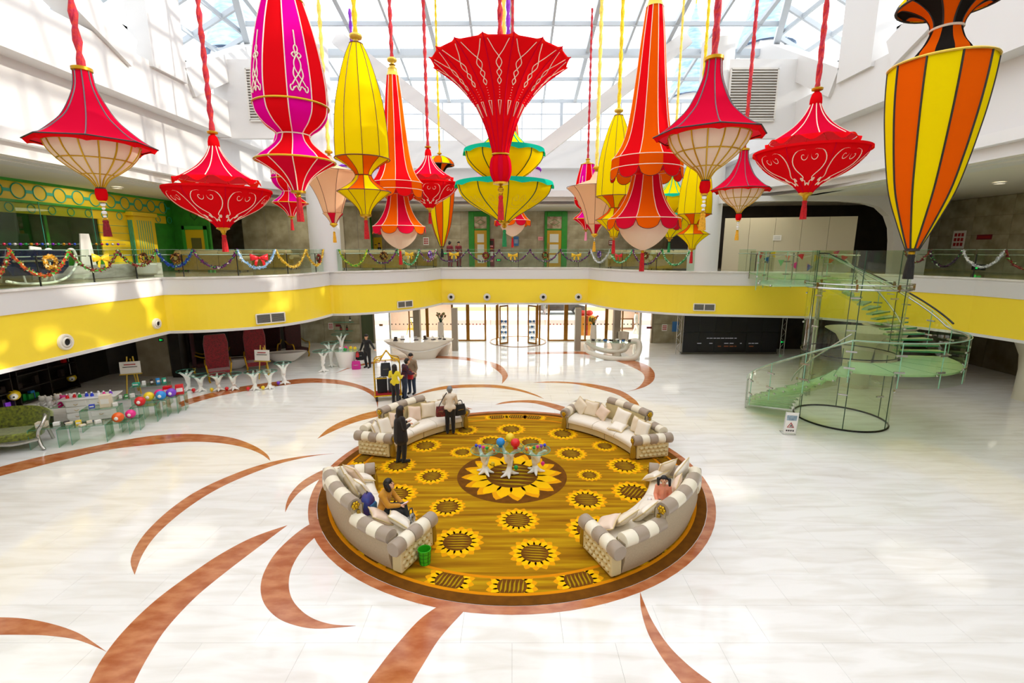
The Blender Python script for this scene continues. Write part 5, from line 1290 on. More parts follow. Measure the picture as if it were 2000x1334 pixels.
K_white = mat('paper_white', 'F1EEE8', .6); K_red = mat('print_red', 'B01E1E', .6); K_blue = mat('print_blue', '3E78B8', .6); K_pink = mat('paper_pink', 'F0A0A8', .6); K_dark = mat('print_dark', '30231e', .6); K_yel = mat('poster_yellow', 'E8C21A', .6); K_maroon = mat('poster_maroon', '7A1420', .5); K_green = mat('exit_green', '12C452', .5, emit=1.2); K_skin = mat('poster_skin', 'D9A887', .6); K_blk = mat('print_black', '161312', .5)
def glyphs(nx, nz, m, x0=-.8, x1=.8, z0=-.8, z1=.8):
    out = []
    for i in range(nx):
        for j in range(nz):
            a = x0 + (x1 - x0) * (i + .12) / nx; b = x0 + (x1 - x0) * (i + .88) / nx; c = z0 + (z1 - z0) * (j + .15) / nz; d = z0 + (z1 - z0) * (j + .85) / nz; out.append(('glyph', (a, b, c, d), m))
    return out
def rear_plate(u, v, wpx, hpx, name, label, cat, m, parts=None, Y=34.70, group=None):
    p = PY(u, v, Y); s = (Y / ray(u, v).y) / FPX; return plate(name, label, cat, p, wpx * s, hpx * s, m, 0, .02, group, parts)
rear_plate(957, 493, 17, 52, 'poster_stand', 'tall maroon poster beside the first green framed door', 'poster', K_maroon, [('text_block', (-.8, .8, .55, .85), K_dark), ('text_line', (-.7, .7, .40, .5), K_pink), ('text_line', (-.6, .6, .2, .3), mat('print_orange', 'E0822A', .6)), ('picture', (-.7, -.1, -.25, .05), K_white), ('picture', (.1, .7, -.25, .05), K_white), ('text_line', (-.7, .7, -.7, -.55), K_pink)])
rear_plate(1008, 471, 10, 18, 'notice', 'blue notice sheet between the two green framed doors', 'notice', K_blue, [('text_line', (-.7, .7, .2 - .3 * k, .3 - .3 * k), K_white) for k in range(3)])
rear_plate(1056, 466, 10, 7, 'notice', 'small pink notice next to the second green framed door', 'notice', K_pink, [('text_line', (-.7, .7, -.1, .1), K_red)])
rear_plate(832, 471, 11, 15, 'notice', 'white notice with red characters behind the cream bowl lantern', 'notice', K_white, glyphs(3, 3, K_red))
rear_plate(1193, 474, 8, 9, 'notice', 'small maroon notice beside the far yellow bullet lantern', 'notice', K_maroon, glyphs(2, 2, K_white))
rear_plate(738, 478, 16, 28, 'portrait_poster', 'yellow portrait poster of a dark haired figure by the grey door', 'poster', K_yel, [('suit', (-.1, .75, -1, -.35), K_blk), ('face', (.1, .5, -.35, .1), K_skin), ('hair', (.05, .55, .1, .25), K_blk), ('shirt', (.22, .42, -.8, -.38), K_white), ('text_line', (-.8, -.3, -.05, .05), K_dark)])
def exit_sign(u, v, wpx, hpx, label, Y=34.71):
    rear_plate(u, v, wpx, hpx, 'exit_sign', label, 'exit sign', K_blk, [('running_figure', (-.55, -.1, -.6, .6), K_green), ('arrow', (.0, .6, -.2, .2), K_green), ('arrow_head', (.35, .5, -.5, .5), K_green)], Y, 'green exit signs')
exit_sign(700, 440, 13, 6, 'green exit sign over the grey gallery door'); exit_sign(974, 508, 10, 5, 'green exit sign low on the wall by the maroon poster'); exit_sign(870, 495, 9, 4, 'green exit sign beside the two staff')

# ---- gallery lounge sofas seen from behind
O_velvet = mat('olive_gold_velvet', '9A7F2E', .6, sheen=.4, vary=.1, scale=6); O_roll = mat('champagne_roll', 'C9B68A', .45)
def gsofa(label, p, L, rz, nseg=4, tall=True):
    root = thing('gallery_sofa', label, 'sofa', (p.x, p.y, Z2), rz, 'olive gallery sofas')
    for k in range(nseg):
        x0 = -L / 2 + L * k / nseg; x1 = x0 + L / nseg; mb = MB(); mb.b2((x0 + .01, -.1, .08), (x1 - .01, .12, .92)); obj('back_panel', mb, O_velvet, root, bevel=.03)
        mb = MB(); c0, c1 = V(x0 + .01, .0, .98), V(x1 - .01, .0, .98); mb.tube([c0, c0.lerp(c1, .06), c0.lerp(c1, .94), c1], [.12, .155, .155, .12], 14); obj('roll', mb, O_roll, root, sm=45)
        mb = MB(); mb.b2((x0 + .01, .1, .25), (x1 - .01, .75, .45)); obj('seat', mb, O_velvet, root, bevel=.04)
    for sg in (-1, 1):
        mb = MB(); mb.b2((sg * L / 2 - .1, -.1, .05), (sg * L / 2 + .1, .8, .7)); a_ = obj('arm', mb, O_velvet, root, bevel=.04); mb = MB(); mb.tube([(sg * L / 2, -.12, .7), (sg * L / 2, .82, .7)], .13, 12); obj('arm_roll', mb, O_roll, a_, sm=45)
        for y in (-.05, .65): mb = MB(); mb.lathe([(.03, 0), (.045, .09)], 8, c=(sg * (L / 2 - .1), y, 0)); obj('foot', mb, M_foot, root)
def pz2(u, v=None, Y=None): p = PY(u, 486, Y); return V(p.x, Y, 0)
gsofa('olive velvet gallery sofa with rolled back, longer one behind the big red dish lantern', pz2(495, Y=29.5), 4.6, .0, 4); gsofa('lower olive velvet gallery sofa near the yellow door', pz2(405, Y=26.0), 3.6, -.05, 3)
gsofa('olive velvet gallery sofa behind the brown wreath', pz2(725, Y=29.0), 4.0, 0, 3); gsofa('short olive velvet gallery sofa beside the purple wreath', pz2(815, Y=32.5), 2.4, 0, 2)
gsofa('olive velvet gallery sofa behind the tall circus lantern', pz2(1240, Y=31.0), 3.2, 0, 3); gsofa('olive velvet gallery sofa at the second round column', pz2(1315, Y=28.0), 2.6, 0, 2)

# ---- shop front on the gallery, green and yellow
M_shopy = mat('shop_yellow', 'E3C018', .45); M_teal = mat('teal_line', '2FA88A', .5); M_shopg = mat('shop_green', '2E8A24', .5, vary=.15, scale=3); G_shop = mat('dark_green_glass', '1C3A1E', .12, h2='0f2412', scale=1.0, vary=.1, spec=.7)
XF = -19.0
shop = struct(thing('wall_shop_front', 'green and yellow shop front on the gallery with a frieze of circles', 'shop front', (XF, 0, Z2)))
def sb(nm, y0, y1, z0, z1, m, d=.0, th=.12): mb = MB(); mb.b2((d - th, y0, z0), (d, y1, z1)); return obj(nm, mb, m, shop)
sb('lower_wall', 4, 27, 0, .9, M_shopg); sb('shop_window', 4, 22.6, .9, 2.55, G_shop, -.02)
for k in range(6): sb('window_bar', 5 + 3.0 * k, 5.12 + 3.0 * k, .9, 2.55, M_shopg, .02)
sb('fascia', 4, 27, 2.55, 2.95, M_shopy, .05); sb('frieze', 4, 27, 3.05, 3.75, M_shopy, .05); sb('moulding', 4, 27, 2.95, 3.05, M_greenl, .12); sb('moulding', 4, 27, 3.72, 3.84, M_greenl, .12)
rg_ = MB(); rg_.tube([(0, .28 * math.cos(2 * PI * k / 24), .28 * math.sin(2 * PI * k / 24)) for k in range(24)], .025, 5, closed=True); rgm = rg_.mesh('frieze_ring')
rg2 = MB(); rg2.tube([(0, .16 * math.cos(2 * PI * k / 20), .16 * math.sin(2 * PI * k / 20)) for k in range(20)], .018, 5, closed=True); rgm2 = rg2.mesh('frieze_ring')
for k in range(27):
    obj('frieze_ring', rgm, M_teal, shop, (.06, 4.5 + .86 * k, 3.39)); obj('frieze_ring', rgm2, M_teal, shop, (.06, 4.9 + .86 * k, 2.75))
    mb = MB(); mb.bar((.06, 4.8 + .86 * k, 3.39), (.06, 5.06 + .86 * k, 3.39), .02, .12); obj('frieze_link', mb, M_teal, shop)
for k in range(7): sb('siding_board', 22.6, 24.3, .2 + .35 * k, .53 + .35 * k, M_shopy, .04)
for k in range(7): sb('siding_line', 22.6, 24.3, .53 + .35 * k, .56 + .35 * k, M_teal, .03)
pil = sb('pilaster', 24.3, 25.7, 0, 2.9, M_shopy, .35, .45); mb = MB(); mb.b2((-.1, 24.15, 2.8), (.45, 25.85, 3.0)); obj('pilaster_cap', mb, M_shopy, shop, bevel=.03)
for k in range(7): sb('flute', 24.5 + .15 * k, 24.53 + .15 * k, .5, 2.6, M_teal, .365, .02)
for k in range(6): mb = MB(); mb.b2((-.05 + .06 * k, 24.26, .5), (-.03 + .06 * k, 24.3, 2.6)); obj('flute', mb, M_teal, shop)
sb('green_wall', 25.7, 30.5, 0, 3.84, M_shopg, .02)
# end wall of the shop with the yellow door
ew = struct(thing('wall_shop_end', 'green end wall of the shop front holding the yellow door', 'wall', (-19, 27.6, Z2))); mb = MB(); mb.b2((0, 0, 0), (2.0, .15, 3.84)); obj('wall_face', mb, M_shopg, ew)
d = struct(thing('door_4', 'yellow door with two grey panes beside the fluted pilaster', 'door', (-18.3, 27.5, Z2))); mb = MB(); mb.b2((0, -.02, 0), (1.05, .05, 2.25)); dl = obj('door_leaf', mb, M_shopy, d)
for z0, z1 in ((.45, 1.0), (1.2, 1.8)): mb = MB(); mb.b2((.3, -.05, z0), (.85, -.02, z1)); obj('door_pane', mb, mat('grey_pane', '6a6a3a', .3), dl)
mb = MB(); mb.b2((-.15, -.08, 0), (0, .0, 2.45)); mb.b2((1.05, -.08, 0), (1.2, 0, 2.45)); mb.b2((-.15, -.08, 2.25), (1.2, 0, 2.45)); obj('door_frame', mb, M_greenl, d)
mb = MB(); mb.tube([(.12, -.06, 1.0), (.12, -.06, 1.25)], .015, 6); obj('handle', mb, M_steel, dl)
mb = MB(); mb.tube([(.55 + .22 * s, -.04, 2.85 + .28 * t) for s, t in ((-1, 0), (0, 1), (1, 0), (0, -1))], .02, 5, closed=True); obj('diamond', mb, M_rib_g, ew, (.7, 0, .2))
mw = struct(obj('wall_gallery_marble', MB().b2((-17, 31.0, Z2), (-9, 31.2, 8.62)), M_stone), 'grey stone gallery wall between the yellow door and the round column', 'wall')
for i in range(1, 6): mb = MB(); mb.b2((-17 + 1.45 * i, 30.985, Z2), (-16.985 + 1.45 * i, 31.0, 8.6)); obj('panel_joint', mb, M_joint, mw)
mb = MB(); mb.b2((-12.6, 30.93, Z2), (-10.6, 30.99, 8.0)); obj('pale_panel', mb, mat('pale_panel_paint', 'C9C1AE', .5), mw)
p = PY(373, 458, 30.99); sg_ = thing('arched_sign', 'blue arched sign board on the stone gallery wall', 'sign', p); mb = MB(); mb.prism([(-.2, -.75), (.2, -.75), (.2, .5)] + [(.2 * math.cos(PI * k / 8), .5 + .25 * math.sin(PI * k / 8)) for k in range(1, 8)] + [(-.2, .5)], -.02, .02)
mb.v = [(x, z, y) for x, y, z in mb.v]; obj('board', mb, K_blue, sg_); mb = MB(); mb.ball((0, -.03, .45), .12, 10, 6, (1, .2, 1)); obj('emblem', mb, mat('print_navy', '1c2c4c', .6), sg_)
# string of little mirror balls hung along the shop window
for k in range(22):
    u = 8 + 10.6 * k; q = PX(u, 477, -18.2); c = ['D83A5A', '3A5AD8', 'E8E8F0', '8A2AC8', '2AA85A', 'E8A82A'][k % 6]
    mb = MB(); mb.ball((0, 0, 0), .055, 10, 7); nm = ['crimson', 'blue', 'silver', 'violet', 'green', 'amber'][k % 6]
    tag(obj('mirror_ball', mb, mat('ball_' + nm, c, .15, .6), None, q, sm=60), '%s mirror ball, %s of its colour along the shop window string' % (nm, ORD[k // 6]), 'ornament', 'mirror balls on the shop window string')
mb = MB(); mb.tube([PX(-40, 477, -18.2), PX(245, 477, -18.2)], .008, 4); tag(obj('ball_string', mb, M_steel, None), 'thin string the mirror balls hang on along the shop window', 'string')
# marble plinth, carriage, lectern panels, planter
mb = MB(); mb.b2((0, 0, 0), (.7, 8.2, .55)); tag(obj('marble_plinth', mb, mat('grey_veined_marble', 'D8D6D0', .25, h2='9a968e', scale=2.2, vary=.1, stretch=(1, .5, 2)), None, (-17.6, 15.2, Z2), bevel=.02), 'long low veined marble plinth behind the railing', 'plinth')
for u, l in ((68, 'slanted white display panel behind the navy carriage'), (168, 'upright white display panel on the marble plinth')):
    q = PX(u, 500, -17.3); mb = MB(); mb.prism([(-.35, 0), (.35, 0), (.22, 1.25 if u > 100 else 1.15), (-.18, 1.25 if u > 100 else 1.2)], -.03, .03); mb.v = [(z, x, y) for x, y, z in mb.v]; tag(obj('white_placard', mb, K_white, None, (-17.25, q.y, Z2 + (.55 if u > 100 else .1)), bevel=.01), l, 'display panel')
q = PX(288, 535, -16.4); pl = thing('planter', 'squat white planter behind the railing at the first corner', 'planter', (-16.4, q.y, Z2)); mb = MB(); mb.lathe([(.22, 0), (.38, .12), (.42, .5), (.38, .55), (.34, .5), (.02, .48)], 24); obj('bowl', mb, K_white, pl, sm=40)
cr_ = thing('sleigh_carriage', 'navy blue carriage with white scrolled runners behind the railing', 'carriage', (-16.15, 16.2, Z2), PI / 2); M_navy = mat('navy_lacquer', '131A38', .25, vary=.2, scale=4)
mb = MB(); mb.prism([(-1.0, .35), (.7, .35), (1.0, .6), (1.05, 1.15), (-1.1, 1.2), (-1.25, .7)], -.45, .45); mb.v = [(x, z, y) for x, y, z in mb.v]; obj('body', mb, M_navy, cr_, bevel=.04)
mb = MB(); mb.b2((-1.0, -.5, .78), (.95, .5, .84)); obj('rail', mb, M_steel, cr_)
for sg in (-1, 1):
    pts = [V(-1.2, sg * .4, .2), V(-.6, sg * .4, .08), V(.4, sg * .4, .08), V(1.0, sg * .4, .3), V(1.35, sg * .4, .75), V(1.3, sg * .4, 1.15), V(1.1, sg * .4, 1.15), V(1.12, sg * .4, .98)]
    mb = MB(); mb.tube(crom(pts, 5), .045, 8); obj('runner', mb, K_white, cr_, sm=50)
    for x in (-.6, .4): mb = MB(); mb.tube([(x, sg * .4, .1), (x, sg * .35, .4)], .03, 6); obj('strut', mb, K_white, cr_)
    mb = MB(); mb.tube([(.2 + .25 * math.cos(t / 2) * (1 - t / 16), sg * .47, .75 + .25 * math.sin(t / 2) * (1 - t / 16)) for t in range(14)], .02, 5); obj('scroll', mb, K_white, cr_)
gs = thing('glass_screen', 'tall frameless glass screen panels standing before the shop window', 'screen', (-18.5, 0, Z2))
for k in range(4): mb = MB(); mb.b2((0, 12.2 + 2.4 * k, .02), (.012, 14.55 + 2.4 * k, 3.0)); obj('glass_sheet', mb, G_rail, gs); mb = MB(); mb.bar((.006, 14.57 + 2.4 * k, 0), (.006, 14.57 + 2.4 * k, 3.0), .02, .02); obj('joint', mb, M_gedge, gs)

# ---- stair side of the gallery: white partition, dark arch, notices
wall('wall_arch_dark', (10.0, 31.5), (24.4, 30.0), Z2, 8.62, mat('deep_brown', '2a2015', .6, h2='18120c', scale=2, vary=.1), label='dark brown recess behind the white partition')
pt = struct(thing('wall_partition', 'white panel partition across the dark recess above the stair', 'partition', (0, 0, 0))); a0_, a1_ = PY(1412, 480, 28.0), PY(1668, 480, 26.2)
for k in range(5):
    p0, p1 = a0_.lerp(a1_, k / 5), a0_.lerp(a1_, (k + 1) / 5); mb = MB(); d_ = (p1 - p0).normalized() * .008; mb.bar((p0.x + d_.x, p0.y + d_.y, Z2 + 1.45), (p1.x - d_.x, p1.y - d_.y, Z2 + 1.45), .1, 2.9); obj('partition_panel', mb, mat('cream_board', 'CFC6AC', .5), pt)
qq = a0_.lerp(a1_, .42); plate('notice', 'white paper notice on the cream partition', 'notice', (qq.x - .02, qq.y - .09, 6.6), .42, .3, K_white, -.25, .01, None, [('text_line', (-.7, .7, .3 - .4 * k, .4 - .4 * k), mat('print_grey', '8a8a90', .6)) for k in range(3)])
# curved white arch rib framing the recess
ax = lambda u, v: (lambda p: (p.x, p.z))(PY(u, v, 25.2))
apts = [ax(1405, 372), ax(1830, 372), ax(1800, 520), (ax(1737, 520)[0], Z2), ax(1739, 470), ax(1738, 445), ax(1730, 422), ax(1712, 405), ax(1685, 397), ax(1640, 393), ax(1560, 392), ax(1470, 394), ax(1405, 398)]
apts[2] = (apts[2][0], Z2); apts[0] = (apts[0][0], 8.62); apts[1] = (apts[2][0], 8.62)
mb = MB(); mb.prism(apts, -.2, .2); mb.v = [(x, z + 25.2, y) for x, y, z in mb.v]
struct(obj('wall_arch', mb, M_white, None), 'white wall with a round cornered opening in front of the dark recess', 'wall')
rwl = [o for o in bpy.data.objects if o.name == 'wall_right_upper'][0]
def right_plate(u, v, w, h, name, label, cat, m, parts=None):
    p = PX(u, v, 24.32); plate(name, label, cat, p, w, h, m, -PI / 2, .02, None, parts)
right_plate(1872, 468, .75, .95, 'notice', 'notice board with red characters on the stone wall, stair side', 'notice', K_white, glyphs(3, 3, K_red)); right_plate(1922, 463, .8, .25, 'wall_plaque', 'maroon plaque on the stone wall, stair side', 'plaque', K_maroon, [('text_line', (-.8, .8, -.3, .3), K_red)])
right_plate(1911, 522, .75, .3, 'exit_sign', 'green exit sign behind the silver tinsel', 'exit sign', K_blk, [('running_figure', (-.55, -.1, -.6, .6), K_green), ('arrow', (.0, .6, -.2, .2), K_green)])
# bunting and caution stand on the stair platform end
FLG = ['D8323A', '2E5FB0', 'F0C21E', '3FA84A', 'E8642A', 'D83A8A']
for k in range(13):
    u = 1485 + k * 13.5; v = 500 + [0, 9, -2, 14, 4, 20, 2, 24, 6, 0, 12, -3, 6][k]; q = PY(u, v, 24.0); mb = MB(); s = .16; mb.add([(-s, 0, s), (s, 0, s), (0, .01, -s)], [(0, 1, 2)]); nm = ['red', 'blue', 'yellow', 'green', 'orange', 'pink'][k % 6]
    o = obj('bunting_flag', mb, mat('flag_' + nm, FLG[k % 6], .7), None, q, solid=.006); o.rotation_euler = (0, random.uniform(-.5, .5), random.uniform(-.3, .3)); tag(o, '%s pennant of the bunting above the stair platform, number %s along' % (nm, (ORD + ['ninth', 'tenth', 'eleventh', 'twelfth', 'thirteenth'])[k]), 'pennant', 'bunting pennants above the stair platform')
mb = MB(); mb.tube([PY(1480 + 20 * k, 492 + 12 * abs(math.sin(k * 1.1)), 24.02) for k in range(10)], .008, 4); tag(obj('bunting_string', mb, K_white, None), 'string carrying the coloured pennants above the stair platform', 'string')
# ---- fill lights added under the ceilings to brighten the dark gallery
M_fill_lamp = mat('fill_lamp_disc', 'FFF4DC', .5, emit=2.0)
def fill_light(x, y, z, w, label, size=4.0, grp='added gallery fill lights'):
    root = thing('fill_light', label, 'fill_lamp', (x, y, z), 0, grp); mb = MB(); mb.lathe([(.22, 0), (.22, -.04), (.17, -.05), (.16, -.02)], 20); obj('ring', mb, K_white, root); mb = MB(); mb.lathe([(.16, -.025), (.002, -.025)], 20); obj('lens', mb, M_fill_lamp, root)
    ld = bpy.data.lights.new('fill_light_lamp', 'AREA'); ld.shape = 'DISK'; ld.size = size; ld.energy = w; ld.color = (1, .93, .78); ld.specular_factor = .15; lo = bpy.data.objects.new('fill_lamp', ld); COL.objects.link(lo); lo.parent = root; lo.location = (0, 0, -.08)
for i, (x, y) in enumerate([(-17, 14), (-17, 21.5), (-13, 28.5), (-4.5, 31.8), (4.5, 31.8), (13, 27), (19.5, 20), (20.5, 12)]): fill_light(x, y, 8.6, [55, 70, 80, 80, 80, 80, 50, 40][i], 'added gallery fill light, %s round from the green shop front' % ORD[i])
for i, (x, y) in enumerate([(-17, 17), (-10.5, 28.6), (10.5, 28.4), (21.8, 19)]): fill_light(x, y, 2.555, [9, 12, 12, 12][i], 'added soffit fill light under the gallery, %s round from the toy shop' % ORD[i], 2.4, 'added soffit fill lights')  # fill added under the soffit to lift the dim ground floor
# ================================================================ GLASS SPIRAL STAIR
def frosted(name, h, alpha, rough=.15):
    m = bpy.data.materials.new(name); m.use_nodes = True; nt = m.node_tree; n = nt.nodes; L = nt.links.new; out = n['Material Output']; b = n['Principled BSDF']
    b.inputs['Base Color'].default_value = hexc(h); b.inputs['Roughness'].default_value = rough
    tr = n.new('ShaderNodeBsdfTransparent'); tr.inputs[0].default_value = hexc('DCEFD2'); mx = n.new('ShaderNodeMixShader'); mx.inputs[0].default_value = alpha
    L(tr.outputs[0], mx.inputs[1]); L(b.outputs[0], mx.inputs[2]); L(mx.outputs[0], out.inputs['Surface']); return m
G_tread = frosted('tread_glass', 'CBE9BE', .55); G_tedge = frosted('tread_edge_glass', '4E9A6C', .8)
M_pedge = mat('pale_green_edge', '8CC0A2', .15)
SX, SY = 11.8, 16.45
st = thing('spiral_stair', 'green glass spiral stair winding round a clear glass cylinder', 'staircase', (SX, SY, 0)); R1, R2 = 1.50, 3.0
def tread(nm, a0, a1, z, th=.05, ri=R1, ro=R2, n=4):
    mb = MB(); sector(mb, [(ri, z - th), (ri, z), (ro, z), (ro, z - th)], a0, a1, n); t = obj(nm, mb, G_tread, st)
    mb = MB(); mb.bar(P(ri, a0, z - th / 2), P(ro, a0, z - th / 2), .02, th * 1.05); obj('tread_nosing', mb, G_tedge, t)
    for r in (ri + .05, ro - .02):
        for a in (a0 + 1.0, a1 - 1.0): mb = MB(); mb.ball(P(r + (.06 if r > 2 else 0), a, z - th / 2), .035, 8, 5); obj('steel_fixing', mb, M_steel, t, sm=60)
NL = 13
for k in range(NL): a = 150 + 86 * k / NL; tread('tread', a, a + 86 / NL * 1.15, .18 + 2.22 * k / NL)
for k in range(5): a = 236 + 114 * k / 5; tread('landing_plate', a + .2, a + 114 / 5 - .2, 2.40, .06, n=6)
NU = 14
for k in range(NU): a = 350 + 84 * k / NU; tread('tread', a, a + 84 / NU * 1.2, 2.40 + 2.4 * (k + 1) / (NU + 1))
for k in range(5): a = 434 + 110 * k / 5; tread('platform_plate', a + .2, a + 21.8, 4.80, .06, n=5)
bp_ = [(12.2 - SX, 24.9 - SY), (14.4 - SX, 24.6 - SY), (13.6 - SX, 19.0 - SY), (11.0 - SX, 18.9 - SY)]
for k in range(4):
    l0, l1 = V(*bp_[0]).lerp(V(*bp_[3]), k / 4), V(*bp_[0]).lerp(V(*bp_[3]), (k + 1) / 4 - .004); r0, r1 = V(*bp_[1]).lerp(V(*bp_[2]), k / 4), V(*bp_[1]).lerp(V(*bp_[2]), (k + 1) / 4 - .004)
    mb = MB(); mb.prism([(l0.x, l0.y), (l1.x, l1.y), (r1.x, r1.y), (r0.x, r0.y)], 4.74, 4.80); obj('bridge_plate', mb, G_tread, st)
def zst(a):
    if a < 236: return .1 + 2.3 * (a - 150) / 86
    if a < 350: return 2.40
    if a < 434: return 2.40 + 2.4 * (a - 350) / 84
    return 4.8
def balus(a0, a1, r, lo, hi, n=6, m=G_stair, nm='balustrade_panel'):
    rows = [[], []]
    for k in range(n + 1):
        a = a0 + (a1 - a0) * k / n; z = zst(a); rows[0].append(P(r, a, max(.02, z + lo))); rows[1].append(P(r, a, z + hi))
    mb = MB(); mb.grid(rows); o = obj(nm, mb, m, st); mb = MB(); mb.tube([rows[0][-1], rows[1][-1]], .014, 5); obj('panel_edge', mb, M_pedge, o)
    mb = MB(); mb.tube(rows[1], .010, 4); obj('panel_edge', mb, M_pedge, o)
    q = rows[0][n]; z = (rows[0][-1][2] + rows[1][-1][2]) / 2; mb = MB(); mb.box((q[0], q[1], z - .2), (.28, .05, .05), rz=math.radians(a1 + 90)); obj('clamp', mb, M_steel, o)
    mb = MB(); mb.box((q[0], q[1], z + .3), (.28, .05, .05), rz=math.radians(a1 + 90)); obj('clamp', mb, M_steel, o)
for k in range(4): balus(150 + 21.5 * k, 150 + 21.5 * (k + 1), R2 + .08, -.35, .95)
for k in range(5): balus(236 + 22.8 * k, 236 + 22.8 * (k + 1), R2 + .08, -.40, .95)
for k in range(5): balus(350 + 16.8 * k, 350 + 16.8 * (k + 1), R2 + .08, -.35, .98)
for k in range(3): balus(440 + 25 * k, 440 + 25 * (k + 1), R2 + .08, -.30, 1.1)
def hrail(a0, a1, r, h, rad=.028, m=M_steel, nm='handrail', n=40):
    mb = MB(); mb.tube([P(r, a0 + (a1 - a0) * k / n, zst(a0 + (a1 - a0) * k / n) + h) for k in range(n + 1)], rad, 8); obj(nm, mb, m, st, sm=60)
hrail(150, 440, R2 + .0, .92); hrail(353, 440, R2 + .2, 1.02, .03, mat('black_rubber', '1b1c1a', .4)); hrail(158, 236, R1 + .12, .92); hrail(345, 430, R1 + .12, .92)
# glass cylinder
def cylp(z0, z1, r, k, n=6, nm='cylinder_panel'):
    mb = MB(); mb.lathe([(r, z0), (r, z1)], 8, 2 * PI * k / n, 2 * PI * (k + 1) / n); o = obj(nm, mb, G_stair, st, sm=60); a = 2 * PI * k / n; mb = MB(); mb.bar((r * math.cos(a), r * math.sin(a), z0), (r * math.cos(a), r * math.sin(a), z1), .02, .02); obj('panel_joint', mb, mat('dark_joint', '2c4a3c', .4), o)
for k in range(6): cylp(.03, 2.32, 1.42, k); cylp(2.46, 5.95, 1.42, k)
for z, r in ((.03, .03), (2.46, .02), (4.72, .035), (4.86, .02)):
    mb = MB(); rr = 1.42 if z < 4 else 1.52; mb.tube([(rr * math.cos(2 * PI * k / 60), rr * math.sin(2 * PI * k / 60), z) for k in range(60)], r, 6, closed=True); obj('steel_ring', mb, mat('dark_ring', '23221e', .35, .7) if z < 4 else M_steel, st)
for k in range(8):
    a = 45 * k + 10
    for z in (1.25, 3.4, 4.45): mb = MB(); mb.box(P(1.43, a, z), (.26, .05, .045), rz=math.radians(a + 90)); obj('clamp', mb, M_steel, st)
    mb = MB(); mb.box(P(1.52, a, 4.78), (.06, .06, .22), rz=math.radians(a)); obj('bracket', mb, mat('bronze', '8a6a3a', .3, .8), st)
for a in (150, 158): mb = MB(); p0 = P(R2 + .05, a, 0); mb.bar(p0, (p0[0], p0[1], 1.05), .05, .05); obj('newel_post', mb, M_steel, st)
mb = MB()
for x, y in ((.45, 2.7), (.62, 2.8)): mb = MB(); mb.tube([(x, y, 0), (x, y, 4.8)], .045, 8); obj('steel_post', mb, M_steel, st)
for a, b in (((bp_[0][0], bp_[0][1], 0), (bp_[3][0], bp_[3][1], 0)), ((bp_[1][0], bp_[1][1], 0), (bp_[2][0], bp_[2][1], 0))):
    a, b = V(*a), V(*b); mb = MB(); mb.grid([[a + V(0, 0, 4.5), b + V(0, 0, 4.5)], [a + V(0, 0, 5.9), b + V(0, 0, 5.9)]]); obj('balustrade_panel', mb, G_stair, st); mb = MB(); mb.tube([a + V(0, 0, 5.75), b + V(0, 0, 5.75)], .025, 8); obj('handrail', mb, M_steel, st)
    for t in (.02, .5, .98): q = a.lerp(b, t); mb = MB(); mb.bar((q.x, q.y, 4.5), (q.x, q.y, 5.85), .035, .035); obj('newel_post', mb, M_steel, st)
# white flared pillars behind the stair
def pillar(x, y, label, r=.55):
    c = MB(); c.lathe([(r * 1.05, 0), (r, .2), (r * .95, 1.2), (r * 1.1, 1.8), (r * 1.6, 2.3), (r * 2.4, 2.56)], 28); struct(obj('column', c, mat('pillar_cream', 'CFC8B2', .5), None, (x, y, 0), sm=60), label, 'column')
pillar(15.2, 20.6, 'flared white column standing right behind the glass cylinder'); pillar(17.3, 21.6, 'flared white column behind the upper flight of the stair', .45); pillar(20.8, 18.6, 'slim flared column beyond the stair landing', .4)

# ---- wet floor stand
w = PZ(1541, 849); ws = thing('caution_stand', 'chrome caution stand with red warning triangle before the stair', 'sign stand', (w.x, w.y, 0), -.18)
lean = Matrix.Rotation(.12, 4, 'X'); ch = mat('chrome', 'D8D8D8', .12, 1.0)
def ws_part(nm, mb, m, par=None): mb.v = [tuple(lean @ V(*p)) for p in mb.v]; return obj(nm, mb, m, par or ws)
for x in (-.19, .19): mb = MB(); mb.tube([(x, 0, 0), (x, 0, .82)], .014, 8); ws_part('upright', mb, ch)
mb = MB(); mb.b2((-.18, -.008, .06), (.18, .008, .80)); bd = ws_part('board', mb, K_white)
mb = MB(); mb.b2((-.15, -.014, .52), (.15, -.008, .70)); ws_part('picture', mb, mat('print_skyblue', 'A9BCC8', .6, h2='6f8797', scale=9, vary=.1), bd)
for k, (r, m) in enumerate(((.13, K_red), (.085, K_white))):
    mb = MB(); mb.add([(r * math.cos(a), -.012 - .004 * k, .33 + r * math.sin(a)) for a in (PI / 2, PI * 7 / 6, PI * 11 / 6)], [(0, 1, 2)]); ws_part('warning_triangle', mb, m, bd)
mb = MB(); capsule(mb, (-.02, -.02, .31), .012, (.02, -.02, .37), .012); capsule(mb, (.02, -.02, .33), .01, (.05, -.02, .29), .01); ws_part('slipping_figure', mb, K_blk, bd)
for k in range(4): mb = MB(); mb.b2((-.12 + .065 * k, -.013, .13), (-.075 + .065 * k, -.008, .18)); ws_part('glyph', mb, K_dark, bd)
mb = MB(); mb.tube([(-.19, -.02, .012), (.19, -.02, .012), (.19, .28, .012), (-.19, .28, .012)], .012, 6, closed=True); obj('foot_frame', mb, ch, ws)

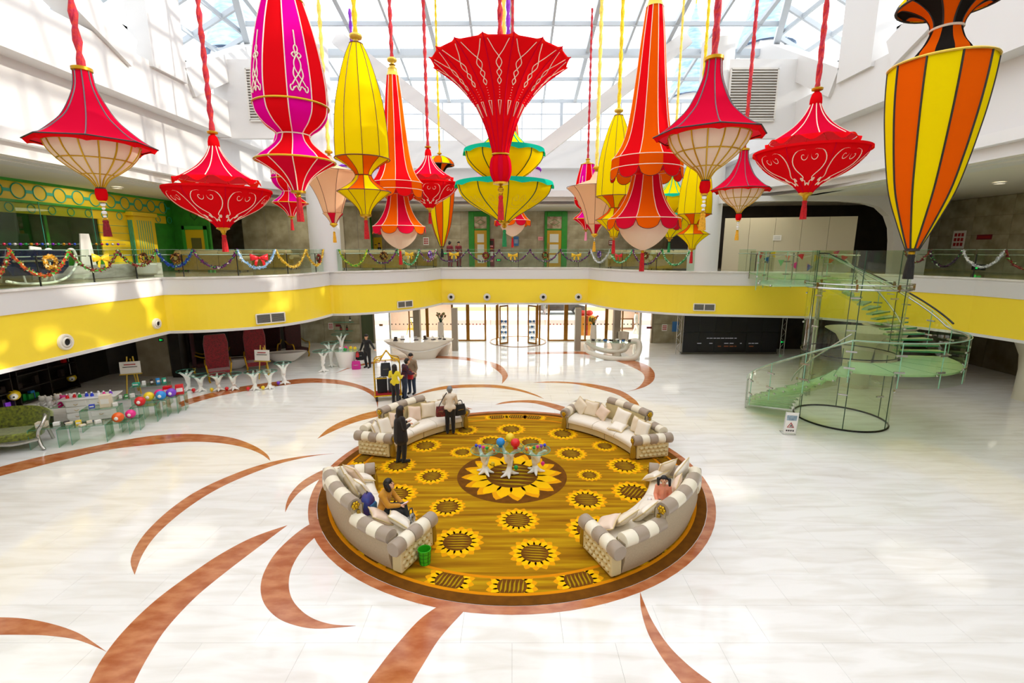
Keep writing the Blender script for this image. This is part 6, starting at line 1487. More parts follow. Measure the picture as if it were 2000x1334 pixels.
# ---- video wall
vw = thing('video_wall', 'big black video wall under the gallery by the stair', 'screen', (0, 27.1, 0)); x0, x1 = PY(1332, 690, 27.1).x, PY(1516, 690, 27.1).x
M_scr = mat('led_screen', '0b0c12', .3, h2='14141f', scale=60, vary=.1); nn = 6
for k in range(nn):
    for j in range(2): mb = MB(); a = x0 + (x1 - x0) * k / nn; mb.b2((a + .004, 0, .12 + 1.2 * j), (a + (x1 - x0) / nn - .004, .12, 1.31 + 1.2 * j)); obj('screen_module', mb, M_scr, vw)
mb = MB(); mb.b2((x0 - .05, -.02, .02), (x1 + .05, .2, .11)); obj('base_rail', mb, mat('dark_aluminium', '57544e', .4, .5), vw)
cap_ = mat('screen_text_white', '9a9aa4', .5, emit=.3); cap2 = mat('screen_text_orange', '8a4a2a', .5, emit=.2)
rnd = random.Random(3)
for row, (z, xa, xb, m) in enumerate(((.92, .25, .55, cap_), (.62, .02, .82, cap_), (.45, .1, .75, cap2))):
    x = xa
    while x < xb:
        wd = rnd.uniform(.02, .06)
        if row == 0 or rnd.random() < .6: mb = MB(); mb.b2((x0 + (x1 - x0) * x, -.006, z), (x0 + (x1 - x0) * (x + wd * .8), 0, z + .05)); obj('caption_text', mb, m, vw)
        x += wd
for xx in (x0 - .25, x1 + .3):
    ts = thing('truss_tower', 'slim aluminium truss tower at the %s of the video wall' % ('door end' if xx < x0 else 'stair end'), 'truss', (xx, 27.1, 0))
    for dx in (-.12, .12): mb = MB(); mb.tube([(dx, 0, 0), (dx, 0, 2.5)], .02, 6); obj('upright', mb, M_steel, ts)
    for k in range(8): mb = MB(); mb.tube([(-.12 if k % 2 else .12, 0, .1 + .3 * k), (.12 if k % 2 else -.12, 0, .4 + .3 * k)], .012, 5); obj('lacing', mb, M_steel, ts)
def low_plate(u, v, Y, wpx, hpx, name, label, cat, m, parts=None, group=None):
    p = PY(u, v, Y); s = (Y / ray(u, v).y) / FPX; return plate(name, label, cat, p, wpx * s, hpx * s, m, 0, .02, group, parts)
# ================================================================ ENTRANCE AND OUTSIDE
M_bronze = mat('polished_bronze', '9A6A2A', .25, .85); M_greige = mat('greige_stone', '9A8E7C', .4)
pv = struct(obj('ground_plaza', MB().b2((-60, 31.2, -.3), (60, 110, -.005)), mat('pale_paving', 'F6F3EE', .6)), 'pale sunlit paving outside the entrance', 'paving')
for y0, y1, m, l in ((38.0, 40.6, mat('pink_paving', 'D9A898', .6), 'pink paving strip outside the entrance'), (47, 50, mat('yellow_kerb', 'E8CC78', .6), 'yellow band of the far kerb outside')): struct(obj('path_strip', MB().b2((-60, y0, -.005), (60, y1, .01)), m), l, 'paving')
ent = struct(thing('window_40', 'glazed entrance wall with bronze posts and dotted warning stickers', 'glass wall', (0, 31.2, 0)))
def EX(u): return PY(u, 640, 31.2).x
posts = [(762, .10, M_white), (800, .06, M_bronze), (835, .18, M_bronze), (884, .12, M_bronze), (914, .22, M_bronze), (948, .12, M_bronze), (1071, .12, M_bronze), (1105, .26, M_bronze), (1143, .10, M_bronze), (1184, .18, M_bronze), (1215, .08, M_bronze), (1250, .14, M_white)]
for u, w, m in posts: mb = MB(); mb.b2((EX(u) - w / 2, -.08, 0), (EX(u) + w / 2, .08, 2.56)); obj('post', mb, m, ent)
us = [p[0] for p in posts]
for a, b in zip(us[:-1], us[1:]):
    if a == 948: continue
    mb = MB(); mb.b2((EX(a), -.006, .04), (EX(b), .006, 2.5)); g_ = obj('glass_pane', mb, G_door, ent); mb = MB(); mb.b2((EX(a), -.04, 0), (EX(b), .04, .09)); obj('bottom_rail', mb, M_bronze, ent)
    n = max(2, int((EX(b) - EX(a)) / .22))
    for k in range(n):
        x = EX(a) + (EX(b) - EX(a)) * (k + .5) / n; mb = MB(); mb.lathe([(.045, 0), (.002, .0)], 8); mb.v = [(q[0] + x, -.012, q[1] + 1.12) for q in mb.v]; obj('sticker', mb, K_red if 884 < a < 1100 else K_dark, g_)
for u, l in ((888, 'grey stone pillar before the entrance, desk side'), (1129, 'grey stone pillar before the entrance, stair side')): struct(obj('pillar', MB().b2((PY(u, 640, 28.1).x - .17, 28.0, 0), (PY(u, 640, 28.1).x + .17, 28.4, 2.56)), M_greige), l, 'pillar')
for u, l in ((814, 'grey stone pillar behind the reception desk'), (1205, 'grey stone pillar behind the second desk')): struct(obj('pillar', MB().b2((PY(u, 640, 30.2).x - .2, 30.1, 0), (PY(u, 640, 30.2).x + .2, 30.6, 2.56)), M_greige), l, 'pillar')
# revolving door
rv = struct(thing('door_5', 'big bronze framed revolving door in the middle of the entrance', 'revolving door', ((EX(957) + EX(1066)) / 2, 31.0, 0))); RR = (EX(1066) - EX(957)) / 2
for s in (-1, 1):
    for k in range(3):
        a0 = (PI if s < 0 else 0) - .75 + .5 * k; mb = MB(); mb.lathe([(RR, .05), (RR, 2.5)], 6, a0, a0 + .5); obj('curved_pane', mb, G_door, rv)
    for a in ((PI if s < 0 else 0) - .75, (PI if s < 0 else 0) + .75): mb = MB(); mb.tube([(RR * math.cos(a), RR * math.sin(a), 0), (RR * math.cos(a), RR * math.sin(a), 2.56)], .06, 8); obj('drum_post', mb, M_bronze, rv)
mb = MB(); mb.lathe([(RR * 1.02, 0), (RR * 1.02, .03), (RR * .97, .03), (RR * .97, 0)], 40); obj('floor_ring', mb, M_bronze, rv)
for s in (-1, 1):
    wing = MB(); x = s * RR * .62; q = s * RR * .36
    a, b = V(x, -RR * .55, 0), V(q, -RR * .35, 0)
    fr = MB()
    for p0, p1 in ((a, a + V(0, 0, 2.5)), (b, b + V(0, 0, 2.5)), (a + V(0, 0, .06), b + V(0, 0, .06)), (a + V(0, 0, 2.45), b + V(0, 0, 2.45))): fr.bar(p0, p1, .09, .09)
    w_ = obj('wing_frame', fr, M_bronze, rv); mb = MB(); mb.grid([[a, b], [a + V(0, 0, 2.5), b + V(0, 0, 2.5)]]); obj('wing_pane', mb, G_door, w_)
    rk = thing('display_rack', 'blue and white goods rack inside the revolving door, %s' % ('desk side' if s < 0 else 'stair side'), 'display rack', (rv.location.x + s * RR * .5, 31.15, 0), .3 * s)
    for k in range(4): mb = MB(); mb.b2((-.22, -.15, .1 + .36 * k), (.22, .15, .13 + .36 * k)); obj('shelf', mb, M_steel, rk)
    for dx in (-.22, .22): mb = MB(); mb.bar((dx, .15, 0), (dx, .15, 1.5), .02, .02); obj('upright', mb, M_steel, rk)
    for k in range(4):
        for j in range(3): mb = MB(); mb.ball((-.14 + .14 * j, -.02, .24 + .36 * k), .09, 10, 7, (.8, 1, 1.15)); obj('packet', mb, K_blue if (k + j) % 2 else K_white, rk, sm=60)
mb = MB(); mb.tube([(0, 0, 0), (0, 0, 2.56)], .05, 8); obj('centre_post', mb, M_bronze, rv)
# car outside
car = thing('parked_car', 'dark car parked across the forecourt, seen through the entrance', 'car', (4.6, 45.0, .01), .0); M_car = mat('dark_car_paint', '35312e', .25, coat=.6)
cb_ = MB(); prof = [(-2.2, .35), (2.2, .35), (2.25, .75), (1.6, .9), (1.0, 1.4), (-1.0, 1.42), (-1.7, .95), (-2.25, .8)]; cb_.prism(prof, -.85, .85); cb_.v = [(x, z, y) for x, y, z in cb_.v]; obj('body', cb_, M_car, car, bevel=.08)
for sgn in (-1, 1): mb = MB(); mb.prism([(-1.45, .95), (1.2, .92), (.85, 1.34), (-.9, 1.36)], -.86, .86); mb.v = [(x, z * 1.0 + .002 * sgn, y) for x, y, z in mb.v]
obj('windows', mb, mat('car_glass', '12161a', .1), car)
for x in (-1.4, 1.35):
    for y in (-.86, .86):
        mb = MB(); mb.lathe([(.02, -.1), (.33, -.1), (.35, 0), (.33, .1), (.02, .1)], 20); mb.v = [(p[0], p[2], p[1]) for p in mb.v]; wl = obj('wheel', mb, K_blk, car, (x, y, .35)); mb = MB(); mb.lathe([(.22, -.11), (.22, .11), (.02, .12)], 14); mb.v = [(p[0], p[2] * (1 if y > 0 else -1), p[1]) for p in mb.v]; obj('hub', mb, M_steel, wl)
# side vestibule backdrops
for u0, u1, m, l, nm in ((762, 884, mat('rose_plaster', 'E9C4B4', .6), 'rose coloured vestibule wall behind the reception desk glass', 'wall_vestibule_left'), (1184, 1252, mat('rose_plaster', 'E9C4B4', .6), 'rose coloured vestibule wall behind the second desk glass', 'wall_vestibule_right')):
    struct(obj(nm, MB().b2((PY(u0, 640, 35.5).x, 35.5, 0), (PY(u1, 640, 35.5).x, 35.7, 2.56)), m), l, 'wall')
p = PY(806, 625, 35.475); plate('picture_frame', 'dark framed picture on the rose vestibule wall', 'picture', p, .55, .45, K_dark, 0, .03, None, [('picture', (-.7, .7, -.7, .7), K_white)])
p = PY(1221, 632, 35.475); plate('picture_frame', 'brown framed picture behind the second desk', 'picture', p, 1.3, .8, mat('frame_brown', '7a4a2a', .5), 0, .03, None, [('picture', (-.8, .8, -.75, .75), K_white)])
fs = PY(802, 645, 33.5); fl_ = thing('folding_sign', 'yellow folding caution sign inside the glass vestibule', 'sign', (fs.x, 33.5, .0))
for s in (-1, 1): mb = MB(); mb.bar((s * .28, 0, 0), (s * .03, 0, 1.1), .09, .03); obj('leg', mb, K_yel, fl_)
mb = MB(); mb.bar((-.16, 0, .42), (.16, 0, .42), .03, .12); obj('crossbar', mb, K_yel, fl_)
bx = PY(1143, 660, 33.5); gb = thing('gift_box', 'big orange gift box with red ribbon outside the entrance glass', 'gift box', (bx.x, 33.6, 0)); mb = MB(); mb.b2((-.6, -.4, 0), (.6, .4, 1.35)); obj('box', mb, mat('orange_card', 'EE9A1C', .5), gb, bevel=.02)
mb = MB(); mb.b2((-.1, -.41, 0), (.1, .41, 1.36)); obj('ribbon', mb, K_red, gb); mb = MB(); mb.ball((-.25, 0, 1.55), .28, 12, 8, (1, .7, .7)); mb.ball((.25, 0, 1.55), .28, 12, 8, (1, .7, .7)); obj('bow', mb, mat('bright_red_ribbon', 'E02A22', .5), gb, sm=60)
# ---- reception desks
M_desk = mat('cream_lacquer', 'D9CFBE', .25, coat=.3)
def loft(secs, n=28, cap=True):
    """secs: (z, cx, cy, rx, ry, power)"""
    mb = MB(); rows = []
    for z, cx, cy, rx, ry, pw in secs:
        row = []
        for k in range(n):
            a = 2 * PI * k / n; c, s = math.cos(a), math.sin(a); row.append((cx + rx * math.copysign(abs(c) ** pw, c), cy + ry * math.copysign(abs(s) ** pw, s), z))
        row.append(row[0]); rows.append(row)
    mb.grid(rows)
    if cap: mb.add(rows[-1][:-1], [tuple(range(n))]); mb.add(rows[0][:-1], [tuple(range(n - 1, -1, -1))])
    return mb
q = PZ(818, 703); dk = thing('reception_desk', 'boat shaped cream reception desk left of the entrance pillar', 'desk', (q.x, q.y + .5, 0), .12)
obj('body', loft([(0, .1, 0, .75, .42, .8), (.25, .1, 0, .9, .5, .8), (.55, 0, 0, 1.25, .6, .85), (.85, -.05, 0, 1.7, .7, .9), (.98, -.05, 0, 1.85, .74, .95)]), M_desk, dk, sm=50)
obj('top', loft([(.98, -.05, 0, 1.88, .76, .95), (1.04, -.05, 0, 1.92, .78, .95)]), M_desk, dk, sm=40)
mb = MB(); mb.tube(crom([V(-1.6, -.5, .82), V(-.4, -.62, .5), V(.6, -.58, .55), V(1.7, -.35, .88)], 8), .03, 6); obj('swoosh', mb, M_white2, dk)
desk_items = [(-1.3, -.2), (-.95, .1), (-.2, -.15), (.3, .05), (.75, -.1), (1.1, .1), (1.35, -.1)]
for k, (x, y) in enumerate(desk_items):
    r = dk.matrix_basis @ V(x, y, 1.045); rt = thing('desk_item', '%s small dark display item on the reception desk' % ORD[k], 'display item', r, .3 * k, 'goods on the reception desk'); mb = MB(); mb.b2((-.12, -.08, 0), (.12, .08, .03)); obj('tray', mb, K_dark, rt); mb = MB(); mb.box((0, .04, .12), (.18, .02, .18), rx=-.3); obj('card', mb, [K_dark, K_white, M_steel][k % 3], rt)
def vase(label, loc, h, r, seed, cols, cat='vase'):
    rt = thing('floor_vase', label, cat, loc); mb = MB(); mb.lathe([(.001, 0), (r * .75, 0), (r * .8, .1 * h), (r, .5 * h), (r * .85, .85 * h), (r * .8, h), (r * .65, h), (r * .6, .9 * h)], 24); obj('vase_body', mb, M_desk, rt, sm=50); rnd = random.Random(seed)
    for k in range(16):
        a = rnd.random() * 2 * PI; s = rnd.uniform(.1, .38); e = V(s * math.cos(a), s * math.sin(a), h + rnd.uniform(.25, .55)); mb = MB(); mb.tube([(0, 0, h * .9), (e.x * .4, e.y * .4, h + .15), e], .012, 4); sm_ = obj('stem', mb, M_rib_g, rt)
        mb = MB(); mb.ball(e, rnd.uniform(.05, .085), 8, 5, (1, 1, .9)); obj('flower_head', mb, cols[k % len(cols)], sm_, sm=60)
q = PZ(862, 680); vase('tall cream floor vase with dried brown flowers beside the reception desk', (q.x, q.y, 0), 1.62, .2, 4, [mat('dried_brown', '7a5a3a', .8), mat('dried_olive', '6a6a3a', .8)])
q = PZ(1158, 684); vase('tall cream floor vase with yellow and red flowers beside the second desk', (q.x, q.y, 0), 1.55, .2, 9, [mat('flower_yellow', 'E8C23A', .7), mat('flower_red', 'C8422A', .7), mat('flower_green', '4a6a2a', .7)])
q = PZ(858, 695); bn_ = thing('side_counter', 'low cream counter block between vase and reception desk', 'counter', (q.x, q.y + .4, 0)); obj('body', loft([(0, 0, 0, .45, .3, .7), (.5, 0, 0, .6, .4, .7), (.62, 0, 0, .62, .42, .7)]), M_desk, bn_, sm=50)
q = PZ(1195, 703); d2 = thing('sculpted_desk', 'open looped cream desk with glass top near the video wall', 'desk', (q.x, q.y + .3, 0), -.1)
lp = crom([V(-1.45, 0, .75), V(-1.3, -.2, .45), V(-.6, -.35, .2), V(.4, -.4, .08), V(1.2, -.3, .12), V(1.5, 0, .5), V(1.45, .15, .95), V(1.0, .2, .9), V(.7, .1, .5), V(0, 0, .42), V(-.8, .1, .55), V(-1.4, .1, .9)], 6); mb = MB(); mb.tube(lp, [.09 + .08 * math.sin(PI * k / len(lp)) for k in range(len(lp))], 10); obj('loop', mb, M_desk, d2, sm=60)
obj('pedestal', loft([(0, .35, .1, .28, .22, .9), (.5, .3, .1, .2, .18, .9), (.9, .3, .1, .35, .25, .9)]), M_desk, d2, sm=50); mb = MB(); mb.box((0, .05, .97), (2.7, .75, .025)); obj('glass_top', mb, G_table, d2, bevel=.01)
for k in range(7): r = d2.matrix_basis @ V(-1.0 + .33 * k, .05, .985); rt = thing('desk_item', '%s little boxed item on the looped desk' % ORD[k], 'display item', r, .2 * k, 'goods on the looped desk'); mb = MB(); mb.b2((-.09, -.07, 0), (.09, .07, .1)); obj('box', mb, [K_dark, M_steel, K_blue][k % 3], rt, bevel=.01); mb = MB(); mb.b2((-.1, -.08, .1), (.1, .08, .12)); obj('lid', mb, [M_steel, K_white, K_dark][k % 3], rt)
q = PZ(1222, 686); ch_ = thing('tub_chair', 'round backed cream chair behind the looped desk', 'chair', (q.x, q.y + .8, 0)); mb = MB(); mb.lathe([(.3, .4), (.36, .6), (.38, 1.0), (.33, 1.02), (.31, .6), (.26, .42)], 20, .2, PI - .2); obj('back', mb, M_desk, ch_, sm=60); obj('seat', loft([(.36, 0, 0, .3, .3, 1), (.46, 0, 0, .33, .33, 1)]), M_desk, ch_, sm=50); mb = MB(); mb.lathe([(.25, 0), (.22, .03), (.05, .06), (.05, .38)], 16); obj('base', mb, M_steel, ch_)
# notices and doors on the lower rear walls
for u, v, w, h, l, m, pr in ((646, 637, 9, 13, 'notice with red characters on the marble wall near the shop', K_white, glyphs(3, 3, K_red)), (660, 636, 9, 4, 'pair of maroon door plaques near the shop', K_maroon, None), (744, 635, 7, 4, 'small bronze plaque beside the service doorway', M_bronze, None), (1268, 640, 10, 4, 'pair of maroon door plaques near the second desk', K_maroon, None), (1298, 640, 10, 13, 'notice with red characters near the second desk', K_white, glyphs(3, 3, K_red)), (1319, 638, 12, 20, 'blue rounded sign near the video wall', K_blue, None)):
    low_plate(u, v, 30.4, w, h, 'wall_notice', l, 'notice', m, pr)
d5 = struct(thing('door_6', 'dark service doorway in the marble wall behind the man in black', 'doorway', (0, 0, 0))); a, b = PY(707, 650, 30.44).x, PY(730, 650, 30.44).x; mb = MB(); mb.b2((a, 30.42, 0), (b, 30.47, 2.3)); obj('opening', mb, mat('dim_green_recess', '4a5538', .6), d5); mb = MB(); mb.b2((a - .1, 30.38, 0), (a, 30.47, 2.4)); mb.b2((b, 30.38, 0), (b + .1, 30.47, 2.4)); mb.b2((a - .1, 30.38, 2.3), (b + .1, 30.47, 2.4)); obj('door_frame', mb, M_greige, d5)
wl = [o for o in bpy.data.objects if o.name == 'wall_rear_left_lower'][0]; wr_ = [o for o in bpy.data.objects if o.name == 'wall_rear_right_lower'][0]; wrr = [o for o in bpy.data.objects if o.name == 'wall_right_lower'][0]
sp = MB(); sp.b2((.006, 0, .01), (1.344, .03, 1.25)); spm = sp.mesh('stone_panel')
for par, xs_ in ((wl, [-22.9 + 1.35 * k for k in range(10)]), (wr_, [9.1 + 1.35 * k for k in range(11)])):
    for x in xs_:
        for z in (0, 1.26): obj('stone_panel', spm, M_stone, par, (x, 30.43, z))
sp = MB(); sp.b2((0, .006, .01), (.03, 1.994, 2.5)); spm = sp.mesh('stone_panel')
for k in range(2, 15): obj('stone_panel', spm, M_marble2, wrr, (24.24, 2.0 * k, 0))
low_plate(1528, 668, 28.578, 10, 5, 'exit_sign', 'green exit sign low by the end of the video wall', 'exit sign', K_blk, [('running_figure', (-.55, -.1, -.6, .6), K_green), ('arrow', (.0, .6, -.2, .2), K_green)])
struct(obj('wall_dark_recess', MB().b2((15.6, 28.6, 0), (20.5, 28.8, 2.56)), M_dark), 'dark recess wall between the video wall and the stair columns', 'wall')

# ---- glass bottle shelves by the marble wall
sh = thing('bottle_shelf', 'floating glass shelf set on the marble wall behind the tree tables', 'shelf', (0, 30.3, 0))
for k, (u0, u1, v) in enumerate(((652, 692, 629), (655, 690, 646), (657, 688, 665))):
    a, b = PY(u0, v, 30.3), PY(u1, v, 30.3); mb = MB(); mb.b2((a.x, -.15, a.z), (b.x, .12, a.z + .02)); obj('shelf_board', mb, G_table, sh); mb = MB(); mb.bar((a.x, -.15, a.z + .01), (b.x, -.15, a.z + .01), .02, .025); obj('shelf_edge', mb, M_gedge, sh)
for i, (u, v) in enumerate(((666, 640), (678, 640), (671, 659), (684, 623))):
    q = PY(u, v + 6, 30.28); mb = MB(); mb.lathe([(.001, 0), (.06, 0), (.06, .2), (.025, .28), (.025, .36), (.001, .36)], 12); rt = thing('bottle', '%s dark bottle on the glass wall shelves' % ORD[i], 'bottle', (q.x, 30.28, [PY(660, 646, 30.3).z, PY(660, 646, 30.3).z, PY(660, 665, 30.3).z, PY(660, 629, 30.3).z][i] + .02), 0, 'bottles on the wall shelves'); obj('glass', mb, mat('bottle_glass', '2a2418', .15), rt, sm=50); mb = MB(); mb.lathe([(.062, .05), (.062, .15)], 12); obj('label', mb, K_red if i < 2 else K_white, rt)
# planter tub with cakes
q = PZ(679, 716); tb = thing('white_tub', 'white tapering tub with glass top of cakes near the man in black', 'tub', (q.x, q.y, 0)); obj('body', loft([(0, 0, 0, .42, .36, .9), (.8, 0, 0, .6, .48, .9), (.86, 0, 0, .62, .5, .9)]), M_ceram, tb, sm=50); mb = MB(); mb.box((0, 0, .89), (1.3, .95, .02)); obj('glass_top', mb, G_table, tb)
for k, (x, y, c) in enumerate([(-.35, .1, 'white'), (-.1, .2, 'pink'), (.15, .2, 'yellow'), (.4, .1, 'yellow'), (0, -.2, 'green')]): mb = MB(); mb.lathe([(.001, 0), (.09, 0), (.09, .07), (.06, .12), (.001, .13)], 12); rt = thing('cake', '%s cake on the white tub, %s along' % (c, ORD[k]), 'cake', (q.x + x, q.y + y, .905), 0, 'cakes on the white tub'); obj('sponge', mb, TOYC[c], rt, sm=40); mb = MB(); mb.ball((0, 0, .14), .025, 8, 5); obj('cherry', mb, TOYC['red'], rt)
# tree tables of the shop
for i, (u, v, h, c) in enumerate([(368, 762, .85, None), (393, 764, .70, 'red'), (428, 763, .72, 'yellow'), (457, 761, .70, 'red'), (498, 761, .80, 'red'), (527, 759, .78, 'yellow'), (556, 750, .98, 'purple')]):
    q = PZ(u, v); tree_table('white tree trunk table, %s in the row along the rust inlay' % ORD[i], (q.x, q.y, 0), 20 + i, h, .36, 'row of shop tree tables', nb=2 if i % 2 else 3)
    if c: toy('%s ball toy at the foot of the %s tree table in the row' % (c, ORD[i]), (q.x - .16, q.y - .24, .03), .075, TOYC[c], group='ball toys under the row of tree tables')
for i, (u, v, h) in enumerate([(632, 726, 1.05), (648, 716, 1.25), (668, 706, 1.5)]): q = PZ(u, v); tree_table('white tree trunk table, %s of three by the marble wall' % ['shortest', 'middle', 'tallest'][i], (q.x, q.y, 0), 40 + i, h, .45, 'tree tables by the marble wall')
# thrones
V_red = mat('crimson_velvet', '9E1020', .7, h2='5a0812', scale=22, vary=.1, sheen=.6); V_drk = mat('wine_velvet', '3E0A10', .7, vary=.3, scale=18)
def throne(label, p, rz, m, h=2.1):
    rt = thing('throne_chair', label, 'chair', (p.x, p.y, 0), rz, 'high backed shop thrones'); mb = MB(); mb.prism([(-.45, .35), (.45, .35), (.5, h * .8), (.42, h), (-.42, h), (-.5, h * .8)], .30, .48); mb.v = [(x, z, y) for x, y, z in mb.v]; obj('backrest', mb, m, rt, bevel=.05)
    mb = MB(); mb.b2((-.45, -.4, .3), (.45, .35, .52)); obj('seat', mb, m, rt, bevel=.06)
    for s in (-1, 1):
        mb = MB(); mb.tube(crom([V(s * .5, .35, .95), V(s * .52, .0, .8), V(s * .5, -.35, .82), V(s * .46, -.4, .55), V(s * .42, -.35, .3)], 4), .035, 6); obj('armrest', mb, M_gold, rt, sm=60)
        for y in (-.35, .4): mb = MB(); mb.tube([(s * .4, y, .32), (s * .44, y * 1.1, .15), (s * .4, y, 0)], .04, 6); obj('leg', mb, M_gold, rt)
for u, v, rz, m, l in ((400, 726, 2.2, V_drk, 'wine dark velvet throne by the grey shop panel'), (430, 742, .6, V_red, 'crimson velvet throne behind the third tree table'), (503, 724, .5, V_red, 'crimson velvet throne beside the easel board'), (470, 715, .3, V_drk, 'wine dark throne between the crimson ones'), (530, 699, .2, V_drk, 'wine dark throne near the cream chaises'), (583, 697, 1.0, V_drk, 'gold edged wine velvet throne by the exit sign')): throne(l, PZ(u, v), rz, m)
for u, v, l in ((452, 721, 'cream boat shaped chaise behind the fourth tree table'), (557, 707, 'cream boat shaped chaise near the gold edged throne')):
    q = PZ(u, v); rt = thing('boat_chaise', l, 'chaise', (q.x, q.y, 0), .3); obj('shell', loft([(.05, 0, 0, .5, .22, 1), (.3, 0, 0, .85, .38, 1), (.55, .1, 0, 1.05, .45, 1), (.5, .1, 0, .9, .36, 1)]), M_ceram, rt, sm=60); obj('seat', loft([(.40, .1, 0, .9, .36, 1), (.47, .1, 0, .85, .33, 1)]), S_seat, rt, sm=50)
def easel(label, u, v, rz):
    q = PZ(u, v); rt = thing('easel_board', label, 'easel', (q.x, q.y, 0), rz, 'display easels')
    for a, b in (((-.25, 0, 0), (-.1, .12, 1.6)), ((.25, 0, 0), (.1, .12, 1.6)), ((0, .5, 0), (0, .14, 1.5))): mb = MB(); mb.bar(a, b, .04, .04); obj('leg', mb, M_gold2, rt)
    mb = MB(); mb.box((0, .02, 1.15), (.72, .03, .5), rx=-.08); bd_ = obj('board', mb, K_white, rt); mb = MB(); mb.box((0, -.002, .93), (.66, .02, .05), rx=-.08); obj('gold_band', mb, M_gold2, bd_); mb = MB(); mb.box((0, .0, 1.28), (.4, .015, .035), rx=-.08); obj('text_line', mb, K_red, bd_); mb = MB(); mb.box((0, -.0, 1.18), (.5, .015, .025), rx=-.08); obj('text_line', mb, K_dark, bd_)
    mb = MB(); mb.b2((-.38, -.05, .86), (.38, .06, .9)); obj('ledge', mb, M_gold2, rt)
easel('white easel board with gold band before the crimson throne', 516, 741, -.1); easel('white easel board at the chest of drawers', 262, 770, .35)
for i, (u0, u1, Y, m, l) in enumerate([(268, 330, 22.2, M_marble, 'grey panelled pier in the shop below the exit sign'), (332, 352, 22.0, M_dark, 'narrow dark pier next to the grey one')]):
    a, b = PY(u0, 690, Y).x, PY(u1, 690, Y).x; struct(obj('pillar', MB().b2((a, Y, 0), (b, Y + .5, 2.56)), m), l, 'pillar')
low_plate(314, 664, 22.18, 9, 6, 'exit_sign', 'green exit sign hanging in the shop by the grey pier', 'exit sign', K_blk, [('running_figure', (-.6, 0, -.6, .6), K_green), ('arrow', (.1, .7, -.3, .3), K_green)]); low_plate(600, 672, 30.4, 9, 5, 'exit_sign', 'green exit sign behind the gold edged throne', 'exit sign', K_blk, [('running_figure', (-.6, 0, -.6, .6), K_green), ('arrow', (.1, .7, -.3, .3), K_green)])

# ---- toy shop: glass nesting tables with goods
G_disp = glassmat('display_glass', 'DFEDE0', .1)
def gtable(label, u, v, w, d_, h, rz=.35):
    q = PZ(u, v); rt = thing('glass_display_table', label, 'display table', (q.x, q.y, 0), rz, 'glass display tables of the toy shop')
    for nm, lo, hi in (('glass_top', (-w / 2, -d_ / 2, h - .012), (w / 2, d_ / 2, h)), ('glass_side', (-w / 2, -d_ / 2, 0), (-w / 2 + .012, d_ / 2, h - .012)), ('glass_side', (w / 2 - .012, -d_ / 2, 0), (w / 2, d_ / 2, h - .012))): mb = MB(); mb.b2(lo, hi); obj(nm, mb, G_disp, rt)
    for x in (-w / 2, w / 2):
        mb = MB(); mb.bar((x, -d_ / 2, 0), (x, -d_ / 2, h), .007, .007); obj('glass_edge', mb, M_gedge, rt); mb = MB(); mb.bar((x, -d_ / 2, h - .006), (x, d_ / 2, h - .006), .007, .007); obj('glass_edge', mb, M_gedge, rt)
    for y in (-d_ / 2, d_ / 2): mb = MB(); mb.bar((-w / 2, y, h - .006), (w / 2, y, h - .006), .007, .007); obj('glass_edge', mb, M_gedge, rt)
    return rt
GT = [(110, 868, 1.0, .55, .62, 'glass display table nearest the green sofa'), (172, 862, 1.2, .6, .58, 'wide glass display table before the chest of drawers'), (238, 846, .60, .5, .42, 'low glass table under the orange ball'), (262, 838, .5, .45, .42, 'low glass table under the pink ball'), (288, 822, .75, .5, .60, 'glass table under the red ball'), (310, 812, .7, .5, .62, 'glass table under the yellow and blue balls'), (330, 806, .7, .5, .62, 'glass table under the purple ball'), (205, 836, 1.0, .55, .75, 'tall glass display table with the lantern box'), (245, 815, 1.0, .5, .72, 'glass display table with small bottles'), (300, 792, 1.2, .5, .85, 'glass display table at the back with teal goods'), (345, 800, .7, .5, .6, 'glass display table with the red boxes'), (120, 825, 1.1, .5, .6, 'glass display table holding the stuffed bears')]
GTO = [gtable(l, u, v, w, d_, h, .38) for u, v, w, d_, h, l in GT]
def on_table(i, x, y): return GTO[i].matrix_basis @ V(x, y, GT[i][4] + .001)
def btoy(i, x, y, c, r, l):
    p_ = on_table(i, x, y); rt = thing('plush_ball', l, 'toy', p_, .35, 'plush balls on glass tables'); mb = MB(); mb.ball((0, 0, r), r, 18, 12); obj('ball', mb, TOYC[c], rt, sm=70); mb = MB(); mb.ball((.0, -r * .62, r), r * .5, 12, 8, (1, .9, 1)); obj('face_patch', mb, TOYC['white'], rt, sm=70)
for i, x, c, l in ((2, 0, 'orange', 'orange plush ball with white front on the low glass table'), (3, 0, 'pink', 'pink plush ball with white front on the low glass table'), (4, -.1, 'red', 'red plush ball with white front'), (5, -.18, 'yellow', 'yellow plush ball with white front'), (5, .18, 'blue', 'blue plush ball with white front'), (6, -.18, 'pink', 'pink plush ball between the blue and purple ones'), (6, .18, 'purple', 'purple plush ball with white front')): btoy(i, x, -.1, c, .165 if i != 3 else .15, l)
def goods(i, lst, what):
    for k, (x, y, w, h, c) in enumerate(lst):
        p_ = on_table(i, x, y); rt = thing('boxed_goods', '%s %s box on the %s' % (ORD[k], c, GT[i][5]), 'box', p_, .38 + .2 * k, 'boxed goods on glass tables'); mb = MB(); mb.b2((-w / 2, -w / 2.6, 0), (w / 2, w / 2.6, h)); obj('box', mb, TOYC.get(c) or {'dark': K_dark, 'cream': M_cush[1], 'teal': M_teal, 'lime': M_bin}[c], rt, bevel=.008); mb = MB(); mb.b2((-w / 2.6, -w / 2.55, h * .3), (w / 2.6, -w / 2.6, h * .7)); obj('label', mb, K_white, rt)
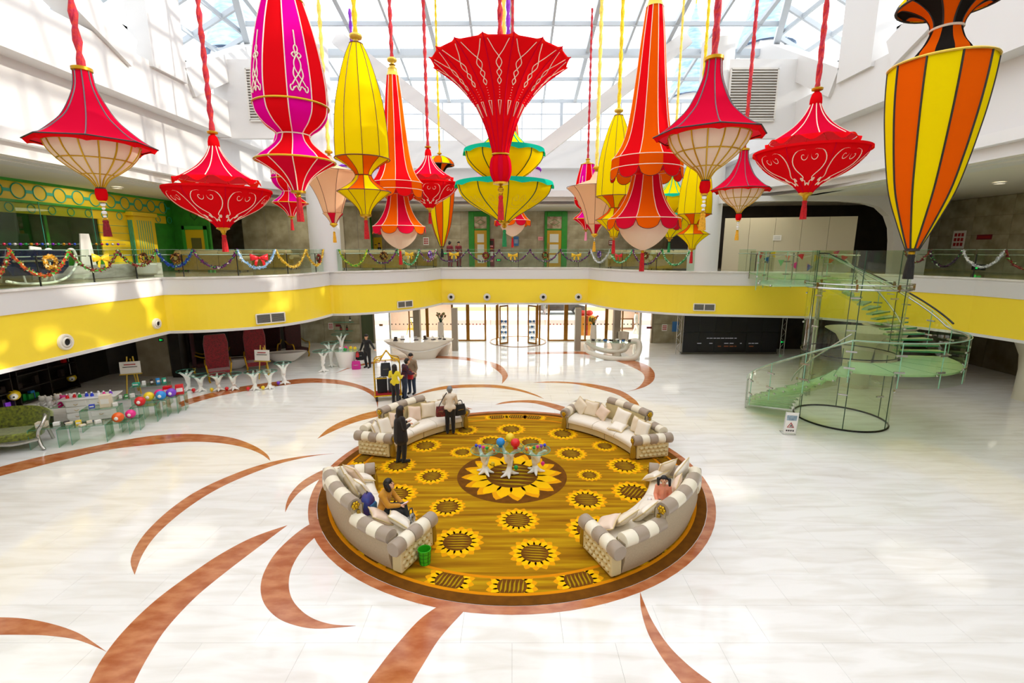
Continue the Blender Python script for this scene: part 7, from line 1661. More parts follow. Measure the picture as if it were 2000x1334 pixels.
goods(0, [(-.25, 0, .26, .16, 'cream'), (.1, 0, .16, .10, 'white'), (.33, .05, .14, .08, 'dark')], 'a'); goods(1, [(-.4, .05, .16, .10, 'cream'), (-.15, 0, .14, .14, 'yellow'), (.1, .05, .14, .08, 'cream'), (.35, -.05, .16, .10, 'white'), (.0, -.18, .16, .05, 'cream')], 'a'); goods(7, [(.15, 0, .30, .42, 'cream'), (-.25, 0, .15, .12, 'royal'), (.4, -.05, .14, .12, 'white')], 'a')
goods(8, [(-.35, 0, .10, .12, 'lime'), (-.2, .05, .09, .14, 'pink'), (-.05, 0, .09, .12, 'white'), (.1, .05, .1, .12, 'green'), (.3, 0, .13, .14, 'white')], 'a'); goods(9, [(-.45, 0, .22, .12, 'teal'), (-.2, .0, .12, .16, 'white'), (.05, 0, .1, .2, 'dark'), (.25, 0, .12, .22, 'blue'), (.45, 0, .12, .22, 'teal')], 'a'); goods(10, [(-.18, -.05, .26, .36, 'red'), (.18, .0, .26, .36, 'red')], 'a')
for k, (x, y, c) in enumerate(((-.42, .08, 'white'), (-.2, -.05, 'white'), (.02, .08, 'white'), (.22, -.08, 'pink'), (.42, .05, 'white'), (-.05, .2, 'cream'))):
    p_ = on_table(11, x, y); m = TOYC.get(c) or M_cush[1]; rt = thing('plush_bear', '%s stuffed bear on the table beside the chest of drawers, %s along' % ('pink' if c == 'pink' else 'cream' if c == 'cream' else 'white', ORD[k]), 'toy', p_, .38, 'stuffed bears in the toy shop'); mb = MB(); mb.ball((0, 0, .12), .11, 12, 8, (1, .9, 1.1)); obj('torso', mb, m, rt, sm=70); mb = MB(); mb.ball((0, -.02, .30), .10, 12, 8); obj('head', mb, m, rt, sm=70)
    for s in (-1, 1): mb = MB(); mb.ball((s * .075, 0, .385), .035, 8, 6); obj('ear', mb, m, rt, sm=70); mb = MB(); capsule(mb, (s * .09, -.05, .17), .035, (s * .12, -.12, .12), .03); obj('paw', mb, m, rt, sm=70); mb = MB(); capsule(mb, (s * .06, -.08, .04), .04, (s * .09, -.18, .04), .04); obj('foot', mb, m, rt, sm=70)
# chest of drawers
q = PZ(186, 822); cd_ = thing('chest_of_drawers', 'white bombe chest of drawers with gold pulls in the toy shop', 'chest', (q.x, q.y, 0), .38); mb = loft([(.12, 0, 0, .62, .26, .25), (.3, 0, 0, .70, .30, .25), (.6, 0, 0, .66, .28, .25), (.86, 0, 0, .74, .31, .25), (.90, 0, 0, .78, .33, .25)], 32); obj('body', mb, M_ceram, cd_, sm=30); mb = MB(); mb.box((0, 0, .92), (1.62, .7, .04)); obj('top', mb, M_ceram, cd_, bevel=.015)
for j, z in enumerate((.34, .56, .76)):
    for s in (-1, 1):
        mb = MB(); mb.box((s * .33, -.305, z), (.58, .03, .17)); dr = obj('drawer', mb, M_ceram, cd_, bevel=.012); mb = MB(); mb.tube([(s * .33 - .06, -.33, z), (s * .33, -.35, z - .03), (s * .33 + .06, -.33, z)], .008, 5); obj('handle', mb, M_gold, dr)
for x in (-.6, .6):
    for y in (-.24, .24): mb = MB(); mb.tube([(x, y, .15), (x * 1.05, y * 1.1, .07), (x, y, 0)], .035, 6); obj('leg', mb, M_ceram, cd_)
for k in range(8):
    p_ = cd_.matrix_basis @ V(-.6 + .17 * k, -.12 + .06 * (k % 2), .941); c = ['red', 'red', 'green', 'royal', 'royal', 'white', 'pink', 'purple'][k]; rt = thing('trinket', '%s trinket on the chest of drawers, %s along' % (c, ORD[k]), 'ornament', p_, .4, 'trinkets on the chest of drawers'); mb = MB(); mb.lathe([(.001, 0), (.05, 0), (.055, .05), (.03, .09), (.035, .13), (.001, .16)], 10); obj('figure', mb, TOYC[c], rt, sm=50); mb = MB(); mb.ball((0, -.02, .14), .03, 8, 6); obj('cap', mb, TOYC['white'], rt)
# green carved sofa at the edge
q = PZ(8, 893); gsf = thing('carved_sofa', 'olive green velvet sofa with silver carved frame at the picture edge', 'sofa', (q.x - .5, q.y + .6, 0), .35); V_ol = mat('olive_velvet', '8A9418', .7, h2='4a5008', scale=14, vary=.1, sheen=.6); M_silv = mat('silver_leaf', 'C8C6BE', .25, .85)
obj('seat', loft([(.34, 0, 0, .85, .42, .5), (.52, 0, 0, .9, .45, .5), (.56, 0, 0, .8, .38, .5)]), V_ol, gsf, sm=50); rows = []
for k in range(15):
    a = PI * (k / 14) ; x = -.95 * math.cos(a); y = .1 + .42 * math.sin(a); hh = .85 + .32 * math.sin(a) ** .6; rows.append([(x, y, .45), (x * 1.06, y + .05, hh * .7), (x * 1.1, y + .12, hh), (x * 1.14, y + .22, hh * .95), (x * 1.1, y + .24, hh * .6), (x, y + .2, .4)])
mb = MB(); mb.grid(rows); obj('backrest', mb, V_ol, gsf, sm=70)
for s in (-1, 1):
    mb = MB(); mb.tube(crom([V(s * .95, .1, .95), V(s * 1.12, -.2, .98), V(s * 1.12, -.42, .8), V(s * 1.0, -.4, .62), V(s * .95, -.38, .4), V(s * 1.02, -.46, .15), V(s * 1.1, -.5, .02)], 5), .05, 8); obj('carved_arm', mb, M_silv, gsf, sm=60); mb = MB(); mb.tube([(s * .8, .5, .4), (s * .85, .58, .0)], .045, 6); obj('leg', mb, M_silv, gsf)
mb = MB(); mb.tube(crom([V(-.98, -.42, .34), V(-.4, -.46, .26), V(0, -.47, .3), V(.4, -.46, .26), V(.98, -.42, .34)], 6), .05, 8); obj('carved_apron', mb, M_silv, gsf, sm=60)
for i, (u, v, r) in enumerate(((27, 772, .20), (140, 738, .17))):
    q = PX(u, v, -19.1) if i == 0 else PX(u, v, -19.2); rt = thing('round_plush', 'round yellow and white plush head %s' % ('above the green sofa' if i == 0 else 'hanging behind the chest of drawers'), 'toy', q, 0); mb = MB(); mb.ball((0, 0, 0), r, 16, 10); obj('head', mb, TOYC['yellow'], rt, sm=70); mb = MB(); mb.ball((r * .5, -r * .5, -.02), r * .62, 14, 9); obj('muzzle', mb, TOYC['white'], rt, sm=70); mb = MB(); mb.ball((r * .85, -r * .85, -.02), r * .2, 8, 6); obj('nose', mb, K_blk, rt, sm=70); mb = MB(); mb.tube([(0, 0, r * .9), (0, 0, 2.56 - q.z)], .008, 5); obj('hanging_cord', mb, K_white, rt)
# ---- dark shelving at the back of the toy shop
for i, (y0, l) in enumerate(((12.2, 'dark wooden shelf unit behind the green sofa'), (15.0, 'dark wooden shelf unit behind the stuffed bears'), (17.8, 'dark wooden shelf unit behind the chest of drawers'))):
    rt = thing('shop_shelf', l, 'shelf', (-19.5, y0, 0), 0, 'dark shelf units of the toy shop')
    for z in (.05, .6, 1.15, 1.7, 2.2): mb = MB(); mb.b2((0, 0, z), (.45, 2.6, z + .04)); obj('shelf_board', mb, M_dark, rt)
    for y in (0, 1.28, 2.56): mb = MB(); mb.b2((0, y, 0), (.45, y + .04, 2.24)); obj('upright', mb, M_dark, rt)
    rnd = random.Random(i + 30)
    for k in range(22):
        z = (.09, .64, 1.19, 1.74)[k % 4]; y = rnd.uniform(.15, 2.4); c = rnd.choice(['orange', 'purple', 'pink', 'green', 'blue', 'yellow', 'white', 'red'])
        w, h = rnd.uniform(.1, .2), rnd.uniform(.12, .34); mb = MB(); mb.b2((.1, y, z), (.1 + w, y + w, z + h)); obj('shelved_goods', mb, TOYC[c] if rnd.random() < .45 else K_dark, rt)
# ---- blue slate turrets of the neighbouring building, seen through the skylight
M_slate = mat('blue_slate', '7FA6D6', .5, h2='B5D0EC', scale=1.2, vary=.1, stretch=(1, 1, 4))
for i, (u, v, Y, r, l) in enumerate(((462, 45, 42, 2.4, 'blue slate turret roof outside, beyond the shop side of the skylight'), (1500, 30, 44, 2.2, 'blue slate turret roof outside, beyond the stair side of the skylight'), (1352, 135, 48, 2.0, 'lower blue slate turret roof outside behind the large caged lantern'))):
    p = PY(u, v, Y); tr_ = thing('turret', l, 'turret', (p.x, Y, 0), 0, 'blue turrets outside'); h = p.z; mb = MB(); mb.lathe([(r * .85, 0), (r * .85, h - 2.5)], 24); obj('tower_wall', mb, M_white2, tr_, sm=50)
    for k in range(8): mb = MB(); mb.lathe([(r * (1.05 - .13 * k), h - 2.5 + 1.0 * k), (r * (.93 - .13 * k), h - 1.5 + 1.0 * k)], 24); obj('slate_course', mb, M_slate, tr_, sm=50)
    mb = MB(); mb.tube([(0, 0, h + 5), (0, 0, h + 7)], .08, 6); obj('spire', mb, M_gold, tr_)
for i, x in enumerate((-7.0, -2.2, 2.6, 7.4)): fill_light(x, 33.2, 2.55, 150, 'added porch fill light outside the entrance, %s from the reception desk side' % ORD[i], 1.6, 'added porch fill lights')  # unseen porch lights added to brighten the shaded ground before the doors
# ================================================================ PEOPLE, CART, BAGS
SK = mat('skin', 'D9A27E', .55); HB = mat('black_hair', '120d0b', .45); HBR = mat('dark_brown_hair', '21140f', .45); HG = mat('grey_hair', '7d7f82', .6); M_eye = mat('eye_dark', '15100e', .3); M_lip = mat('lip', 'A8544a', .5)
def cloth(n, h, **k): return mat('cloth_' + n, h, .8, bump=.25, bscale=25, sheen=.2, **k)
K_black = cloth('black', '12100f'); K_jean = cloth('denim', '1d2c44', vary=.2, scale=12); K_must = cloth('mustard', 'C8891A'); K_peach = cloth('peach', 'F0997A'); K_cream = cloth('cream', 'E3D5C0'); K_ylw = cloth('yellow', 'E8D21A'); K_beige = cloth('beige', '8f7a5e'); K_mar = cloth('maroon', '7A1322'); K_wht = cloth('white', 'ECEAE6'); K_prt = cloth('dark_print', '3a2a22', vary=.4, scale=40); K_tan = cloth('tan_leg', '8a6a4a')
def plaid():
    m = bpy.data.materials.new('plaid'); m.use_nodes = True; nt = m.node_tree; n = nt.nodes; L = nt.links.new; b = n['Principled BSDF']; tc = n.new('ShaderNodeTexCoord'); ck = n.new('ShaderNodeTexChecker'); ck.inputs['Scale'].default_value = 18; ck.inputs[1].default_value = hexc('5a1a24'); ck.inputs[2].default_value = hexc('1c2038'); L(tc.outputs['Object'], ck.inputs['Vector']); L(ck.outputs['Color'], b.inputs['Base Color']); b.inputs['Roughness'].default_value = .8; return m
K_plaid = plaid()
def person(label, loc, rz, J=None, H=1.65, top=None, bot=None, shoe=None, hair=('bob', HB), coat=0.0, sleeve=1.0, extra=None, fem=True, vox=.011, grip=0.4, headturn=(0, 0, 0), topx=None, group=None):
    """J overrides joints of a 1.65 m figure facing -Y"""
    D = dict(hip=(0, 0, .90), chest=(0, 0, 1.24), neck=(0, .01, 1.38), head=(0, -.015, 1.53), shL=(-.165, .01, 1.325), elL=(-.21, .03, 1.06), wrL=(-.20, -.04, .83), shR=(.165, .01, 1.325), elR=(.21, .03, 1.06), wrR=(.20, -.04, .83), hL=(-.085, 0, .88), kL=(-.095, -.02, .48), aL=(-.10, .02, .075), tL=(-.11, -.13, .035), hR=(.085, 0, .88), kR=(.095, -.02, .48), aR=(.10, .02, .075), tR=(.11, -.13, .035))
    D.update(J or {}); D = {k: V(*v) for k, v in D.items()}; s = H / 1.65
    root = thing('person', label, 'person', loc, rz, group); root.scale = (s, s, s)
    hip, ch, nk, hd = D['hip'], D['chest'], D['neck'], D['head']; mid = hip.lerp(ch, .5)
    up = (hd - nk).normalized(); tf = (ch - hip).normalized()
    fw = V(0, -1, 0); fw = Matrix.Rotation(headturn[2], 3, 'Z') @ Matrix.Rotation(headturn[0], 3, 'X') @ fw; sd = fw.cross(V(0, 0, 1)).normalized(); upv = sd.cross(fw).normalized()
    torso = lambda g: [(D['hL'] + V(.0, 0, .03), .105 + g, D['hR'] + V(0, 0, .03), .105 + g), (hip, .125 + g, mid, .105 + g + (0 if fem else .01)), (mid, .105 + g, ch, .115 + g), (ch + (D['shL'] - ch) * .5, .095 + g, ch + (D['shR'] - ch) * .5, .095 + g), (ch, .11 + g, nk - tf * .06, .075 + g), (D['shL'], .062 + g, D['shR'], .062 + g)]
    arm = lambda S, g, f=1.0: [(D['sh' + S], .056 + g, D['el' + S], .044 + g)] + ([(D['el' + S], .044 + g, D['el' + S].lerp(D['wr' + S], .92 if f >= 1 else f), .033 + g)] if f > 0 else [])
    leg = lambda S, g: [(D['h' + S], .098 + g, D['k' + S], .066 + g), (D['k' + S], .066 + g, D['a' + S], .045 + g)]
    foot = lambda S, g: [(D['a' + S] - V(0, 0, .02), .042 + g, D['t' + S], .034 + g), (D['a' + S] + (D['a' + S] - D['t' + S]) * .25 + V(0, 0, -.045), .03 + g, D['t' + S], .03 + g)]
    def hand(S):
        w = D['wr' + S]; d = (w - D['el' + S]).normalized(); sx = d.cross(V(0, 0, 1)); sx = sx.normalized() if sx.length > .1 else V(1, 0, 0); nn = sx.cross(d).normalized()
        c = [(w, .028, w + d * .05, .030), (w + d * .02 - sx * .014, .020, w + d * .075 - sx * .022, .017), (w + d * .02 + sx * .014, .020, w + d * .075 + sx * .022, .017)]; cv = -nn if S == 'L' else nn
        for i, (o, L_) in enumerate(((-.030, .058), (-.010, .070), (.011, .066), (.030, .050))):
            b = w + d * .08 + sx * o; m_ = b + (d * (1 - grip * .4) + cv * grip * .6) * L_ * .5; e = m_ + (d * (1 - grip) + cv * grip) * L_ * .5; c += [(b, .0105, m_, .0098), (m_, .0098, e, .0085)]
        t0 = w + d * .03 + sx * (.028 if S == 'L' else -.028); t1 = t0 + d * .03 + sx * (.03 if S == 'L' else -.03) + cv * .012; c += [(t0, .013, t1, .0115), (t1, .0115, t1 + d * .03 + cv * .01, .0095)]
        return c
    body = torso(0) + arm('L', 0) + arm('R', 0) + leg('L', 0) + leg('R', 0) + hand('L') + hand('R') + foot('L', -.004) + foot('R', -.004)
    body += [(nk - tf * .05, .055, hd - upv * .06, .05), (hd + upv * .012, .088, hd + upv * .045 - fw * .012, .092), (hd - upv * .055 + fw * .03, .06, hd - upv * .02 + fw * .02, .072), (hd - upv * .095 + fw * .062, .024, hd - upv * .085 + fw * .05, .03),
             (hd + fw * .088 + upv * .008, .010, hd + fw * .108 - upv * .022, .014), (hd + sd * .09, .016, hd + sd * .09 - upv * .03, .012), (hd - sd * .09, .016, hd - sd * .09 - upv * .03, .012)]
    obj('body', blob(body, vox, 3, 'person_body'), SK, root)
    for e in (-1, 1): mb = MB(); mb.ball(hd + fw * .088 + sd * .034 * e + upv * .008, .0115, 8, 6); obj('eye', mb, M_eye, root, sm=70); mb = MB(); mb.tube([hd + fw * .094 + sd * .02 * e + upv * .032, hd + fw * .088 + sd * .048 * e + upv * .03], .005, 5); obj('eyebrow', mb, HB, root)
    mb = MB(); mb.tube([hd + fw * .088 - sd * .022 - upv * .058, hd + fw * .096 - upv * .058, hd + fw * .088 + sd * .022 - upv * .058], .0075, 6); obj('mouth', mb, M_lip, root, sm=70)
    g = .016; tp = torso(g) + arm('L', g, sleeve) + arm('R', g, sleeve)
    if coat:
        for S in 'LR': tp += [(D['h' + S], .12 + g, D['h' + S].lerp(D['k' + S], coat), .125 + g)]
        tp += [(D['hL'].lerp(D['kL'], coat), .11 + g, D['hR'].lerp(D['kR'], coat), .11 + g), (hip, .14 + g, mid, .12 + g)]
    if topx: tp += topx
    obj('top', blob(tp, .014, 5, 'top'), top, root)
    pt_ = [(D['hL'] + V(0, 0, .02), .108 + .010, D['hR'] + V(0, 0, .02), .108 + .010)]
    for S in 'LR': pt_ += leg(S, .013)
    obj('trousers', blob(pt_, .014, 4, 'trousers'), bot, root)
    for S in 'LR': obj('shoe', blob(foot(S, .010), .011, 2, 'shoe'), shoe or K_black, root)
    kind, hm = hair; h = [(hd + upv * .035 - fw * .025, .098, hd + upv * .055 - fw * .0, .094), (hd - fw * .045 + upv * .0, .085, hd + upv * .03 - fw * .03, .1)]
    if kind in ('bob', 'long'):
        L_ = .10 if kind == 'bob' else .24
        for e in (-1, 1): h += [(hd + sd * .07 * e + upv * .03, .045, hd + sd * .075 * e - upv * (L_ * .8) + fw * .005, .04)]
        h += [(hd - fw * .06, .075, hd - fw * .07 - upv * L_, .07), (hd + upv * .085 + fw * .055, .03, hd + upv * .07 + fw * .03 + sd * .05, .04), (hd + upv * .085 + fw * .055, .03, hd + upv * .07 + fw * .03 - sd * .05, .04)]
    if kind == 'pigtails':
        h += [(hd + upv * .075 + fw * .06, .032, hd + upv * .06 + fw * .05 + sd * .05, .035), (hd + upv * .075 + fw * .06, .032, hd + upv * .06 + fw * .05 - sd * .05, .035)]
        for e in (-1, 1): h += [(hd + sd * .10 * e + upv * .05, .03, hd + sd * .15 * e + upv * .03, .045), (hd + sd * .15 * e + upv * .03, .045, hd + sd * .15 * e - upv * .12, .035)]
    if kind == 'short': h += [(hd + upv * .085 + fw * .05, .03, hd + upv * .08 + fw * .02, .05)]
    if kind == 'bun': h += [(hd + upv * .12 - fw * .05, .045, hd + upv * .14 - fw * .05, .04), (hd + upv * .085 + fw * .05, .03, hd + upv * .08 + fw * .02, .05)]
    obj('hair', blob(h, .011, 3, 'hair'), hm, root)
    return root
def GP(u, v, z=0.0): return PZ(u, v, z)
q = GP(786, 904); person('standing woman in black coat and boots facing the sofa, long dark hair', (q.x, q.y, CARZ), math.radians(128), dict(elL=(-.23, -.02, 1.07), wrL=(-.10, -.22, 1.10), elR=(.23, -.02, 1.07), wrR=(.10, -.24, 1.12), kL=(-.08, -.04, .48), kR=(.07, .02, .48), aL=(-.07, -.02, .075), tL=(-.08, -.17, .035), aR=(.06, .10, .075), tR=(.06, -.05, .035)), 1.67, cloth('coat_black', '171012', vary=.3, scale=20), K_black, K_black, ('long', HBR), coat=.45, vox=.009, topx=[(V(0, .02, 1.2), .17, V(0, .02, .72), .20), (V(-.2, 0, 1.2), .07, V(-.2, -.02, 1.08), .07), (V(.2, 0, 1.2), .07, V(.2, -.02, 1.08), .07)])
q = GP(880, 847); wp = person('woman in cream jumper with grey hair bending over the sofa, seen from behind', (q.x, q.y, CARZ), math.radians(186), dict(chest=(0, -.08, 1.22), neck=(0, -.13, 1.35), head=(0, -.20, 1.48), shL=(-.165, -.10, 1.30), shR=(.165, -.10, 1.30), elL=(-.22, -.14, 1.06), wrL=(-.16, -.30, .90), elR=(.22, -.14, 1.06), wrR=(.16, -.30, .90)), 1.60, K_cream, K_black, K_black, ('short', HG), headturn=(-.4, 0, 0), vox=.009)
def bag(name, label, loc, w, d_, h, m, rz=0.0, strap=None, sm_=None, group=None):
    rt = thing(name, label, 'bag', loc, rz, group); mb = loft([(0, 0, 0, w * .46, d_ * .46, .6), (h * .1, 0, 0, w * .5, d_ * .5, .6), (h * .6, 0, 0, w * .48, d_ * .42, .6), (h, 0, 0, w * .42, d_ * .18, .7)], 20); obj('pouch', mb, m, rt, sm=50)
    if strap: mb = MB(); mb.tube(crom([V(*p) for p in strap], 5), .014, 6); obj('strap', mb, sm_ or m, rt, sm=60)
    mb = MB(); mb.box((0, -d_ * .46, h * .55), (w * .5, .01, .015)); obj('zip', mb, M_steel, rt); return rt
c0, s0 = math.cos(math.radians(186)), math.sin(math.radians(186))
bag('shoulder_bag', 'black shoulder bag with patterned side hanging on the woman in the cream jumper', (wp.location.x - .30, wp.location.y - .05, .62), .32, .14, .34, mat('floral_black', '1a1416', .5, h2='8a2a2a', scale=16, vary=.1), .2, [(-.05, 0, .33), (.1, .02, .62), (.22, .05, .78)], K_black); bag('tote_bag', 'black tote bag held by the woman in the cream jumper', (wp.location.x + .30, wp.location.y + .22, .58), .42, .18, .36, K_black, .6, [(-.1, 0, .34), (-.06, 0, .48), (.06, 0, .48), (.1, 0, .34)])
q = GP(752, 1002, .50); sw = person('seated woman in mustard jumper with dark bob looking at her phone', (q.x - .02, q.y + .02, .0), math.radians(78), dict(hip=(0, .02, .60), chest=(0, -.05, .93), neck=(0, -.09, 1.06), head=(0, -.15, 1.20), shL=(-.16, -.05, 1.01), shR=(.16, -.05, 1.01), elL=(-.19, -.20, .80), wrL=(-.05, -.40, .76), elR=(.19, -.20, .80), wrR=(.06, -.40, .76), hL=(-.09, 0, .585), kL=(-.10, -.42, .62), aL=(-.06, -.50, .20), tL=(-.04, -.66, .16), hR=(.09, 0, .585), kR=(.03, -.45, .72), aR=(-.10, -.62, .40), tR=(-.14, -.76, .38)), 1.60, K_must, K_black, K_black, ('bob', HB), headturn=(-.45, 0, 0), vox=.009, grip=.6)
hnd = sw.matrix_basis @ V(0, -.5, .80); ph = thing('smartphone', 'pale smartphone in the seated woman\'s hands', 'phone', hnd, math.radians(78)); mb = MB(); mb.box((0, 0, 0), (.075, .15, .01), rx=-.5); obj('case', mb, K_pink, ph); mb = MB(); mb.box((0, .002, .006), (.066, .13, .004), rx=-.5); obj('screen', mb, K_white, ph)
q = GP(716, 1006, .48); bp2 = thing('backpack', 'purple and blue backpack standing behind the seated woman', 'bag', (q.x, q.y + .12, .485), 1.3); obj('pack', loft([(0, 0, 0, .15, .11, .6), (.1, 0, 0, .17, .13, .6), (.28, 0, 0, .16, .12, .7), (.40, 0, .01, .11, .08, .8), (.43, 0, .01, .04, .04, 1)], 20), mat('purple_nylon', '4A2270', .5, h2='2a4a9a', scale=6, vary=.1), bp2, sm=60); obj('front_pocket', loft([(.03, 0, -.12, .12, .05, .6), (.18, 0, -.125, .12, .05, .6), (.22, 0, -.12, .10, .03, .6)], 16), mat('blue_nylon', '2a6a9a', .5), bp2, sm=60); mb = MB(); mb.tube([(-.04, 0, .42), (0, 0, .48), (.04, 0, .42)], .01, 6); obj('grab_loop', mb, K_black, bp2)
for s in (-1, 1): mb = MB(); mb.tube([(s * .07, .1, .38), (s * .10, .17, .25), (s * .09, .12, .06)], .016, 6); obj('shoulder_strap', mb, K_black, bp2)
q = GP(803, 1018, .48); bag('handbag', 'small black and white handbag at the sofa arm beside the seated woman', (q.x, q.y, .485), .24, .12, .14, mat('bw_print', '1a1a1a', .5, h2='d8d8d0', scale=14, vary=.1), 1.2, [(-.07, 0, .13), (-.05, 0, .26), (.05, 0, .26), (.07, 0, .13)], K_black)
q = GP(1297, 990, .50); gl_ = person('little girl with black pigtails in peach jumper sitting on the sofa', (q.x, q.y + .12, .11), math.radians(-12), dict(hip=(0, .02, .60), chest=(0, .03, .93), neck=(0, .01, 1.06), head=(0, -.03, 1.22), shL=(-.15, .03, 1.00), shR=(.15, .03, 1.00), elL=(-.20, .0, .78), wrL=(-.17, -.16, .66), elR=(.20, .0, .78), wrR=(.17, -.16, .66), hL=(-.085, 0, .585), kL=(-.10, -.38, .60), aL=(-.09, -.48, .28), tL=(-.10, -.62, .24), hR=(.085, 0, .585), kR=(.10, -.38, .60), aR=(.09, -.48, .28), tR=(.10, -.62, .24)), 1.30, K_peach, K_prt, K_wht, ('pigtails', HB), headturn=(-.5, 0, 0), vox=.010)
q = GP(1281, 987, .52); rt = thing('rag_doll', 'small red and white rag doll beside the girl', 'toy', (q.x, q.y, .50), .6); mb = MB(); capsule(mb, (0, 0, .05), .045, (0, .08, .06), .04); obj('torso', mb, TOYC['red'], rt, sm=70); mb = MB(); mb.ball((-.02, .16, .09), .05, 12, 8); obj('head', mb, TOYC['white'], rt, sm=70)
for s in (-1, 1): mb = MB(); capsule(mb, (s * .04, .0, .04), .02, (s * .07, -.10, .03), .018); obj('leg', mb, TOYC['red'], rt, sm=70); mb = MB(); capsule(mb, (s * .04, .09, .06), .016, (s * .10, .12, .05), .014); obj('arm', mb, TOYC['white'], rt, sm=70)
q = GP(719, 718); mn = person('man dressed in black walking with bags near the white tub', (q.x, q.y, 0), math.radians(-20), dict(elL=(-.30, .02, 1.08), wrL=(-.34, -.06, .86), elR=(.30, .02, 1.12), wrR=(.46, -.05, .96), kL=(-.10, -.06, .48), kR=(.10, .02, .48)), 1.74, K_black, K_black, K_black, ('short', HB), fem=False, vox=.013)
bag('duffel_bag', 'black duffel bag carried by the man in black', (mn.location.x - .38, mn.location.y - .05, .42), .42, .22, .42, K_black, .2, [(-.1, 0, .4), (0, 0, .52), (.1, 0, .4)]); bag('magenta_bag', 'magenta bag standing by the man in black', (mn.location.x - .50, mn.location.y - .02 - .3, 0), .45, .22, .42, mat('magenta_nylon', 'C81E8A', .5), .2, [(-.1, 0, .4), (0, 0, .5), (.1, 0, .4)]); bag('red_pouch', 'small red pouch above the black duffel bag', (mn.location.x - .42, mn.location.y - .28, .62), .16, .1, .2, mat('red_nylon', 'C8202A', .5), 0, [(-.05, 0, .18), (0, 0, .3), (.05, 0, .18)])
# ---- luggage cart
q = GP(754, 779); cart = thing('luggage_cart', 'brass birdcage luggage cart with red carpet deck', 'luggage cart', (q.x + .1, q.y, 0), .25); M_br2 = mat('polished_brass', 'D9AE2A', .18, .95)
mb = MB(); mb.b2((-.55, -.32, .20), (.55, .32, .26)); obj('deck_frame', mb, M_br2, cart, bevel=.02); mb = MB(); mb.b2((-.53, -.30, .26), (.53, .30, .285)); obj('carpet_deck', mb, mat('red_deck_carpet', 'A81422', .9), cart, bevel=.01)
for sx in (-1, 1):
    for sy in (-1, 1):
        pts = crom([V(sx * .5, sy * .28, .26), V(sx * .5, sy * .28, 1.45), V(sx * .44, sy * .25, 1.68), V(sx * .3, sy * .17, 1.74), V(sx * .16, sy * .09, 1.80), V(sx * .05, sy * .03, 1.95)], 5); mb = MB(); mb.tube(pts, .024, 8); obj('cage_post', mb, M_br2, cart, sm=60)
        mb = MB(); mb.tube(crom([V(sx * .5, sy * .28, 1.5), V(sx * .42, sy * .22, 1.62), V(sx * .28, sy * .15, 1.60), V(sx * .16, sy * .09, 1.78)], 5), .016, 6); obj('scroll_bar', mb, M_br2, cart, sm=60)
        mb = MB(); mb.lathe([(.02, -.035), (.085, -.035), (.1, 0), (.085, .035), (.02, .035)], 16); mb.v = [(p[2], p[0], p[1]) for p in mb.v]; wl_ = obj('wheel', mb, K_blk, cart, (sx * .45, sy * .25, .1)); mb = MB(); mb.lathe([(.03, -.04), (.045, .0), (.03, .04)], 10); mb.v = [(p[2], p[0], p[1]) for p in mb.v]; obj('hub', mb, M_br2, wl_); mb = MB(); mb.bar((sx * .45, sy * .25, .1), (sx * .45, sy * .25, .2), .05, .05); obj('caster_fork', mb, M_br2, cart)
for sx in (-1, 1): mb = MB(); mb.tube([(sx * .5, -.28, .95), (sx * .5, .28, .95)], .02, 8); obj('side_rail', mb, M_br2, cart); mb = MB(); mb.tube([(sx * .5, 0, .27), (sx * .5, 0, .95)], .016, 8); obj('side_baluster', mb, M_br2, cart)
mb = MB(); mb.tube([(-.5, -.28, .95), (.0, -.28, .95)], .018, 8); obj('front_rail', mb, M_br2, cart); mb = MB(); mb.tube([(-.5, 0, 1.62), (.5, 0, 1.62)], .018, 8); obj('hanging_rail', mb, M_br2, cart); mb = MB(); mb.ball((0, 0, 1.99), .05, 12, 8); obj('finial', mb, M_br2, cart, sm=60)
def on_cart(x, y, z): return cart.matrix_basis @ V(x, y, z)
def suitcase(label, p, w, d_, h, m, rz):
    rt = thing('suitcase', label, 'suitcase', p, rz); mb = MB(); mb.b2((-w / 2, -d_ / 2, .03), (w / 2, d_ / 2, h)); obj('shell', mb, m, rt, bevel=.03)
    for x in (-w * .3, 0, w * .3): mb = MB(); mb.b2((x - .012, -d_ / 2 - .008, .08), (x + .012, -d_ / 2, h - .06)); obj('ridge', mb, m, rt)
    mb = MB(); mb.tube([(-.08, 0, h), (-.07, 0, h + .05), (.07, 0, h + .05), (.08, 0, h)], .012, 6); obj('handle', mb, K_blk, rt)
    for x in (-w / 2 + .05, w / 2 - .05):
        for y in (-d_ / 2 + .04, d_ / 2 - .04): mb = MB(); mb.ball((x, y, .02), .02, 8, 6); obj('wheel', mb, K_blk, rt)
suitcase('tall black suitcase standing on the luggage cart deck', on_cart(-.22, .0, .286), .40, .24, .62, K_black, .3); suitcase('dark grey suitcase on the luggage cart behind the black one', on_cart(.2, .02, .286), .38, .24, .55, mat('charcoal_shell', '3a3d42', .4), .3)
bag('garment_bag', 'dark garment bag hanging from the luggage cart rail', on_cart(-.05, 0, .96), .42, .16, .55, mat('charcoal_cloth', '2a2c33', .6), .3, [(-.03, 0, .54), (0, 0, .67), (.03, 0, .54)])
q = GP(771, 788); person('woman in yellow cardigan with long dark hair at the luggage cart, seen from behind', (q.x + .05, q.y - .02, 0), math.radians(165), dict(elL=(-.24, -.06, 1.10), wrL=(-.20, -.27, 1.12), elR=(.25, -.02, 1.12), wrR=(.24, -.25, 1.08)), 1.58, K_ylw, K_black, K_black, ('long', HBR), topx=None, vox=.012)
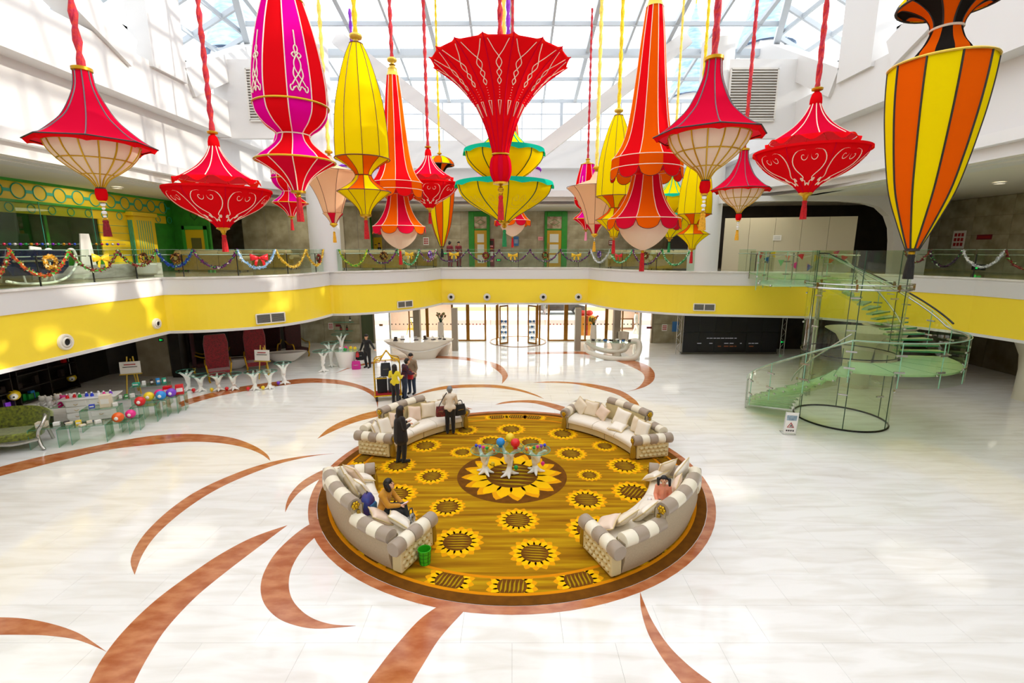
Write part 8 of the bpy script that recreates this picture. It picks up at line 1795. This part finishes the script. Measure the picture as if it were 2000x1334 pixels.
q = GP(782, 783); person('man in plaid shirt and jeans leaning over the luggage cart', (q.x + .12, q.y + .28, 0), math.radians(120), dict(chest=(0, -.06, 1.23), neck=(0, -.10, 1.36), head=(0, -.16, 1.50), elL=(-.24, -.14, 1.06), wrL=(-.16, -.36, 1.02), elR=(.24, -.14, 1.06), wrR=(.14, -.36, 1.0), shL=(-.17, -.05, 1.31), shR=(.17, -.05, 1.31)), 1.70, K_plaid, K_jean, K_black, ('short', HB), fem=False, headturn=(-.4, 0, 0), vox=.012)
q = GP(792, 773); mb_ = person('man in beige jacket standing behind the luggage cart group', (q.x + .22, q.y + .3, 0), math.radians(-15), dict(wrL=(-.17, -.10, .84), wrR=(.17, -.10, .84)), 1.74, K_beige, K_jean, K_black, ('short', HB), coat=.25, fem=False, vox=.013)
bag('red_bag', 'red bag held against the man in the beige jacket', (mb_.location.x, mb_.location.y - .30, .72), .28, .12, .34, mat('red_nylon', 'C8202A', .5), -.2, [(-.06, 0, .32), (0, 0, .44), (.06, 0, .32)], K_red)
# ---- gallery staff and others
for u, Y, rz, lb, hr in ((879, 31.6, 150, 'staff member in maroon uniform with hair bun, nearer the striped balloon lantern', ('bun', HB)), (896, 31.9, 35, 'staff member in maroon uniform standing next to the green framed door', ('short', HB))):
    q = PY(u, 500, Y); person(lb, (q.x, Y, Z2), math.radians(rz), dict(elL=(-.22, -.05, 1.08), wrL=(-.1, -.22, 1.05)), 1.66, K_mar, K_mar, K_black, hr, vox=.016)
q = PY(1316, 490, 27.6); person('dark haired person sitting low on the gallery sofa by the second column', (q.x, 28.45, Z2 - .08), math.radians(180), dict(hip=(0, .02, .58), chest=(0, .02, .92), neck=(0, .0, 1.06), head=(0, -.02, 1.21), shL=(-.16, .02, 1.0), shR=(.16, .02, 1.0), elL=(-.2, -.05, .76), wrL=(-.12, -.28, .68), elR=(.2, -.05, .76), wrR=(.12, -.28, .68), hL=(-.09, 0, .57), kL=(-.1, -.42, .56), aL=(-.1, -.44, .17), tL=(-.1, -.6, .13), hR=(.09, 0, .57), kR=(.1, -.42, .56), aR=(.1, -.44, .17), tR=(.1, -.6, .13)), 1.66, K_black, K_black, K_black, ('short', HB), fem=False, vox=.016)
q = PY(1240, 668, 33.8); person('person dressed all in white walking outside the entrance glass', (q.x, 33.8, 0), math.radians(60), dict(kL=(-.09, -.14, .49), aL=(-.09, -.18, .1), tL=(-.09, -.33, .06), kR=(.09, .04, .48), aR=(.09, .16, .09), tR=(.09, .02, .04)), 1.70, K_wht, K_wht, K_wht, ('short', HB), fem=False, vox=.016)
bpy.data.scenes.remove(TMP)
